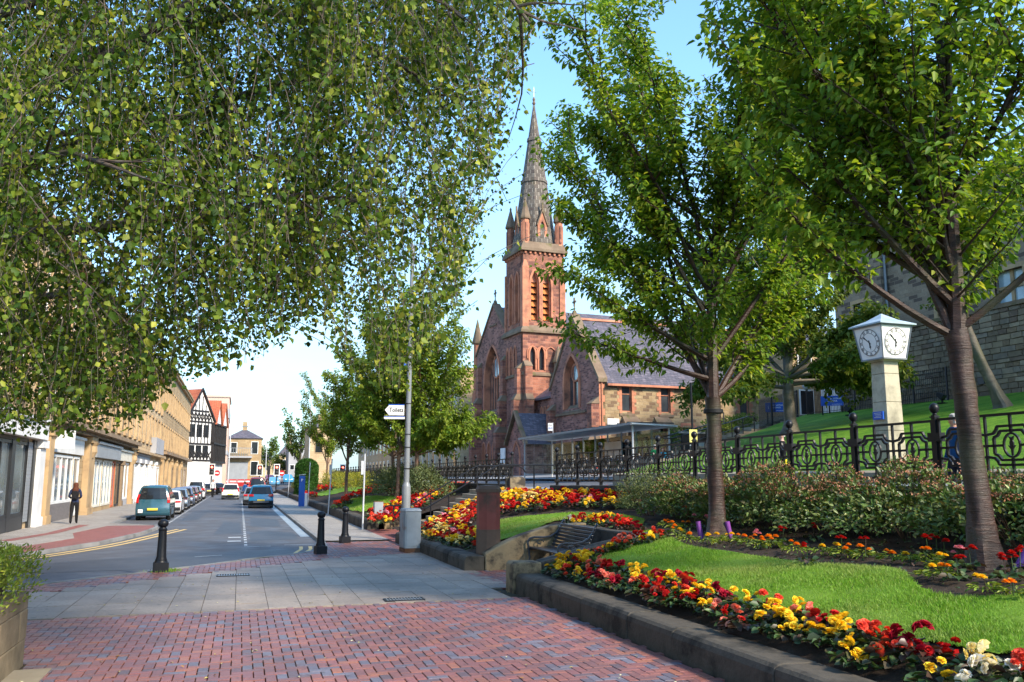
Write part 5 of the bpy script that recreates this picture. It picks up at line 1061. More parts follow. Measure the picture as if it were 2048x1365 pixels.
for fi, az in enumerate((0, -90, 90, 180)):          # -y face, -x face, +x, +y
    f = bpy.data.objects.new('clock_face', MB().lathe([(.38,-.006),(.38,.0)],(0,0),40).mesh('clock_face', M['clock_white'])); COL.objects.link(f); f.parent = ck
    rr = Euler((R_(90)-tilt*-1,0,0)).to_matrix(); rm = Matrix.Rotation(R_(az),4,'Z') @ Matrix.Translation((0,-(hb+htp)/2-.004,(zb+zt)/2+.01)) @ Matrix.Rotation(R_(90)+tilt,4,'X'); f.matrix_local = rm
    b = MB(); n_ = 60
    for k in range(n_): 
        a0, a1 = 2*math.pi*k/n_, 2*math.pi*(k+.55)/n_; b.prism([(r*math.cos(t_), r*math.sin(t_)) for r,t_ in ((.365,a0),(.365,a1),(.378,a1),(.378,a0))],'z',.001,.003)
    b.ring([(.268*math.cos(2*math.pi*k/48),.268*math.sin(2*math.pi*k/48)) for k in range(48)],[(.257*math.cos(2*math.pi*k/48),.257*math.sin(2*math.pi*k/48)) for k in range(48)],'z',.001,.003,closed=True)
    b.ring([(.365*math.cos(2*math.pi*k/48),.365*math.sin(2*math.pi*k/48)) for k in range(48)],[(.356*math.cos(2*math.pi*k/48),.356*math.sin(2*math.pi*k/48)) for k in range(48)],'z',.001,.003,closed=True)
    b.build('minute_track', M['dark_plastic'], f)
    for k, s in enumerate(ROM):
        a = -2*math.pi*k/12; o = text(s,   .118, 'dark_plastic', f, (-math.sin(a)*.315, math.cos(a)*.315, .002), (0,0,a), .001); o.name = 'numeral'
        o.scale = (.62 if len(s) > 2 else .85, 1, 1)
    for nm, an, ln, wd in (('hour_hand', -2*math.pi*(5.87/12), .19, .02), ('minute_hand', -2*math.pi*(52/60), .33, .013)):
        h_ = MB().prism([(-wd*.6,-.07),(wd*.6,-.07),(wd,ln*.55),(wd*1.9,ln*.62),(wd*.5,ln*.8),(0,ln),(-wd*.5,ln*.8),(-wd*1.9,ln*.62),(-wd,ln*.55)],'z',.006 if nm == 'hour_hand' else .010,.009 if nm == 'hour_hand' else .013).build(nm, M['dark_plastic'], f); h_.rotation_euler = (0,0,an)
zp = zat(832); MB().box(-.345,-.30,-.19,.19,zp-.11,zp+.11).build('plaque', M['sign_blue'], ck)
for k in range(4): MB().box(-.349,-.3455,-.14+.02*(k%2),.14-.03*(k%3),zp+.06-k*.04,zp+.072-k*.04).build('plaque_line', M['pale_metal'], ck)
# ---- bus shelter on the church side
M['shelter_glass'] = clearglass('shelter_glass'); sx0, sy0, sy1, sz = 20.4, 41.6, 61.0, terrace_z(21.3,50)+.02
sh = thing('bus_shelter', 'long glass bus shelter with a sloping grey metal roof in front of the church', 'bus shelter', (0,0,0))
MB().add([(sx0-1.1,sy0,sz+2.72),(sx0+1.5,sy0,sz+2.62),(sx0+1.5,sy1,sz+2.62),(sx0-1.1,sy1,sz+2.72),(sx0-1.1,sy0,sz+2.80),(sx0+1.5,sy0,sz+2.70),(sx0+1.5,sy1,sz+2.70),(sx0-1.1,sy1,sz+2.80)],[(3,2,1,0),(4,5,6,7),(0,1,5,4),(1,2,6,5),(2,3,7,6),(3,0,4,7)]).build('roof', M['pale_metal'], sh)
MB().box(sx0-1.2,sx0-1.1,sy0,sy1,sz+2.68,sz+2.81).build('gutter', M['grey_metal'], sh)
for k in range(16): MB().box(sx0-1.2,sx0+1.5,sy0+.4+k*1.24,sy0+.48+k*1.24,sz+2.801,sz+2.86).build('roof_rib', M['dark_trim'], sh)
n_ = 9
for k in range(n_+1):
    y = sy0+.5+k*(sy1-sy0-1)/n_; MB().box(sx0+1.2,sx0+1.28,y-.035,y+.035,sz-.1,sz+2.61).build('post', M['pale_metal'], sh)
    if k < n_: MB().box(sx0+1.23,sx0+1.25,y+.05,y+(sy1-sy0-1)/n_-.05,sz+.25,sz+2.4).build('glass_pane', M['shelter_glass'], sh)
for y in (sy0+.5, sy1-.5):
    MB().box(sx0-.9,sx0-.82,y-.04,y+.04,sz-.1,sz+2.7).build('post', M['pale_metal'], sh); MB().box(sx0-.8,sx0+1.15,y-.012,y+.012,sz+.25,sz+2.4).build('glass_pane', M['shelter_glass'], sh); MB().box(sx0-.82,sx0+1.2,y-.03,y+.03,sz+.16,sz+.24).build('bottom_rail', M['pale_metal'], sh)
MB().box(sx0+.8,sx0+1.1,sy0+2,sy1-2,sz+.45,sz+.52).build('perch_seat', M['pale_metal'], sh)
MB().box(sx0+.9,sx0+.98,47.5,50.,sz+1.,sz+2.1).build('poster_panel', M['bright_glass'], sh)
t = thing('information_board', 'dark bus information board with white text lines near the shelter end', 'information board', (22.6,41.2,sz-.1), R_(6)); MB().box(-.75,.75,-.06,.06,.6,2.35).build('board', M['dark_plastic'], t); MB().box(-.68,-.6,-.05,.05,0,.6).box(.6,.68,-.05,.05,0,.6).build('leg', M['dark_plastic'], t); MB().box(-.85,.85,-.1,.1,2.351,2.45).build('hood', M['grey_metal'], t); MB().box(.25,.7,-.08,-.061,.9,1.9).build('poster', M['bright_glass'], t)
for k in range(6): MB().box(-.3,.1-.06*(k%2),-.075,-.061,2.1-k*.2,2.18-k*.2).build('text_line', M['white_paint'], t)
p0 = onz(1386,952,1.9); bsx, bsy = 16.9, 27.6; d = ray(1386,900); bsy = bsx*d.y/d.x
t = thing('bus_stop_pole', 'black bus stop pole with a small yellow timetable behind the first cherry trunk', 'bus stop', (bsx,bsy,1.7)); MB().tube([(0,0,0),(0,0,3.9)], .045, 10).build('pole', M['black_iron'], t, True); MB().box(-.17,.17,-.07,-.046,1.55,2.05).build('timetable', plain('timetable',(.62,.56,.16),None,9), t); MB().box(-.13,.13,-.07,-.046,.95,1.05).build('band', M['white_paint'], t)
fy_ = 19.6*ray(1106,900).y/ray(1106,900).x; t = thing('bus_stop_flag', 'small white bus stop flag on the shelter roof', 'sign', (19.6,fy_,sz+2.75)); t.scale = (.55,.55,.6); MB().box(-.03,.03,-.05,.0,0,1.35).build('post', M['pale_metal'], t); MB().box(-.62,-.04,-.04,0,.45,1.3).build('flag', M['white_paint'], t); text('BUS', .26, 'sign_blue', t, (-.33,-.045,.72)); text('STOP', .18, 'dark_plastic', t, (-.33,-.045,1.05))
# ---- traffic lights and no entry signs
TLP = MB().tube([(0,0,-.1),(0,0,2.6)], .07, 10).mesh('pole', M['black_iron'], True)
def traffic_light(x, y, label, sign=False, back=False):
    t = thing('traffic_light', label, 'traffic light', (x,y,-.05), 0); ob('pole', TLP, t)
    h_ = MB().box(-.19,.19,-.12,.1,2.3,3.4).build('signal_head', M['dark_plastic'], t)
    if not back:
        MB().box(-.33,.33,-.14,-.121,2.18,3.52).build('backing_board', M['dark_plastic'], t); MB().ring([(-.36,2.15),(-.36,3.55),(.36,3.55),(.36,2.15),(-.36,2.15)],[(-.27,2.24),(-.27,3.46),(.27,3.46),(.27,2.24),(-.27,2.24)],'y',-.17,-.141).build('white_border', M['white_paint'], t)
        for z, mm in ((3.15,'red_glow'),(2.83,'dark_trim'),(2.51,'dark_trim')): MB().lathe([(.125,0),(.125,.03),(.06,.06)],(0,0),14).build('lens', M[mm], t).matrix_local = Matrix.Translation((0,-.145,z)) @ Matrix.Rotation(R_(90),4,'X')
    if sign:
        MB().lathe([(.34,0),(.34,.02)],(0,0),20).build('no_entry_disc', M['red_paint'], t).matrix_local = Matrix.Translation((.62,-.1,2.45)) @ Matrix.Rotation(R_(90),4,'X'); MB().box(.40,.84,-.135,-.122,2.38,2.52).build('no_entry_bar', M['white_paint'], t); MB().bar((0,-.05,2.45),(.62,-.05,2.45),.05).build('bracket', M['black_iron'], t)
def gx(px, y): d = ray(px, 950); return d.x*y/d.y
for px, y, l, sg, bk in ((423,112,'traffic light showing red on the left pavement with a no entry sign',1,0),(519,118,'traffic light showing red left of the far junction',0,0),(553,112,'traffic light showing red at the end of the right footway',1,0),(537,120,'traffic light seen from behind at the far junction',0,1),(685,112,'traffic light showing red beyond the yellow shrubs',0,0)):
    traffic_light(gx(px,y), y, l, sg, bk)
t = thing('lamp_post', 'slim pale lamp post with a short arm at the far left of the street', 'lamp post', (gx(456,150),150,0)); MB().tube([(0,0,-.1),(.1,0,9.6),(.5,0,9.9),(2.2,0,10.1)], [.11,.08,.06,.05], 8).build('pole', M['pale_metal'], t, True); MB().box(1.9,2.8,-.15,.15,10.02,10.17).build('lantern', M['grey_metal'], t)
for px,y,h_,l in ((531,190,9.,'distant pale lamp column left of the far tree'),(617,150,12.5,'tall thin mast above the pale stone tower building')): t = thing('lamp_post', l, 'lamp post', (gx(px,y),y,0)); MB().tube([(0,0,-.1),(0,0,h_+3)], [.12,.07], 7).build('pole', M['pale_metal'], t, True)
b0 = thing('barrier_fence', 'red plastic roadworks barrier at the end of the street', 'barrier', (-3.5,190,0)); 
for k in range(5): MB().box(k*1.5,k*1.5+1.4,-.06,.06,.1,1.5).build('barrier_panel', M['red_paint'], b0); MB().box(k*1.5+.1,k*1.5+1.3,-.075,-.061,.9,1.2).build('reflective_strip', M['white_paint'], b0)

# ---- cars
WH = {}
def wheel_mesh(r):
    if r not in WH:
        Mx = Matrix.Rotation(R_(90),4,'Y'); WH[r] = (MB().lathe([(r*.66,-.09),(r*.93,-.1),(r,-.07),(r,.07),(r*.93,.1),(r*.66,.09)],(0,0),20,M=Mx).mesh('tyre', M['rubber'], True), MB().lathe([(r*.66,-.085),(r*.6,-.04),(.05,-.02),(.05,.02),(r*.6,.04),(r*.66,.085)],(0,0),20,M=Mx).mesh('rim', M['chrome'], True))
    return WH[r]
def car(label, x, y, paint_c, W_=1.55, H_=1.33, L_=3.7, style='hatch', rz=0, tail='classic', front=False, name='parked_car', group='cars parked along the street', plate=True):
    """rear bumper at y = 0 facing -y; the profile runs to the nose"""
    nm = 'car_paint_%02d%02d%02d' % tuple(int(c*99) for c in paint_c)
    if nm not in M: M[nm] = plain(nm, paint_c, tuple(c*.92 for c in paint_c), .8, .22, .6); M[nm].node_tree.nodes['Principled BSDF'].inputs['Coat Weight'].default_value = .6
    PT = M[nm]; t = thing(name, label, 'car', (x,y,RZ), rz, group); hw = W_/2; belt = H_*.60
    if style == 'van': prof = [(.10,.20),(.02,.32),(0,.55),(.03,.62),(.03,belt),(.10,H_*.80),(.20,H_*.955),(.36,H_),(L_*.52,H_*1.005),(L_*.64,H_*.96),(L_*.82,H_*.63),(L_*.97,H_*.52),(L_,H_*.36),(L_*.99,.2)]; rwin = [(.035,belt+.02),(.185,H_*.925)]; side = [(.45,belt+.03),(.52,H_*.92),(L_*.55,H_*.93),(L_*.77,belt+.05)]
    elif style == 'suv': prof = [(.14,.22),(.03,.34),(0,.50),(.06,.58),(.10,belt*.9),(.13,belt),(.36,H_*.93),(.42,H_*.985),(.9,H_),(L_*.5,H_*.99),(L_*.60,H_*.94),(L_*.76,H_*.66),(L_*.96,H_*.56),(L_,H_*.4),(L_*.98,.22)]; rwin = [(.15,belt+.02),(.345,H_*.9)]; side = [(.48,belt+.08),(.72,H_*.9),(L_*.52,H_*.92),(L_*.71,belt+.05)]
    else: prof = [(.12,.18),(.02,.30),(0,.46),(.05,.55),(.06,belt*.98),(.22 if style=='hatch' else .5,belt+.02),(.52 if style=='hatch' else 1.05,H_*.95),(.7 if style=='hatch' else 1.3,H_),(L_*.5,H_),(L_*.58,H_*.95),(L_*.74,H_*.64),(L_*.96,H_*.54),(L_,H_*.38),(L_*.98,.18)]; rwin = [(.24 if style=='hatch' else .52,belt+.04),(.50 if style=='hatch' else 1.02,H_*.93)]; side = [(.58 if style=='hatch' else .9,belt+.04),(.85 if style=='hatch' else 1.3,H_*.92),(L_*.5,H_*.93),(L_*.69,belt+.03)]
    def hx(z): return hw*(1-.02*max(0,(.5-z)))-max(0, z-belt)*.30-(.03 if z > H_*.97 else 0)
    mb = MB(); cut = 3
    xs = [-1,-.86,-.5,0,.5,.86,1]; n_ = len(prof); vs = []
    for (yy,zz) in prof:
        for q in xs: vs.append((q*hx(zz), yy+(.10*abs(q)**3 if yy < L_/2 else -.22*abs(q)**3), zz-(.035*q*q if zz > H_*.93 else 0)))
    m_ = len(xs); fs = [(i*m_+j,i*m_+j+1,(i+1)*m_+j+1,(i+1)*m_+j) for i in range(n_-1) for j in range(m_-1)]+[tuple(i*m_ for i in range(n_)), tuple(i*m_+m_-1 for i in range(n_-1,-1,-1))]+[tuple(range(m_-1,-1,-1))+()]
    fs += [tuple(range(m_))+tuple(range((n_-1)*m_+m_-1,(n_-1)*m_-1,-1))]; fs = fs[:-2]+[fs[-1]]
    mb.add(vs, fs); mb.build('body', PT, t, True, bevel=.03)
    def rear(u0,u1,v0,v1,off,name_,mat,par=t):       # panel lying on the rear profile between heights v0..v1
        def yz(v):
            for (a,b_) in zip(prof[:-1],prof[1:]):
                if a[1] <= v <= b_[1] and b_[0] < L_*.5: f = (v-a[1])/max(1e-6,b_[1]-a[1]); return a[0]+f*(b_[0]-a[0])
            return .1
        vv = np.linspace(v0,v1,4); P = []
        for v in vv:
            for q in np.linspace(u0,u1,5): P.append((q*hx(v), yz(v)+.10*abs(q)**3-off, v))
        b_ = MB(); F_ = [(i*5+j,i*5+j+1,(i+1)*5+j+1,(i+1)*5+j) for i in range(3) for j in range(4)]; b_.add(P+[(p[0],p[1]+off+.02,p[2]) for p in P], F_+[tuple(20+i for i in reversed(f)) for f in F_]+[(0,20,21,1),(1,21,22,2),(2,22,23,3),(3,23,24,4),(15,16,36,35),(16,17,37,36),(17,18,38,37),(18,19,39,38),(0,5,25,20),(5,10,30,25),(10,15,35,30),(4,24,29,9),(9,29,34,14),(14,34,39,19)]); return b_.build(name_, mat, par)
    rear(-.84,.84,rwin[0][1],rwin[1][1],.035,'rear_window',M['dark_glass'])
    if tail == 'tall':
        for s in (-1,1): rear(s*.83 if s > 0 else -.985, s*.985 if s > 0 else -.83, .50*H_,.80*H_*.93,.035,'tail_light',M['lamp_lens_red'])
    else:
        for s in (-1,1): rear(.60 if s > 0 else -.97,.97 if s > 0 else -.60,belt*.84,belt*1.0,.04,'tail_light',M['lamp_lens_red'])
    rear(-.97,.97,.24,.40 if style != 'suv' else .48,.05,'bumper',PT if style == 'van' else M['dark_trim'])
    if style == 'suv': rear(-.62,.62,.36,.44,.07,'skid_plate',M['chrome'])
    if plate: rear(-.30,.30,.47 if style != 'hatch' else .44,.57 if style != 'hatch' else .53,.06,'number_plate',M['plate_yellow'])
    if style != 'van': rear(-.97,.97,.10,.235,.0,'valance',M['dark_trim'])
    for s in (-1,1):
        P = [(s*(hx(z)+.006), yy, z) for yy,z in side]; MB().add(P+[(p[0]-s*.02,p[1],p[2]) for p in P],[(0,1,2,3),(4,7,6,5),(0,4,5,1),(1,5,6,2),(2,6,7,3),(3,7,4,0)]).build('side_window', M['dark_glass'], t)
        MB().taper(s*(hw+.08),L_*.70,.09,.05,belt,.09,.06,belt+.13).build('mirror', M['dark_trim'], t)
        if front: MB().box(s*hw*.55-.13,s*hw*.55+.13,L_-.14,L_-.02,H_*.40,H_*.50).build('headlight', M['headlight'], t)
    wr = .29
    for s in (-1,1):
        for yy in (L_*.19, L_*.80):
            w_ = ob('wheel', wheel_mesh(wr)[0], t, (s*(hw-.09),yy,wr)); ob('rim', wheel_mesh(wr)[1], w_)
            MB().lathe([(wr+.05,-.06),(wr+.05,.06)],(0,0),16,M=Matrix.Translation((s*(hw-.07),yy,wr)) @ Matrix.Rotation(R_(90),4,'Y')).build('wheel_arch', M['rubber'], t)
    return t
c = car('teal blue people carrier with a big rear window, nearest in the left parked row', -3.82, 44.5, (.018,.075,.105), 1.5, 1.62, 3.9, 'van', 0, 'tall')
MB().box(-.62,-.42,-.03,-.005,.36,.52).build('sticker', M['white_paint'], c)
car('white saloon car parked just ahead of the teal people carrier', -3.72, 51.0, (.72,.72,.72), 1.5, 1.28, 3.9, 'saloon')
for k,(y,pc,st,hh,l) in enumerate(((58,(.14,.20,.27),'hatch',1.3,'grey blue hatchback third in the left parked row'),(64.5,(.10,.13,.2),'hatch',1.32,'dark blue hatchback fourth in the left parked row'),(71,(.16,.10,.12),'hatch',1.3,'dull maroon car fifth in the left parked row'),(77.5,(.2,.21,.22),'saloon',1.28,'grey saloon sixth in the left parked row'),(85,(.68,.68,.68),'van',1.7,'white tall car at the far end of the left parked row'))):
    car(l, -3.75, y, pc, 1.5, hh, 3.8, st)
car('cream white taxi driving away in the middle of the street', -.75, 84.0, (.66,.68,.58), 1.52, 1.42, 3.9, 'hatch', 0, 'tall', name='moving_car', group=None)
car('metallic blue crossover with a grey lower bumper parked at the right kerb', 1.38, 60.2, (.010,.17,.31), 1.56, 1.5, 3.9, 'suv', R_(-1.5))
car('grey hatchback parked in front of the blue crossover', 1.05, 66.6, (.17,.20,.23), 1.5, 1.3, 3.8, 'hatch')
car('dark red van standing beyond the parked grey hatchback', 1.7, 92, (.16,.015,.02), 1.7, 2.0, 4.2, 'van', 0, 'tall', plate=False)
car('black car coming out of the far side street', -1.5, 108, (.02,.02,.022), 1.5, 1.35, 3.9, 'saloon', R_(40), front=True, group=None, name='moving_car')
car('dark car in the row behind the white walker', -3.2, 104, (.04,.035,.05), 1.5, 1.3, 3.9, 'saloon', R_(8))
for px,y,pc,l in ((545,150,(.10,.30,.50),'light blue car parked beyond the far traffic lights'),(562,160,(.60,.62,.64),'white car parked beyond the far traffic lights'),(572,140,(.04,.25,.45),'bright blue car parked beside the clipped conifer'),(538,170,(.30,.03,.04),'red car furthest away beyond the traffic lights')):
    c = car(l, gx(px,y), y, pc, 1.6, 1.35, 3.8, 'hatch', R_(184), front=True, plate=False); c.location.z = 1.0 if px != 545 else .6
struct('far_road_rise', MB().add([(4.6,128,-.02),(20,128,-.02),(20,150,.7),(4.6,150,.5),(4.6,200,1.0),(20,200,1.2)],[(0,1,2,3),(3,2,5,4)]), M['asphalt'])

# ---- people: one skinned body each, with clothes by region, and hair
def skin_body(name, joints, edges, mats, region, parent, level=2):
    me = bpy.data.meshes.new(name); me.from_pydata([j[0] for j in joints], edges, [])
    o = bpy.data.objects.new(name, me); COL.objects.link(o); md = o.modifiers.new('skin','SKIN'); me.skin_vertices or None
    for v, j in zip(me.skin_vertices[0].data, joints): v.radius = (j[1], j[2] if len(j) > 2 else j[1])
    me.skin_vertices[0].data[0].use_root = True; md.use_smooth_shade = True
    s = o.modifiers.new('sub','SUBSURF'); s.levels = s.render_levels = level
    dg = bpy.context.evaluated_depsgraph_get(); m2 = bpy.data.meshes.new_from_object(o.evaluated_get(dg)); bpy.data.objects.remove(o)
    for mm in mats: m2.materials.append(mm)
    for p in m2.polygons: p.material_index = region(p.center); p.use_smooth = True
    return ob(name, m2, parent)
for n_, c_ in dict(skin=(.50,.28,.20), denim=(.018,.022,.04), navy=(.02,.03,.07), black_cloth=(.012,.012,.014), brown_hair=(.10,.035,.02), grey_hair=(.45,.43,.41), green_cloth=(.02,.20,.07), teal_cloth=(.03,.30,.40), white_cloth=(.65,.65,.63), hi_vis=(.75,.60,.02), blue_cloth=(.01,.07,.22), bald=(.52,.34,.27)).items(): M[n_] = plain(n_, c_, tuple(x*.8 for x in c_), 9, .8, .15)
def person(label, x, y, z, rz, top, legs, hair='brown_hair', H=1.65, stride=.12, bag=None, long_hair=False, fold=True, group=None, cat='person', seated=False):
    s = H/1.7; t = thing('person', label, cat, (x,y,z), rz, group)
    V3 = lambda a,b_,c_: (a*s,b_*s,c_*s)
    J = [(V3(0,0,.93),.155*s,.115*s),(V3(0,0,1.12),.125*s,.09*s),(V3(0,-.01,1.32),.15*s,.10*s),(V3(0,0,1.43),.10*s,.075*s),(V3(0,.01,1.50),.05*s),(V3(0,.02,1.56),.07*s,.08*s),(V3(0,.02,1.63),.075*s,.088*s),(V3(0,.015,1.68),.045*s,.055*s)]
    E_ = [(0,1),(1,2),(2,3),(3,4),(4,5),(5,6),(6,7)]
    for sg in (-1,1):
        b = len(J); st = stride*sg
        J += [(V3(sg*.085,0,.86),.105*s),(V3(sg*.095,st*.5,.50),.078*s),(V3(sg*.10,st-.03 if sg < 0 else st,.10),.055*s),(V3(sg*.105,st+.08,.045),.038*s),(V3(sg*.11,st+.17,.035),.03*s)]
        E_ += [(0,b),(b,b+1),(b+1,b+2),(b+2,b+3),(b+3,b+4)]; b = len(J)
        if fold: J += [(V3(sg*.175,0,1.39),.062*s),(V3(sg*.235,-.02,1.13),.05*s),(V3(sg*.14,.20,1.06),.038*s),(V3(sg*.09,.245,1.08),.03*s)]
        else: J += [(V3(sg*.175,0,1.39),.062*s),(V3(sg*.225,-.02,1.13),.05*s),(V3(sg*.235,.06,.90),.038*s),(V3(sg*.235,.09,.82),.03*s)]
        E_ += [(3,b),(b,b+1),(b+1,b+2),(b+2,b+3)]
        hp = J[b+3][0]; dv = Vector(hp)-Vector(J[b+2][0]); dv.normalize(); f = MB(); sd_ = Vector((0,1,0)) if not fold else Vector((0,0,1))
        for k,(ln,) in enumerate(((.075,),(.085,),(.08,),(.065,))):
            q0 = Vector(hp)+sd_*((k-1.5)*.017*s)+dv*.02*s; f.tube([q0, q0+dv*ln*.5*s, q0+dv*ln*.9*s+Vector((0,-.012*s,-.012*s))], [.0085*s,.0078*s,.006*s], 6)
        q0 = Vector(hp)+sd_*(.03*s); f.tube([q0-dv*.02*s, q0+(dv*.4+sd_*.6)*.05*s], [.01*s,.007*s], 6); f.build('hand', M['skin'], t, True)
    def reg(c):
        if c.z > 1.47*s: return 0
        if fold and abs(c.x) < .13*s and c.y > .21*s: return 0
        if not fold and c.z < .86*s and abs(c.x) > .19*s: return 0
        if c.z > .90*s or abs(c.x) > .19*s or (fold and c.y > .1*s and c.z > .9*s): return 1
        return 3 if c.z < .085*s else 2
    skin_body('body', J, E_, [M['skin'] if hair != 'bald' else M['bald'],M[top],M[legs],M['black_cloth']], reg, t)
    f = MB().lathe([(.012*s,0),(.02*s,.02*s),(.012*s,.05*s)],(0,0),6).build('nose', M['skin'], t); f.matrix_local = Matrix.Translation(V3(0,.098,1.585)) 
    for sg in (-1,1): MB().lathe([(.003,-.008),(.011,0),(.003,.008)],(0,0),8).build('eye', M['dark_plastic'], t, loc=V3(sg*.032,.1,1.625)); MB().taper(sg*.084*s,.015*s,.012*s,.022*s,1.58*s,.014*s,.028*s,1.64*s).build('ear', M['skin'], t)
    MB().box(-.025*s,.025*s,.09*s,.104*s,1.555*s,1.563*s).build('mouth', M['terracotta'], t)
    if hair != 'bald':
        prof = [(.04,1.73),(.085,1.705),(.105,1.66),(.108,1.60),(.10,1.54)]+([(.115,1.46),(.12,1.38),(.09,1.30),(.03,1.29)] if long_hair else [(.06,1.53)])
        h_ = MB().lathe([(r*s,z_*s) for r,z_ in prof],(0,-.012*s),14); h_.v = [(v[0]*(.95 if v[2] > 1.5*s else 1.15), min(v[1]*1.05, .055*s) if v[2] < 1.69*s else v[1], v[2]) for v in h_.v]; h_.build('hair', M[hair], t, True)
    else:
        h_ = MB().lathe([(.088*s,1.60*s),(.094*s,1.63*s),(.088*s,1.66*s)],(0,-.0*s),14); h_.v = [(v[0], min(v[1],.0), v[2]) for v in h_.v]; h_.build('hair', M['grey_hair'], t, True)
    if bag: MB().taper(0,-.16*s,.12*s,.05*s,1.02*s,.11*s,.055*s,1.32*s).taper(0,-.16*s,.11*s,.055*s,1.321*s,.06*s,.03*s,1.38*s).box(-.06*s,.06*s,-.235*s,-.21*s,1.06*s,1.17*s).build('backpack', M['black_cloth'], t, bevel=.02); MB().tube([V3(-.1,-.1,1.05),V3(-.14,-.08,1.25),V3(-.1,0,1.45)],.014,5).tube([V3(.1,-.1,1.05),V3(.14,-.08,1.25),V3(.1,0,1.45)],.014,5).build('strap', M['black_cloth'], t)
    return t
person('woman with long brown hair and a black backpack walking away past the shops', -6.5, 40.6, 0, R_(3), 'navy', 'black_cloth', 'brown_hair', 1.66, .10, True, True)
person('bald person in a dark coat and yellow striped trousers walking behind the railings', onx(1566,920,13.).x, onx(1566,920,13.).y, terrace_z(13,20)-.12, R_(70), 'black_cloth', 'hi_vis', 'bald', 1.42, .2, fold=False)
pp = onx(1912,900,12.); person('white haired person in a blue jacket half hidden by the second cherry trunk', 12., pp.y, terrace_z(12,12)-.42, R_(80), 'blue_cloth', 'denim', 'grey_hair', 1.6, .2, fold=False)
person('person in a green jacket waiting by the end of the bus shelter', gx(1308,1)*0+20.3, 20.3*ray(1310,900).y/ray(1310,900).x, sz, R_(160), 'green_cloth', 'denim', 'grey_hair', 1.62, .06, fold=False)
person('person in a pale teal top beside the green jacketed one', 19.6, 19.6*ray(1326,900).y/ray(1326,900).x, sz-.1, R_(120), 'teal_cloth', 'black_cloth', 'brown_hair', 1.5, .06, fold=False)
person('person in a white top walking beside the far traffic light', gx(427,92), 92, -.05, R_(200), 'white_cloth', 'black_cloth', 'brown_hair', 1.7, .15, fold=False)
person('person in dark clothes leaning into the open car door far down the street', gx(491,80), 78, RZ, R_(40), 'blue_cloth', 'denim', 'brown_hair', 1.6, .12, fold=False)
# ---- hill: fence, signs, handrails, floodlights
def spike_fence(pts, label, h_=1.75, step=.14):
    t = thing('spiked_fence', label, 'iron fence', (0,0,0))
    L_ = [Vector(p) for p in pts]; rail = MB(); nb = 0
    BARM = MB().box(-.011,.011,-.011,.011,0,h_).add([(-.011,-.011,h_),(.011,-.011,h_),(.011,.011,h_),(-.011,.011,h_),(0,0,h_+.09)],[(0,1,4),(1,2,4),(2,3,4),(3,0,4)]).mesh('fence_bar', M['black_iron']); rest = MB()
    for a,b_ in zip(L_[:-1],L_[1:]):
        d = b_-a; n_ = max(1,int(d.length/step)); 
        for z_ in (.15,h_-.15): rail.bar(a+Vector((0,0,z_)), b_+Vector((0,0,z_)), .03)
        MB().box(-.035,.035,-.035,.035,-.2,h_+.05).build('fence_post', M['black_iron'], t, loc=a)
        for k in range(n_):
            p = a+d*((k+.5)/n_)
            if nb < 290: ob('fence_bar', BARM, t, p); nb += 1
    rail.build('fence_rail', M['black_iron'], t); return t
hz = lambda x,y: float(hill_z(x,y)) if x > 15.9 else -9.
spike_fence([(36.2,y,hz(36.2,y)) for y in (38.,40.5,43.,45.5,48.,50.4)], 'black spiked iron fence standing close to the hill wall')
spike_fence([(x,float(path_edge(x))+.2,hz(x,30)) for x in (36.,33.9,31.8,29.7)], 'black spiked iron fence climbing beside the hill steps')
def board(px, py, x, w, h_, label, lines):
    p = onx(px, py, x); g_ = hz(min(x,37), p.y); t = thing('council_sign', label, 'sign', (p.x,p.y,p.z), -R_(38)); MB().box(-w/2,w/2,-.03,.03,-h_/2,h_/2).build('board', M['sign_blue'], t)
    MB().box(-w/2+.05,-w/2+.13,.035,.11,g_-p.z-.2,h_/2).box(w/2-.13,w/2-.05,.035,.11,g_-p.z-.2,h_/2).build('post', M['black_iron'], t)
    for s_, sz_, lx, lz in lines: text(s_, sz_, 'white_paint', t, (lx*w,-.034,lz*h_))
board(1664,802,35.6,1.35,.62,'blue council notice board in front of the stone hill wall',(('WEST LOTHIAN',.13,.12,.22),('COUNCIL',.13,.02,-.02),('www.westlothian.gov.uk',.06,.2,-.36)))
board(1553,815,32.4,1.35,.6,'blue council notice board left of the big tree trunk',(('WEST LOTHIAN',.12,.05,.2),('COUNCIL',.12,0,-.04),('i',.3,-.38,.0),('www.westlothian.gov.uk',.06,.2,-.36)))
def hillrail(x0, x1, off, label):
    t = thing('handrail', label, 'handrail', (0,0,0)); P = [(x,float(path_edge(x))+off,hz(x,30)+.95) for x in np.linspace(x0,x1,6)]; P = [(P[0][0]-.5,P[0][1]-.2,P[0][2]-.02)]+P+[(P[-1][0]+.6,P[-1][1]+.3,P[-1][2]),(P[-1][0]+.75,P[-1][1]+.35,P[-1][2]-.25)]
    MB().tube(P,.03,6).build('rail', M['black_iron'], t, True); MB().tube([(p[0],p[1],p[2]-.45) for p in P[1:-1]],.02,6).build('rail', M['black_iron'], t, True)
    for p in P[1:-1:2]: MB().tube([(p[0],p[1],p[2]-1.1),p],.028,6).build('post', M['black_iron'], t, True)
hillrail(20,24.,.6,'lowest black handrail on the hill steps'); hillrail(24.8,28.6,.6,'middle black handrail on the hill steps'); hillrail(20.5,27.5,2.9,'black handrail along the church side of the hill steps')
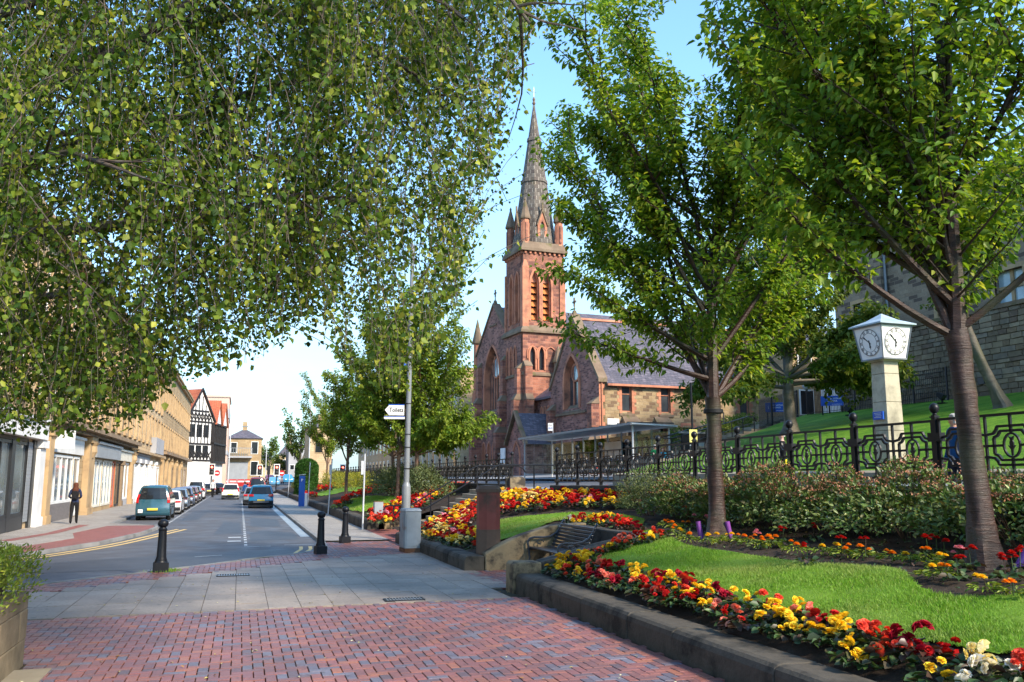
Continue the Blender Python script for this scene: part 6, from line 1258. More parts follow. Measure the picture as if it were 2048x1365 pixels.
def flood(px, py, label):
    x, y = march(px, py, hz); z_ = hz(x,y); t = thing('floodlight', label, 'floodlight', (x,y,z_), R_(30)); MB().box(-.2,.2,-.2,.2,0,.06).box(-.04,.04,-.04,.04,.06,.3).build('base', M['black_iron'], t); MB().taper(0,0,.30,.16,-.18,.24,.1,.18,0,Matrix.Translation((0,.05,.42)) @ Matrix.Rotation(R_(-50),4,'X')).build('lamp_housing', M['dark_plastic'], t, bevel=.02)
flood(1885,808,'black floodlight on the lawn aimed at the hill wall'); flood(1700,832,'low dark floodlight by the spiked fence')
t = thing('globe_lamp', 'grey globe lamp on a dark post beside the hill fence', 'lamp', (*onx(1614,800,39.5).xy,6.)); MB().tube([(0,0,0),(0,0,2.2)],.07,8).build('post', M['black_iron'], t); MB().lathe([(.05,2.2),(.25,2.35),(.33,2.6),(.25,2.85),(.05,2.95)],(0,0),14).build('globe', M['grey_render'], t, True)
# ================================================================ PLANTS
def unit(a): return a/np.maximum(np.linalg.norm(a, axis=-1, keepdims=True), 1e-9)
def leaf_arr(P, A, Nr, Ln, Wd, fold=.18, droop=.12, l1=.30, l2=.68, w2=.72):
    A = unit(A); Nr = unit(Nr-A*np.sum(Nr*A, -1, keepdims=True)); S = np.cross(A, Nr); Ln = Ln[:,None]; Wd = Wd[:,None]
    V = np.zeros((len(P),6,3)); V[:,0] = P; V[:,3] = P+A*Ln-Nr*Ln*droop
    for i, (t, w, s) in ((1,(l1,1,1)),(2,(l2,w2,1)),(5,(l1,1,-1)),(4,(l2,w2,-1))): V[:,i] = P+A*Ln*t+S*(s*Wd*.5*w)+Nr*(Wd*fold*w-Ln*droop*t*.3)
    return V
LF = [(0,1,2,3),(0,3,4,5)]
def leaf_mesh(name, V, mats, midx=None): return np_mesh(name, V, LF, mats, midx)
def rnd_dir(n): return unit(RNG.normal(size=(n,3)))
M['birch_leaf'] = island('birch_leaf', [(.026,.058,.009),(.050,.102,.013),(.085,.155,.016),(.21,.27,.03),(.06,.12,.02),(.42,.43,.06)], .5, .22, .38)
M['cherry_leaf'] = island('cherry_leaf', [(.065,.15,.018),(.11,.22,.024),(.16,.28,.03),(.27,.37,.038),(.12,.24,.045),(.42,.45,.07)], .48, .25, .52)
M['young_leaf'] = island('young_leaf', [(.09,.16,.016),(.15,.23,.02),(.22,.30,.03),(.12,.19,.02),(.34,.38,.05)], .5, .25, .42)
M['hill_leaf'] = island('hill_leaf', [(.05,.10,.018),(.08,.14,.024),(.14,.19,.03),(.20,.23,.04)], .5, .25, .4)
M['hedge_leaf'] = island('hedge_leaf', [(.13,.21,.017),(.20,.28,.022),(.08,.15,.016),(.30,.33,.04),(.06,.12,.02)], .42, .4, .25)
M['shrub_leaf'] = island('shrub_leaf', [(.045,.10,.020),(.075,.145,.03),(.115,.18,.038),(.14,.12,.05),(.06,.12,.04),(.24,.28,.07)], .42, .4, .2)
M['shrub_head'] = island('shrub_head', [(.30,.115,.065),(.36,.16,.09),(.22,.085,.05),(.27,.19,.09),(.38,.19,.13)], .8, .15)
M['pale_leaf'] = island('pale_leaf', [(.09,.125,.045),(.13,.165,.06),(.06,.09,.03),(.18,.20,.08),(.08,.11,.03)], .55, .3, .2)
M['gold_leaf'] = island('gold_leaf', [(.20,.20,.02),(.30,.27,.02),(.12,.15,.02),(.36,.31,.03),(.09,.13,.02)], .55, .3, .25)
M['conifer_leaf'] = island('conifer_leaf', [(.035,.10,.015),(.05,.14,.02),(.03,.075,.012)], .6, .25, .1)
M['begonia_leaf'] = island('begonia_leaf', [(.035,.075,.02),(.055,.105,.03),(.025,.055,.02),(.07,.035,.025),(.09,.15,.04)], .45, .4, .2)
M['bronze_leaf'] = island('bronze_leaf', [(.06,.025,.02),(.045,.03,.022),(.09,.035,.025),(.03,.045,.02)], .4, .45, .15)
def petal(n_, cols): M[n_] = island(n_, cols, .6, .2, .25)
petal('petal_red', [(.55,.012,.012),(.42,.008,.012),(.62,.03,.02)]); petal('petal_scarlet', [(.75,.07,.035),(.66,.045,.03),(.80,.14,.07)]); petal('petal_yellow', [(.85,.58,.02),(.90,.66,.05),(.80,.48,.015)])
petal('petal_salmon', [(.80,.20,.13),(.78,.26,.19),(.72,.12,.09)]); petal('petal_crimson', [(.30,.005,.02),(.40,.01,.04),(.24,.004,.012)]); petal('petal_white', [(.80,.78,.72),(.85,.80,.74),(.78,.70,.64)]); petal('petal_orange', [(.82,.27,.01),(.86,.34,.02),(.78,.20,.01)]); petal('petal_pink', [(.70,.22,.34),(.78,.40,.50),(.60,.10,.25)]); petal('petal_cream', [(.88,.76,.38),(.85,.68,.22),(.90,.82,.55)])
def bark(name, c1, c2, band, peel=0.):
    m, n, b = newmat(name); v = coord(n, 'World'); c = ramp(n, noise(n, v, 3, 6, .65), c1, c2)
    st = noise(n, coord(n, 'World', (2.6,2.6,19)), 1.7, 7, .72); c = mixc(n, ramp(n, st, 0., .75, .50, .68), c, band); c = mixc(n, ramp(n, noise(n, coord(n,'World',(1.,1.,9.)), 2.3, 5, .7), 0., .8, .56, .66), c, tuple(x*.35 for x in c1))
    c = mixc(n, ramp(n, noise(n, v, 1.1, 5), 0., .75, .48, .66), c, (.055,.06,.028)); n.links.new(c, b.inputs['Base Color'])
    b.inputs['Roughness'].default_value = .5-.15*peel; b.inputs['Specular IOR Level'].default_value = .3+.3*peel; bump(n, b, st, .8, .02); M[name] = m
bark('cherry_bark', (.022,.011,.008), (.050,.020,.014), (.10,.055,.038), .3); bark('grey_bark', (.075,.065,.05), (.13,.11,.08), (.05,.045,.035)); bark('birch_bark', (.045,.032,.025), (.10,.07,.055), (.22,.19,.16)); bark('brown_bark', (.12,.06,.035), (.18,.095,.06), (.26,.17,.11), .5)
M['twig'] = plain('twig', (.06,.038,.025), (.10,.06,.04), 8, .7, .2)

class Tree:
    def __init__(s, seed): s.r = random.Random(seed); s.wood = MB(); s.P = []; s.A = []
    def path(s, p, d, L_, n_, up=0., wob=.12, down=0.):
        pts = [Vector(p)]; d = Vector(d).normalized()
        for i in range(n_):
            d = (d+Vector((s.r.gauss(0,wob),s.r.gauss(0,wob),s.r.gauss(0,wob)*.6+up-down))).normalized(); pts.append(pts[-1]+d*(L_/n_))
        return pts
    def leafy(s, pts, t0, ds, spread, drop=.55, along=.6):
        L_ = sum((b-a).length for a,b in zip(pts[:-1],pts[1:])); n_ = int(L_*(1-t0)/ds)
        for k in range(n_):
            t = t0+(1-t0)*(k+s.r.random())/n_; f = t*(len(pts)-1); i = min(int(f), len(pts)-2); p = pts[i].lerp(pts[i+1], f-i); tg = (pts[i+1]-pts[i]).normalized()
            rd = Vector((s.r.gauss(0,1),s.r.gauss(0,1),s.r.gauss(0,.8))); rd -= tg*rd.dot(tg)
            if rd.length < 1e-4: continue
            rd.normalize(); s.P.append(p+rd*spread*s.r.random()**.7); s.A.append(rd+tg*along*s.r.random()-Vector((0,0,drop*(s.r.random()+.2))))
    def crown(s, name, leaf, Ln, Wd, mats, parent, fold=.18, droop=.15, **k):
        P = np.array([tuple(p) for p in s.P]); A = np.array([tuple(a) for a in s.A]); n_ = len(P); Nr = np.array([0,0,1.])+RNG.normal(0,.45,(n_,3)); sz = RNG.uniform(.65,1.2,n_)
        return ob(name, leaf_mesh(name, leaf_arr(P,A,Nr,Ln*sz,Wd*sz,fold,droop,**k), mats), parent)
def cherry(label, base, lean, fork, H, rad, r0, seed, nlead=6, leaf=.115, ds=.03, mat='cherry_leaf', barkm='cherry_bark', lead_tilt=(.30,.75), name='cherry_tree', group=None, sec_gap=.22, ext=None, core=.55, limbs=None):
    T = Tree(seed); r = T.r; base = Vector(base); top = base+Vector((lean[0],lean[1],fork))
    tp = [base-Vector((0,0,.15)), base+Vector((0,0,.05)), base.lerp(top,.12), base.lerp(top,.5)+Vector((r.uniform(-.03,.03),r.uniform(-.03,.03),0)), base.lerp(top,.85), top]
    n_t = 26; rp = []; rr_ = []
    for i in range(n_t):
        t = i/(n_t-1.); f = np.interp(t, [0,.04,.12,.5,.85,1], [0,1,2,3,4,5]); k_ = min(int(f),4); rp.append(tp[k_].lerp(tp[k_+1], f-k_)+Vector((r.gauss(0,.004),r.gauss(0,.004),0))); rr_.append(r0*float(np.interp(t, [0,.05,.12,.25,.5,.85,1], [1.75,1.38,1.12,.98,.92,.90,.98]))*r.uniform(.97,1.035))
    s0 = len(T.wood.v); T.wood.tube(rp, rr_, 18)
    for i in range(s0, len(T.wood.v)):               # roots and flutes: the bole is not round
        v_ = Vector(T.wood.v[i]); ii = (i-s0)//18; c_ = rp[min(ii,n_t-1)]; d_ = v_-c_; an = math.atan2(d_.y,d_.x); fl = max(0,1-ii/7.)
        T.wood.v[i] = tuple(c_+d_*(1+fl*.22*math.cos(an*4+seed)+.035*math.sin(an*3+ii*.5)+r.gauss(0,.012)))
    leads = []
    for k in range(nlead):
        az = 2*math.pi*(k+r.uniform(-.25,.25))/nlead; tl = r.uniform(*lead_tilt) if k else .08
        hh = (H-fork)*(r.uniform(.72,1.) if k else 1.0)*(1.0 if tl < .5 else .86); d = Vector((math.cos(az)*math.sin(tl), math.sin(az)*math.sin(tl), math.cos(tl)))
        p_s = top-Vector((0,0,r.uniform(0,.3)))
        if k > 3: q0 = leads[0][0]; f_ = r.uniform(.06,.42)*(len(q0)-1); p_s = q0[int(f_)].lerp(q0[int(f_)+1], f_-int(f_)); hh *= .78
        pts = T.path(p_s, d, hh/math.cos(min(tl,.8)*.6), 11, .055, .05); rr = (r0*r.uniform(.40,.55) if k < 4 else r0*r.uniform(.26,.36)) if k else r0*.8
        T.wood.tube(pts, list(np.linspace(rr, .012, len(pts))), 8); leads.append((pts, az, hh))
        L_ = sum((b-a).length for a,b in zip(pts[:-1],pts[1:])); ns = int(L_*.93/sec_gap)
        for j in range(ns):
            t = .10+.88*(j+r.random()*.6)/ns; f = t*(len(pts)-1); i = min(int(f),len(pts)-2); p = pts[i].lerp(pts[i+1], f-i)
            a2 = (az+r.gauss(0,1.0)) if k else r.uniform(0,2*math.pi); el = r.uniform(.30,.95); hgt = (p.z-base.z)/H
            sl = rad*core*(1.15-.85*max(0,(hgt-.35)/.65))*r.uniform(.55,1.1)+.25
            q = T.path(p, (math.cos(a2)*math.cos(el),math.sin(a2)*math.cos(el),math.sin(el)), sl, 6, .05, .08); T.wood.tube(q, list(np.linspace(.018,.004,len(q))), 5, cap=False)
            T.leafy(q, .08, ds, .13)
            for _ in range(int(sl/.33)):
                f2 = r.uniform(.15,.9)*(len(q)-1); i2 = min(int(f2),len(q)-2); p2 = q[i2].lerp(q[i2+1], f2-i2); dd = (q[i2+1]-q[i2]).normalized()+Vector((r.gauss(0,.7),r.gauss(0,.7),r.gauss(0,.4)+.1))
                w_ = T.path(p2, dd, r.uniform(.3,.75), 3, .06, .1); T.wood.tube(w_, [.006,.005,.004,.002], 3, cap=False); T.leafy(w_, .1, ds*1.05, .10)
        T.leafy(pts, .45, ds*1.1, .16)
    for (az, el, t, L_, up) in (limbs or []):            # long low limbs seen in the photograph
        p = base.lerp(top, t)
        if t >= 1.05: q0 = leads[0][0]; f_ = (t-1)*(len(q0)-1); p = q0[int(f_)].lerp(q0[int(f_)+1], f_-int(f_))
        q = T.path(p, (math.cos(az)*math.cos(el),math.sin(az)*math.cos(el),math.sin(el)), L_, 10, up, .04); T.wood.tube(q, list(np.linspace(r0*.38,.008,len(q))), 7)
        for j in range(int(L_/.085)):
            f = (.30+.68*r.random())*(len(q)-1); i = min(int(f),len(q)-2); p2 = q[i].lerp(q[i+1], f-i); w_ = T.path(p2, (q[i+1]-q[i]).normalized()+Vector((r.gauss(0,.6),r.gauss(0,.6),r.gauss(0,.4))), r.uniform(.3,.7)*max(1.,rad/2.9), 3, .05, .1); T.wood.tube(w_, [.006,.005,.004,.002], 3, cap=False); T.leafy(w_, .05, ds*1.05, .1)
        T.leafy(q, .35, ds, .14)
    print(name, len(T.P)); t = thing(name, label, 'tree', (0,0,0), 0, group); T.wood.build('trunk', M[barkm], t, True); T.crown('crown', None, leaf, leaf*.56, M[mat], t)
    return t
def gzt(x, y): return float(garden_z(x, y))
cherry('cherry tree with banded brown bark and a dark tie, left of the two large trees', (7.94,13.74,gzt(7.94,13.74)), (.02,.03), 2.45, 10.6, 2.6, .142, 11, 10, .118, .0205, limbs=[(2.9,1.05,1.18,4.4,.02),(2.7,.85,1.32,3.8,.02),(2.9,.62,1.42,3.2,.03),(2.8,.52,1.1,3.4,.02),(2.85,.66,1.22,3.4,.02),(3.0,.20,1.06,2.7,.03),(.1,.55,.98,3.0,.05),(-.35,.95,1.1,4.6,.02),(-.6,1.1,1.22,4.8,.02),(-.1,.7,1.3,3.4,.03)], lead_tilt=(.25,.72), core=.58)
tie = Vector((7.96,13.77,gzt(7.94,13.74)+2.2)); tag(MB().lathe([(.165,-.035),(.175,-.03),(.175,.03),(.165,.035)],(0,0),18).tube([(.17,.0,0),(.22,.02,-.02),(.2,.0,-.2)],.012,5).build('tree_tie', M['dark_plastic'], None, True, loc=tie), 'black rubber tie strapped round the left cherry trunk below its fork', 'tree tie')
cherry('cherry tree with glossy reddish peeling bark, right of the two large trees', (8.22,8.25,gzt(8.22,8.25)), (-.10,.06), 2.75, 9.6, 3.0, .140, 23, 9, .122, .026, lead_tilt=(.28,.8), limbs=[(2.9,.45,.97,3.6,.06),(2.4,.75,1.1,3.2,.03),(-.6,.6,1.,3.4,.04),(3.5,.95,1.15,3.4,.03),(2.7,.95,1.12,5.0,.02),(2.4,1.1,1.2,5.2,.02),(2.95,.72,1.08,4.4,.03)], core=.60)
for x,y,h_,rd,sd_,l in ((8.0,41.6,10.4,4.6,31,'young street tree with a reddish trunk right of the grey lamp post'),(7.3,42.6,9.4,3.2,37,'young street tree with a slim mossy trunk just left of the grey lamp post'),(8.4,51.,10.2,3.2,41,'young street tree with a forked brown trunk among the far bushes'),(6.2,54.5,8.6,2.8,43,'small yellow green street tree left of the far lawn'),(7.9,86,10.,3.2,47,'small yellow green street tree nearest the clipped conifer')):
    cherry(l, (x,y,gzt(x,y)), (.05,.05), 2.15 if h_ > 8 else 1.9, h_, rd, .10, sd_, 7, .18, .022 if y < 50 else .028, 'cherry_leaf' if sd_ in (37,41) else 'young_leaf', 'brown_bark', (.25,.65), 'street_tree', 'young street trees along the footway', .40, limbs=None if sd_ > 42 else [(-.3,.35,1.0,3.8,.03),(.6,.28,1.,3.6,.03),(2.6,.4,1.,3.4,.03),(-1.3,.3,1.,3.4,.03),(-.8,.15,.95,3.2,.02)])
# hill trees
hx_, hy_ = march(1582,868,hz); cherry('broad leafy tree with a thick grey trunk on the hill beside the steps', (hx_,hy_,hz(hx_,hy_)), (.0,.1), 2.9, 13.5, 6.2, .30, 53, 10, .25, .030, 'hill_leaf', 'grey_bark', (.3,1.0), 'hill_tree', None, .42, limbs=[(2.6,.15,.8,4.8,-.03),(.4,.2,.85,4.5,0.),(3.6,.1,.9,5.2,-.04),(-.2,.3,.95,5.5,-.02),(-.5,.1,.85,5.,-.02),(3.1,.3,.95,5.5,-.02),(-.9,.2,.95,5.2,-.03),(-1.5,.25,.95,5.,-.03),(-.1,.12,.9,5.4,-.04),(-.35,.5,1.,6.,-.01),(-1.2,.55,1.,5.5,-.01),(2.9,.5,1.,5.5,-.01)])
hx_, hy_ = march(2006,815,hz); cherry('slim leaning tree on the hill lawn at the right edge', (hx_,hy_,hz(hx_,hy_)), (-1.1,.5), 3.4, 8.5, 3.0, .22, 59, 5, .2, .04, 'hill_leaf', 'grey_bark', (.4,.9), 'hill_tree', None, .5)

# ---- the weeping birch overhead: trunk outside the frame on the left, boughs, hanging strands
BT = Tree(71); r = BT.r
trunk_b = Vector((-6.3,8.3,0)); 
def birch_point(px, py, D): d = ray(px, py); return Vector((0,0,CAMH))+d*(D/(d.x*math.sin(PSI)+d.y*math.cos(PSI)))
BT.wood.tube([trunk_b-Vector((0,0,.2)), trunk_b, trunk_b+Vector((.1,0,1.5)), trunk_b+Vector((.35,.1,3.4)), trunk_b+Vector((.7,.2,5.8)), trunk_b+Vector((1.1,.3,8.5)), trunk_b+Vector((1.3,.3,11))], [.34,.28,.24,.21,.16,.10,.03], 12)
boughs = [[(-160,560,8.8),(60,470,8.6),(250,440,8.4),(350,445,8.2),(450,440,8.0),(540,412,7.8),(600,385,7.7),(720,400,7.6)], [(-170,430,9.2),(60,330,9.),(200,255,8.8),(300,240,8.6),(400,240,8.5),(465,200,8.4),(560,175,8.3),(612,160,8.2),(700,190,8.1)],
  [(-150,250,8.4),(120,160,8.),(290,72,7.8),(340,30,7.7),(430,-30,7.6),(600,-90,7.5),(800,-60,7.4),(930,40,7.3)], [(-150,200,9.),(150,120,8.8),(310,62,8.6),(400,45,8.5),(520,28,8.4),(680,60,8.3),(820,140,8.2),(900,230,8.1)],
  [(-140,640,9.4),(20,600,9.2),(150,590,9.),(260,600,8.8),(330,640,8.7)], [(-150,300,10.),(200,260,10.2),(420,300,10.4),(600,330,10.5),(740,420,10.5)], [(-160,100,8.),(200,-60,7.),(500,-200,6.4),(800,-180,6.2),(980,-60,6.2),(1060,60,6.2)], [(-160,420,7.6),(0,330,7.0),(140,300,6.5),(250,330,6.2)]]
for k, bb in enumerate(boughs):
    st = trunk_b+Vector((.2+.06*k,.06,2.6+.55*k)); P_ = [st]+[birch_point(*q)+Vector((0,0,r.uniform(-.05,.05))) for q in bb]
    BT.wood.tube(P_, list(np.linspace(.085 if k < 4 else .06, .012, len(P_))), 8)
    for a_, b_ in zip(P_[1:-1], P_[2:]):
        for _ in range(3):
            p = a_.lerp(b_, r.random()); w_ = BT.path(p, (b_-a_).normalized()+Vector((r.gauss(0,.6),r.gauss(0,.6),r.gauss(.1,.5))), r.uniform(.5,1.3), 5, -.03, .12); BT.wood.tube(w_, list(np.linspace(.014,.003,6)), 5, cap=False); BT.leafy(w_, .2, .035, .06, .9, .3)
SZ = []
ex = [-260,-60,0,150,250,330,400,480,545,600,650,690,740,800,830,870,905,935,955,970,985,1005,1030,1060,1095]; ey = [890,885,875,868,862,790,752,738,700,672,664,745,800,790,730,715,630,570,480,400,340,255,170,50,-90]
CL = [(r.uniform(-230,1080), r.random(), r.uniform(6.4,12.5)) for _ in range(230)]
N_ST = 5600
for k in range(N_ST):
    if k % 10 < 6:
        c_ = CL[r.randrange(len(CL))]; px = c_[0]+r.gauss(0,30); e_ = float(np.interp(px, ex, ey)); py = e_-(e_+330)*c_[1]+r.gauss(0,42); D = c_[2]+r.gauss(0,.35)
        if py > e_: py = e_-r.random()*30
    else:
        px = r.uniform(-220,1100); e_ = float(np.interp(px, ex, ey)); D = r.uniform(6.2,12.5); py = e_-r.random()**1.25*45 if r.random() < .22 else e_-(e_+330)*r.random()
    if px > 1106 or px < -260: continue
    if px > 930 and r.random() < .58: continue
    if 300 < px < 1000 and py > 640 and r.random() < .45: continue
    L_ = r.uniform(.5,1.5); bot = birch_point(px, py, D); sway = Vector((r.gauss(0,.34),r.gauss(0,.34),0)); pts = []
    for i in range(7):
        t = i/6.; pts.append(bot+Vector((0,0,L_*(1-t)))+sway*((1-t)**2)+Vector((r.gauss(0,.016),r.gauss(0,.016),0)))
    BT.wood.tube(pts, list(np.linspace(.0045,.0018,7)), 3, cap=False)
    n_ = int(L_/.026); g_ = r.uniform(.75,1.2)
    for j in range(n_):
        t = (j+r.random())/n_; f = t*6; i = min(int(f),5); p = pts[i].lerp(pts[i+1], f-i); a = Vector((r.gauss(0,.75),r.gauss(0,.75),-.7)); BT.P.append(p+Vector((r.gauss(0,.05),r.gauss(0,.05),r.gauss(0,.02)))); BT.A.append(a); SZ.append(g_)
bt = thing('birch_tree', 'weeping birch tree whose leafy hanging strands fill the upper left', 'tree', (0,0,0))
BT.wood.build('trunk', M['birch_bark'], bt, True)
P = np.array([tuple(p) for p in BT.P]); A = np.array([tuple(a) for a in BT.A]); n_ = len(P); sz = RNG.uniform(.6,1.25,n_)*np.r_[np.ones(n_-len(SZ)), np.array(SZ)]; Nr = RNG.normal(0,1,(n_,3))+np.array([0,0,.35])
ob('crown', leaf_mesh('crown', leaf_arr(P,A,Nr,.056*sz,.044*sz,.12,.10,.33,.66,.62), M['birch_leaf']), bt)

# ---- shrubs
def shrub(name, label, c, rx, ry, h_, n_, ln, wd, mat, head=None, nh=0, stems=9, group=None, seed=1, flower=None, upr=.5):
    t = thing(name, label, 'shrub', c, 0, group); rs = np.random.default_rng(seed); u = unit(rs.normal(size=(n_,3))); u[:,2] = np.abs(u[:,2])*1.25-.25
    lump = 1+.24*np.sin(u[:,0]*5+seed)+.14*np.sin(u[:,1]*6+seed*2)+.10*np.sin(u[:,2]*9+u[:,0]*7); rad = rs.uniform(.45,1.05,n_)**.6*lump
    P = u*rad[:,None]*np.array([rx,ry,h_*.66])+np.array([0,0,h_*.34]); P[:,2] = np.clip(P[:,2], .02, None)
    A = u+rs.normal(0,.6,(n_,3))+np.array([0,0,upr*.3]); Nr = u*.6+np.array([0,0,.8])+rs.normal(0,.5,(n_,3)); sz = rs.uniform(.6,1.25,n_)
    ob('foliage', leaf_mesh('foliage', leaf_arr(P,A,Nr,ln*sz,wd*sz), M[mat]), t); b = MB(); rr = random.Random(seed)
    for k in range(stems):
        a = rr.uniform(0,6.28); q = rr.uniform(.4,.95); b.tube([(0,0,-.1),(math.cos(a)*rx*q*.35,math.sin(a)*ry*q*.35,h_*.35),(math.cos(a)*rx*q*.8,math.sin(a)*ry*q*.8,h_*rr.uniform(.6,.95))],[.014,.010,.004],4)
    b.build('stems', M['twig'], t)['kind'] = 'stuff'
    if nh:
        k = rs.choice(np.nonzero((P[:,2] > h_*.62) & (rad > .8))[0], nh); c_ = P[k]*np.array([1,1,1.02])+np.array([0,0,.03]); m_ = 16
        Q = np.repeat(c_,m_,0)+rs.normal(0,1,(nh*m_,3))*np.array([.05,.05,.014]); ob('flower_head', leaf_mesh('flower_head', leaf_arr(Q,rs.normal(0,1,(nh*m_,3))+np.array([0,0,.5]),rs.normal(0,.6,(nh*m_,3))+np.array([0,0,1]),np.full(nh*m_,.030),np.full(nh*m_,.024)), M[head]), t)['kind'] = 'stuff'
    if flower:
        k = rs.choice(np.nonzero(rad > .92)[0], flower[1]); m_ = 5; Q = np.repeat(P[k]*1.03,m_,0); an = np.tile(np.arange(m_)*2*np.pi/m_,len(k)); d_ = np.c_[np.cos(an),np.sin(an),np.full(len(an),.4)]; ob('flower', leaf_mesh('flower', leaf_arr(Q,d_,np.tile([0,0,1.],(len(Q),1)),np.full(len(Q),.02),np.full(len(Q),.018)), M[flower[0]]), t)['kind'] = 'stuff'
    return t
lab = ('rusty headed viburnum shrub closest to the right cherry, on its camera side','rusty headed viburnum shrub directly behind the right cherry trunk','rusty headed viburnum shrub midway along the bed between the cherries','tall viburnum shrub with brown heads under the clock pillar','viburnum shrub with rusty heads left of the clock pillar','viburnum shrub just right of the left cherry trunk','low viburnum shrub behind the left cherry trunk')
for k,(y,x,h_,rx) in enumerate(((7.2,9.95,1.08,.75),(9.1,9.9,1.0,.8),(10.9,9.75,1.06,.85),(12.6,9.7,.90,.85),(14.2,9.65,1.04,.85),(15.8,9.75,.86,.75),(17.4,9.7,.92,.7))):
    shrub('viburnum_shrub', lab[k], (x-.28,y,gzt(x-.28,y)-.05), rx+.15, 1.05, h_, 4600, .080, .044, 'shrub_leaf', 'shrub_head', 135, seed=80+k, group='viburnum shrubs below the railings')
px_, py_ = march(1350,1040,garden_z); shrub('potentilla_shrub', 'pale green potentilla shrub with small cream flowers left of the first cherry trunk', (9.5,19.6,gzt(9.5,19.6)-.05), .85, 1.25, 1.02, 6000, .05, .024, 'pale_leaf', seed=90, flower=('petal_cream',110), group=None)
shrub('potentilla_shrub', 'smaller cream flowered potentilla shrub tucked behind the first cherry trunk', (9.75,18.2,gzt(9.7,18.2)-.05), .6, .8, 1.0, 3000, .05, .024, 'pale_leaf', seed=91, flower=('petal_cream',60))
for x,y,rx,ry,h_,mat,l in ((7.6,44.5,1.3,2.4,1.7,'pale_leaf','big yellow green bush left of the grey lamp post'),(8.2,40.0,1.1,2.0,1.45,'pale_leaf','big olive bush right of the grey lamp post'),(8.6,49,1.2,2.,1.6,'pale_leaf','dull green bush behind the forked young tree'),(8.3,68,1.4,5.,1.5,'gold_leaf','golden yellow shrub beside the small street tree'),(8.4,80,1.5,6.,1.6,'gold_leaf','yellow green shrub between the conifer and the golden shrub'),(6.4,93,1.2,4.,1.2,'gold_leaf','low yellow shrub left of the clipped conifer'),(6.,84,.8,3.,.8,'conifer_leaf','low green mound in front of the clipped conifer')):
    shrub('garden_bush', l, (x,y,gzt(x,y)-.1), rx, ry, h_, 4200, .10, .055, mat, seed=int(y))
for px,py,l in ((1530,868,'dark green bush by the lower hill handrail'),(1500,880,'low leafy bush at the church side of the hill steps'),(1545,852,'leafy bush under the left blue notice board')):
    d = ray(px,py); x = 24 if px == 1500 else 28 if px == 1530 else 31; y = float(path_edge(x))+3.4; shrub('garden_bush', l, (x,y,hz(x,30)-.3), 1.3, 1.0, 1.3, 1800, .14, .08, 'hill_leaf', seed=px)
t = thing('clipped_conifer', 'rounded column of clipped green conifer by the footway', 'conifer', (5.9,84,.2)); rs = np.random.default_rng(4); n_ = 9000; a = rs.uniform(0,6.283,n_); z_ = rs.uniform(0,1,n_); rr = np.clip(np.where(z_ < .75, .98+.1*np.sin(z_*4), np.sqrt(np.clip(1-((z_-.75)/.25)**2,0,1))),.03,1)*rs.uniform(.82,1.03,n_); P = np.c_[np.cos(a)*rr*1.0,np.sin(a)*rr*1.0,z_*3.35]; A = np.c_[np.cos(a),np.sin(a),np.full(n_,.9)]+rs.normal(0,.4,(n_,3))
ob('foliage', leaf_mesh('foliage', leaf_arr(P,A,np.c_[np.cos(a),np.sin(a),np.zeros(n_)]+rs.normal(0,.3,(n_,3)),np.full(n_,.16),np.full(n_,.09)), M['conifer_leaf']), t); MB().lathe([(.8,0),(.85,2.2),(.6,2.9),(.1,3.2)],(0,0),14).build('inner_twigs', M['twig'], t)
for px,y,h_,w_,sd_,l in ((536,230,12.,5.,5,'grey green tree far beyond the traffic lights'),(598,170,15.5,5.2,6,'loose tall tree rising behind the pale stone tower building'),(560,215,7.5,3.5,7,'dark small tree left of the grey rendered gable')):
    x = gx(px,y); cherry(l, (x,y,0), (.1,.1), h_*.28, h_, w_, .3, sd_, 7, .55, .11, 'hill_leaf', 'grey_bark', (.35,.95), 'distant_tree', None, 1.0)

# ---- stone planter with the clipped hedge at the left edge
pl = thing('stone_planter', 'big stone block planter at the left edge filled with a clipped hedge', 'planter', (0,0,0)); rr = random.Random(3)
M['planter_stone'] = plain('planter_stone', (.27,.215,.14), (.19,.15,.10), 1.3, .85, .2, bmp=.4, bscale=14, c3=(.07,.06,.04), s3=.8, t3=(.45,.68))
for z0, z1, o_ in ((-.06,.24,.3),(.243,.545,.0),(.548,.72,.15)):
    y = 2.0+o_
    while y < 10.55:
        l = min(rr.uniform(.62,.95), 10.58-y)
        if 10.58-(y+l) < .3: l = 10.58-y
        MB().box(-2.46,-2.06+rr.uniform(-.006,.006),y+.004,y+l-.004,z0,z1).build('stone_block', M['planter_stone'], pl, bevel=.012); y += l
    for k in range(4): MB().box(-2.464-(k+1)*.9,-2.468-k*.9,10.2,10.58+rr.uniform(-.005,.005),z0,z1).build('stone_block', M['planter_stone'], pl, bevel=.012)
MB().box(-7,-2.47,1.,10.19,.0,.64).build('soil', M['soil'], pl); tag(MB().box(-2.35,-1.72,6.5,10.15,-.06,.006).build('planter_footing', M['step_stone']), 'pale concrete strip at the foot of the left planter', 'footing')
t = thing('hedge', 'bright clipped box hedge growing over the left planter', 'hedge', (0,0,0)); rs = np.random.default_rng(8); n_ = 52000
X = rs.uniform(-5.2,-1.93,n_); Y = rs.uniform(6.2,10.68,n_); top = 1.22+.09*np.sin(X*3+1)+.08*np.sin(Y*2.3)+np.clip(-X-2.2,0,.9)*.16; Zh = .62+(top-.62)*rs.uniform(0,1,n_)**.55
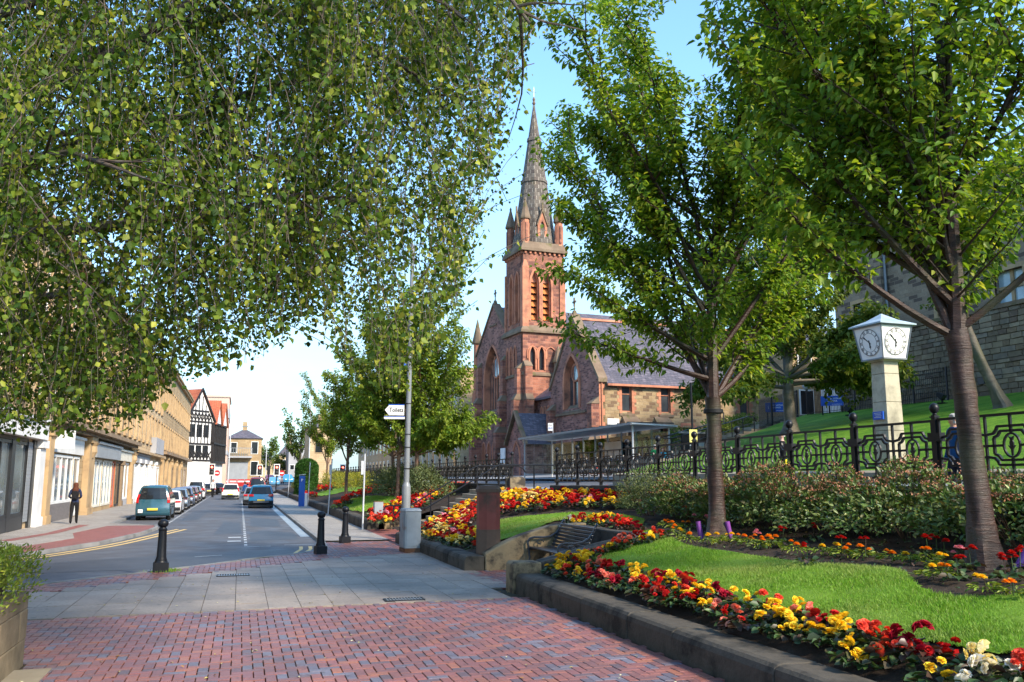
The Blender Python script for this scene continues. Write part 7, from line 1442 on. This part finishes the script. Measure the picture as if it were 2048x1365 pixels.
edge = np.minimum(-1.93-X, 10.68-Y); keep_ = (edge < .30) | (Zh > top-.22); X,Y,Zh,top,edge = X[keep_],Y[keep_],Zh[keep_],top[keep_],edge[keep_]; rnd = np.clip(((Zh-.62)/(top-.62)-.6)/.4,0,1)**2*.22; und = np.clip((.86-Zh)/.24,0,1)*.04; k_ = edge > rnd-.02; X,Y,Zh = X[k_],Y[k_],Zh[k_]; n_ = len(X); X = X+rs.normal(0,.02,n_)
out = np.c_[np.clip((X+2.4)*1.6,0,1),np.clip((Y-10.2)*1.6,0,1),np.full(n_,.75)]; ob('foliage', leaf_mesh('foliage', leaf_arr(np.c_[X,Y,Zh],out+rs.normal(0,.5,(n_,3)),np.array([.1,-.3,1])+rs.normal(0,.5,(n_,3)),rs.uniform(.028,.052,n_),rs.uniform(.014,.022,n_)), M['hedge_leaf']), t)
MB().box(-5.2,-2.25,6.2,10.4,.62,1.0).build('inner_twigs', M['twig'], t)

# ---- bedding plants
def rosette(radius, rings, seed):
    rs = np.random.default_rng(seed); Vs = []
    for (n_, r_, tilt, z_) in rings:
        a = np.arange(n_)*2*np.pi/n_+rs.uniform(0,6); A = np.c_[np.cos(a)*math.cos(tilt),np.sin(a)*math.cos(tilt),np.full(n_,math.sin(tilt))]; Vs.append(leaf_arr(np.tile([0,0,z_*radius],(n_,1))+rs.normal(0,.04*radius,(n_,3)),A,np.c_[-np.cos(a)*.6,-np.sin(a)*.6,np.ones(n_)],np.full(n_,radius*r_),np.full(n_,radius*r_*1.05),.18,.15,.42,.78,.95))
    return np.concatenate(Vs)
DBL = [(7,1.,.15,0),(6,.85,.55,.08),(5,.6,.95,.14),(4,.4,1.25,.18)]
BLOOM = {}
def bloom(mat, kind):
    k = (mat, kind)
    if k not in BLOOM: BLOOM[k] = leaf_mesh('bloom', rosette({'begonia':.043,'marigold':.056,'floret':.05}[kind], DBL if kind == 'begonia' else [(9,1.,.1,0),(8,.85,.5,.1),(7,.65,.9,.2),(5,.4,1.2,.3)], len(BLOOM)+1), M[mat])
    return BLOOM[k]
def foliage_mesh(name, n_, R, h_, ln, wd, mat, seed):
    rs = np.random.default_rng(seed); a = rs.uniform(0,6.283,n_); q = rs.uniform(.1,1,n_)**.6; P = np.c_[np.cos(a)*q*R,np.sin(a)*q*R,h_*(.25+.7*(1-q*.6)*rs.uniform(.4,1,n_))]; A = np.c_[np.cos(a),np.sin(a),rs.uniform(-.5,.5,n_)]; return leaf_mesh(name, leaf_arr(P,A,np.array([0,0,1.])+rs.normal(0,.4,(n_,3)),rs.uniform(.7,1.2,n_)*ln,rs.uniform(.7,1.2,n_)*wd,.15,.2,.38,.72,.8), M[mat])
FOL = [foliage_mesh('foliage', 46, .15, .19, .085, .062, 'begonia_leaf', s) for s in range(4)]+[foliage_mesh('foliage', 46, .15, .19, .085, .062, 'bronze_leaf', 9+s) for s in range(2)]
def joined(mat, kind, seed, fol, nb):       # far plants: foliage and blooms in one mesh
    rs = random.Random(seed); src = FOL[fol]; vs = [v.co[:] for v in src.vertices] if nb > 0 else []; fs = [tuple(p.vertices) for p in src.polygons] if nb > 0 else []; nb = abs(nb); mi = [0]*len(fs); b = bloom(mat, kind)
    for _ in range(nb):
        a = rs.uniform(0,6.28); q = rs.uniform(0,.15); off = Vector((math.cos(a)*q,math.sin(a)*q,.19+rs.uniform(-.05,.06)-q*.3)); rot = Euler((rs.gauss(0,.5),rs.gauss(0,.5),0)).to_matrix(); o = len(vs); vs += [tuple(rot @ v.co+off) for v in b.vertices]; fs += [tuple(i+o for i in p.vertices) for p in b.polygons]; mi += [1]*len(b.polygons)
    me = bpy.data.meshes.new('begonia_plant'); me.from_pydata(vs, [], fs); me.materials.append(src.materials[0]); me.materials.append(M[mat]); me.polygons.foreach_set('material_index', mi); return me
CW = {'petal_red':'red','petal_scarlet':'scarlet','petal_yellow':'yellow','petal_salmon':'salmon pink','petal_crimson':'dark crimson','petal_white':'white','petal_cream':'cream yellow','petal_pink':'pink'}
JM = {(m_,k): joined(m_, 'begonia', i*7+k, k if m_ not in ('petal_red','petal_crimson') else 4+k % 2, 9) for i, m_ in enumerate(CW) for k in range(3)}
JB = {(m_,k): (FOL[k if m_ not in ('petal_red','petal_crimson') else 4+k % 2], joined(m_, 'begonia', i*7+k, k, -9)) for i, m_ in enumerate(CW) for k in range(3)}
for q in JB.values(): q[1].name = 'bloom_cluster'
nplants = [0]; mass = MB(); massm = {}
def plant(x, y, mat, where, near, s=1., rs=random):
    z_ = gzt(x,y)+.0; where = where+(', camera end' if y < 7.6 else ', middle stretch' if y < 10.8 else ', bench end') if where.startswith('front bed') else where; l = '%s begonia plant in the %s' % (CW[mat], where); g_ = 'begonia plants in the %s' % where; nplants[0] += 1
    if near:
        t = thing('begonia_plant', l, 'flower', (x,y,z_), rs.uniform(0,6.28), g_+' ('+CW[mat]+')'); t.scale = (s,s,s); ob('foliage', FOL[(4+nplants[0] % 2) if mat in ('petal_red','petal_crimson') and rs.random() < .6 else nplants[0] % 4], t)
        for k in range(rs.randint(6,10)):
            a = rs.uniform(0,6.28); q = rs.uniform(0,.15); o = ob('bloom', bloom(mat,'begonia'), t, (math.cos(a)*q,math.sin(a)*q,.19+rs.uniform(-.05,.06)-q*.3)); o.rotation_euler = (rs.gauss(0,.5),rs.gauss(0,.5),0); o.scale = (rs.uniform(.6,1.3),)*3
    else:
        jb = JB[(mat, nplants[0] % 3)]; o = ob('begonia_plant', jb[0], None, (x,y,z_), rs.uniform(0,6.28)); ob('bloom_cluster', jb[1], o)['kind'] = 'stuff'; o.scale = (s,s,s); tag(o, l, 'flower', g_+' ('+CW[mat]+')')
rf = random.Random(17); EXTRA = []
def pick(w): 
    ks = list(w); return rf.choices(ks, [w[k] for k in ks])[0]
lawn_x = lambda y: float(np.interp(y, [p[1] for p in reversed(NEAR0[:8])], [p[0] for p in reversed(NEAR0[:8])]))
y = 3.6; WN = dict(petal_red=3, petal_scarlet=3, petal_yellow=5.5, petal_salmon=1.4, petal_white=.9, petal_crimson=1., petal_cream=.7)
while y < 14.3:
    for k in range(2):
        if rf.random() < .9: plant(5.13+k*.27+rf.uniform(-.06,.10), y+rf.uniform(-.12,.12), pick(WN if y < 9 else dict(petal_salmon=3,petal_red=2.,petal_yellow=3.6,petal_crimson=1.,petal_scarlet=1.5)), 'front bed behind the kerb wall', True, rf.uniform(1.0,1.4), rf)
    y += .30 if y > 5.5 else .4
def bed(poly_px, dens, weights, where, near=False, s=(.85,1.15), cap=400):
    poly = surv(poly_px); A_ = np.array(poly); x0,y0 = A_.min(0); x1,y1 = A_.max(0); area = .5*abs(sum(a[0]*b[1]-b[0]*a[1] for a,b in zip(poly,poly[1:]+poly[:1]))); g_ = 1/math.sqrt(dens); out = []
    for i in range(int((x1-x0)/g_)+1):
        for j in range(int((y1-y0)/g_)+1):
            x = x0+(i+.5+rf.uniform(-.35,.35))*g_; y = y0+(j+.5+rf.uniform(-.35,.35))*g_
            if inpoly(np.array([x]),np.array([y]),poly)[0]: out.append((x,y))
    rf.shuffle(out)
    out = [q for q in out if not (q[0] < 7.25 and 14.4 < q[1] < 18.4)]
    for x,y in out[:cap]: plant(x, y, pick(weights), where, near, rf.uniform(*s), rf)
    for x,y in out[cap:]:
        mt = pick(weights); me = JM[(mt, rf.randrange(3))]; EXTRA.append((me, Matrix.Translation((x,y,gzt(x,y))) @ Matrix.Rotation(rf.uniform(0,6.28),4,'Z') @ Matrix.Scale(rf.uniform(*s),4)))
    return len(out)
bed([(1075,1122),(1100,1094),(1150,1082),(1205,1074),(1258,1060),(1272,1068),(1222,1086),(1150,1114),(1135,1128)], 9, dict(petal_salmon=3,petal_red=2,petal_yellow=3,petal_scarlet=2), 'corner bed beside the bench wall', True)
for k in range(10): plant(5.25+k*.2+rf.uniform(-.05,.05), 14.22+rf.uniform(-.08,.06), pick(dict(petal_salmon=3,petal_red=2,petal_yellow=3,petal_scarlet=2)), 'corner bed beside the bench wall', True, rf.uniform(.9,1.2), rf)
bed([(1118,1050),(1180,1042),(1250,1056),(1290,1074),(1268,1082),(1190,1066)], 9, dict(petal_red=3,petal_yellow=3,petal_scarlet=2,petal_crimson=1.5,petal_white=.4), 'strip behind the bench', True)
bed([(846,1078),(900,1098),(955,1108),(966,1092),(922,1068),(938,1048),(955,1036),(975,1022),(975,1000),(945,1008),(900,1030),(850,1058)], 8, dict(petal_red=2.,petal_yellow=3.5,petal_scarlet=2.5,petal_pink=1.2,petal_cream=1,petal_crimson=.8), 'middle bed beside the grey cabinet', False, (1.0,1.35), 58)
bed([(976,1040),(1010,1032),(1065,1028),(1140,1020),(1250,1023),(1283,1030),(1278,1000),(1200,996),(1105,996),(1060,994),(990,992),(976,1000)], 6.5, dict(petal_red=3.,petal_yellow=4.,petal_crimson=1.2,petal_scarlet=1.6,petal_cream=1.2,petal_pink=.8), 'upper bed under the retaining wall', False, (1.15,1.5), 68)
WF = dict(petal_red=3.5,petal_scarlet=3,petal_yellow=2.5,petal_salmon=1,petal_pink=1)
bed([(742,1050),(770,1053),(812,1042),(842,1022),(900,990),(944,976),(936,966),(900,971),(860,986),(818,1001),(770,1018),(738,1034)], 4.5, WF, 'far bed beyond the steps', False, (1.2,1.6), 34)
bed([(662,1024),(690,1003),(728,989),(765,976),(800,988),(806,995),(760,990),(730,996),(700,1006),(684,1022)], 1.6, dict(petal_red=4,petal_scarlet=4,petal_salmon=1.5,petal_yellow=.7), 'distant bed along the second lawn', False, (1.5,2.1), 18)
bed([(612,1003),(640,990),(690,979),(690,974),(640,980),(606,994)], .5, dict(petal_red=4,petal_scarlet=3,petal_yellow=1), 'furthest bed near the parking machine', False, (1.7,2.4), 8)
if EXTRA:
    mm_ = []; vv = []; ff = []; mi = []
    for me, mx in EXTRA:
        o_ = len(vv); vv += [tuple(mx @ v.co) for v in me.vertices]
        for q in me.materials:
            if q not in mm_: mm_.append(q)
        for p in me.polygons: ff.append(tuple(i+o_ for i in p.vertices)); mi.append(mm_.index(me.materials[p.material_index]))
    me = bpy.data.meshes.new('begonia_mass'); me.from_pydata(vv, [], ff)
    for q in mm_: me.materials.append(q)
    me.polygons.foreach_set('material_index', mi); tag(ob('begonia_mass', me), kind='stuff'); print('plants', nplants[0], 'extra', len(EXTRA))
# marigolds, geraniums
FM = [foliage_mesh('foliage', 60, .14, .15, .085, .022, 'hedge_leaf', 40+s) for s in range(2)]; GM = [foliage_mesh('foliage', 16, .13, .13, .09, .085, 'begonia_leaf', 50+s) for s in range(2)]
MARI = dict(petal_orange=[(215,530),(250,545),(315,538),(265,567),(325,608),(597,617),(640,628),(695,640),(750,637),(775,628),(873,665),(1125,690),(1236,697),(1371,713),(1550,717),(1635,808),(1995,900)], petal_yellow=[(473,612),(533,607),(420,622),(1016,674),(1087,680),(1466,720),(1627,752),(1585,797),(1858,878),(285,588)])
GERA = dict(petal_red=[(270,472),(302,478),(812,612),(970,592),(935,713),(1113,670),(1236,668),(1560,680),(1600,668),(1640,682),(1780,740),(1715,802),(2000,790),(2030,755),(1960,800),(427,505)], petal_pink=[(358,523),(420,530),(680,627),(1705,752)])
NMC = {'petal_orange':'orange','petal_yellow':'yellow','petal_red':'red','petal_pink':'pale pink'}
PL = lambda px: 'left of the first cherry trunk' if px < 1415 else 'just right of the first cherry trunk' if px < 1560 else 'midway between the two cherry trunks' if px < 1760 else 'left of the second cherry trunk' if px < 1940 else 'right of the second cherry trunk'
for D_, nm in ((MARI,'marigold'),(GERA,'geranium')):
    for mat, L_ in D_.items():
        for i,(a,b_) in enumerate(L_):
            px, py = 1250+a/2.566, 840+b_/2.566; x, y = march(px, py+(9 if nm == 'marigold' else 15), garden_z)
            if y < 4: continue
            t = thing(nm+'_plant', '%s %s plant in the soil %s' % (NMC[mat], nm, PL(px)), 'flower', (x,y,gzt(x,y)), rf.uniform(0,6), '%s %ss in the soil %s' % (NMC[mat], nm, PL(px)))
            ob('foliage', (FM if nm == 'marigold' else GM)[i % 2], t); hb_ = .15 if nm == 'marigold' else .26
            for k in range(2 if nm == 'marigold' else 3):
                o = ob('bloom', bloom(mat,'marigold' if nm == 'marigold' else 'floret'), t, (rf.uniform(-.05,.05)+(.07 if k and nm == 'marigold' else 0),rf.uniform(-.05,.05),hb_+rf.uniform(-.03,.03))); o.scale = (.95 if k == 0 else .7,)*3
            MB().tube([(0,0,0),(.01,.01,hb_)],.005,4).build('stem', M['begonia_leaf'], t)
# leafy weeds at the right cherry foot and along the soil
rs = np.random.default_rng(12); n_ = 900; X = rs.uniform(6.9,9.4,n_); Y = rs.uniform(6.5,17.5,n_); k = ~inpoly(X,Y,NEAR); X,Y = X[k],Y[k]; n_ = len(X); tag(ob('ground_cover', leaf_mesh('ground_cover', leaf_arr(np.c_[X,Y,garden_z(X,Y)+.03],np.c_[rs.normal(0,1,(n_,2)),rs.uniform(0,.7,n_)],np.array([0,0,1.])+rs.normal(0,.3,(n_,3)),rs.uniform(.03,.09,n_),rs.uniform(.02,.05,n_)), M['begonia_leaf'])), kind='stuff')
# purple watering tubes at the tree feet
def wtube(p, q, l): t = tag(MB().tube([p,q],.045,14,cap=False).tube([q,p],.038,14,cap=False).build('watering_tube', M['tube_purple'], None, True), l, 'watering tube')
wtube((7.72,13.86,.7),(7.66,13.9,1.14),'purple plastic watering tube left of the first cherry trunk'); wtube((8.10,13.52,.7),(8.02,13.55,1.15),'purple plastic watering tube right of the first cherry trunk'); wtube((8.42,8.12,.75),(8.72,8.05,1.18),'purple plastic watering tube leaning by the second cherry trunk')
# fallen leaves and moss
rs = np.random.default_rng(30); n_ = 190; X = rs.uniform(-3,4.4,n_); Y = rs.uniform(7.5,21,n_); k = Y < np.interp(X,[-3,4.4],[16,21]); X,Y = X[k],Y[k]; n_ = len(X); M['dry_leaf'] = island('dry_leaf', [(.45,.38,.12),(.35,.33,.16),(.30,.16,.06),(.5,.46,.3)], .7, .2); tag(ob('fallen_leaves', leaf_mesh('fallen_leaves', leaf_arr(np.c_[X,Y,np.full(n_,.006)],np.c_[rs.normal(0,1,(n_,2)),np.full(n_,.05)],np.tile([0,0,1.],(n_,1))+rs.normal(0,.1,(n_,3)),rs.uniform(.025,.05,n_),rs.uniform(.018,.035,n_)), M['dry_leaf'])), kind='stuff')
n_ = 260; a = rs.normal(.4,1.1,n_); q = rs.uniform(.14,.40,n_)**1.3; X = -1.46+np.cos(a)*q*1.3; Y = 19.62+np.sin(a)*q; V = leaf_arr(np.c_[X,Y,np.full(n_,.0)],np.c_[rs.normal(0,.4,(n_,2)),np.ones(n_)],rs.normal(0,1,(n_,3)),rs.uniform(.03,.07,n_),np.full(n_,.012)); tag(ob('grass_tuft', leaf_mesh('grass_tuft', V, M['grass_blade'])), kind='stuff')
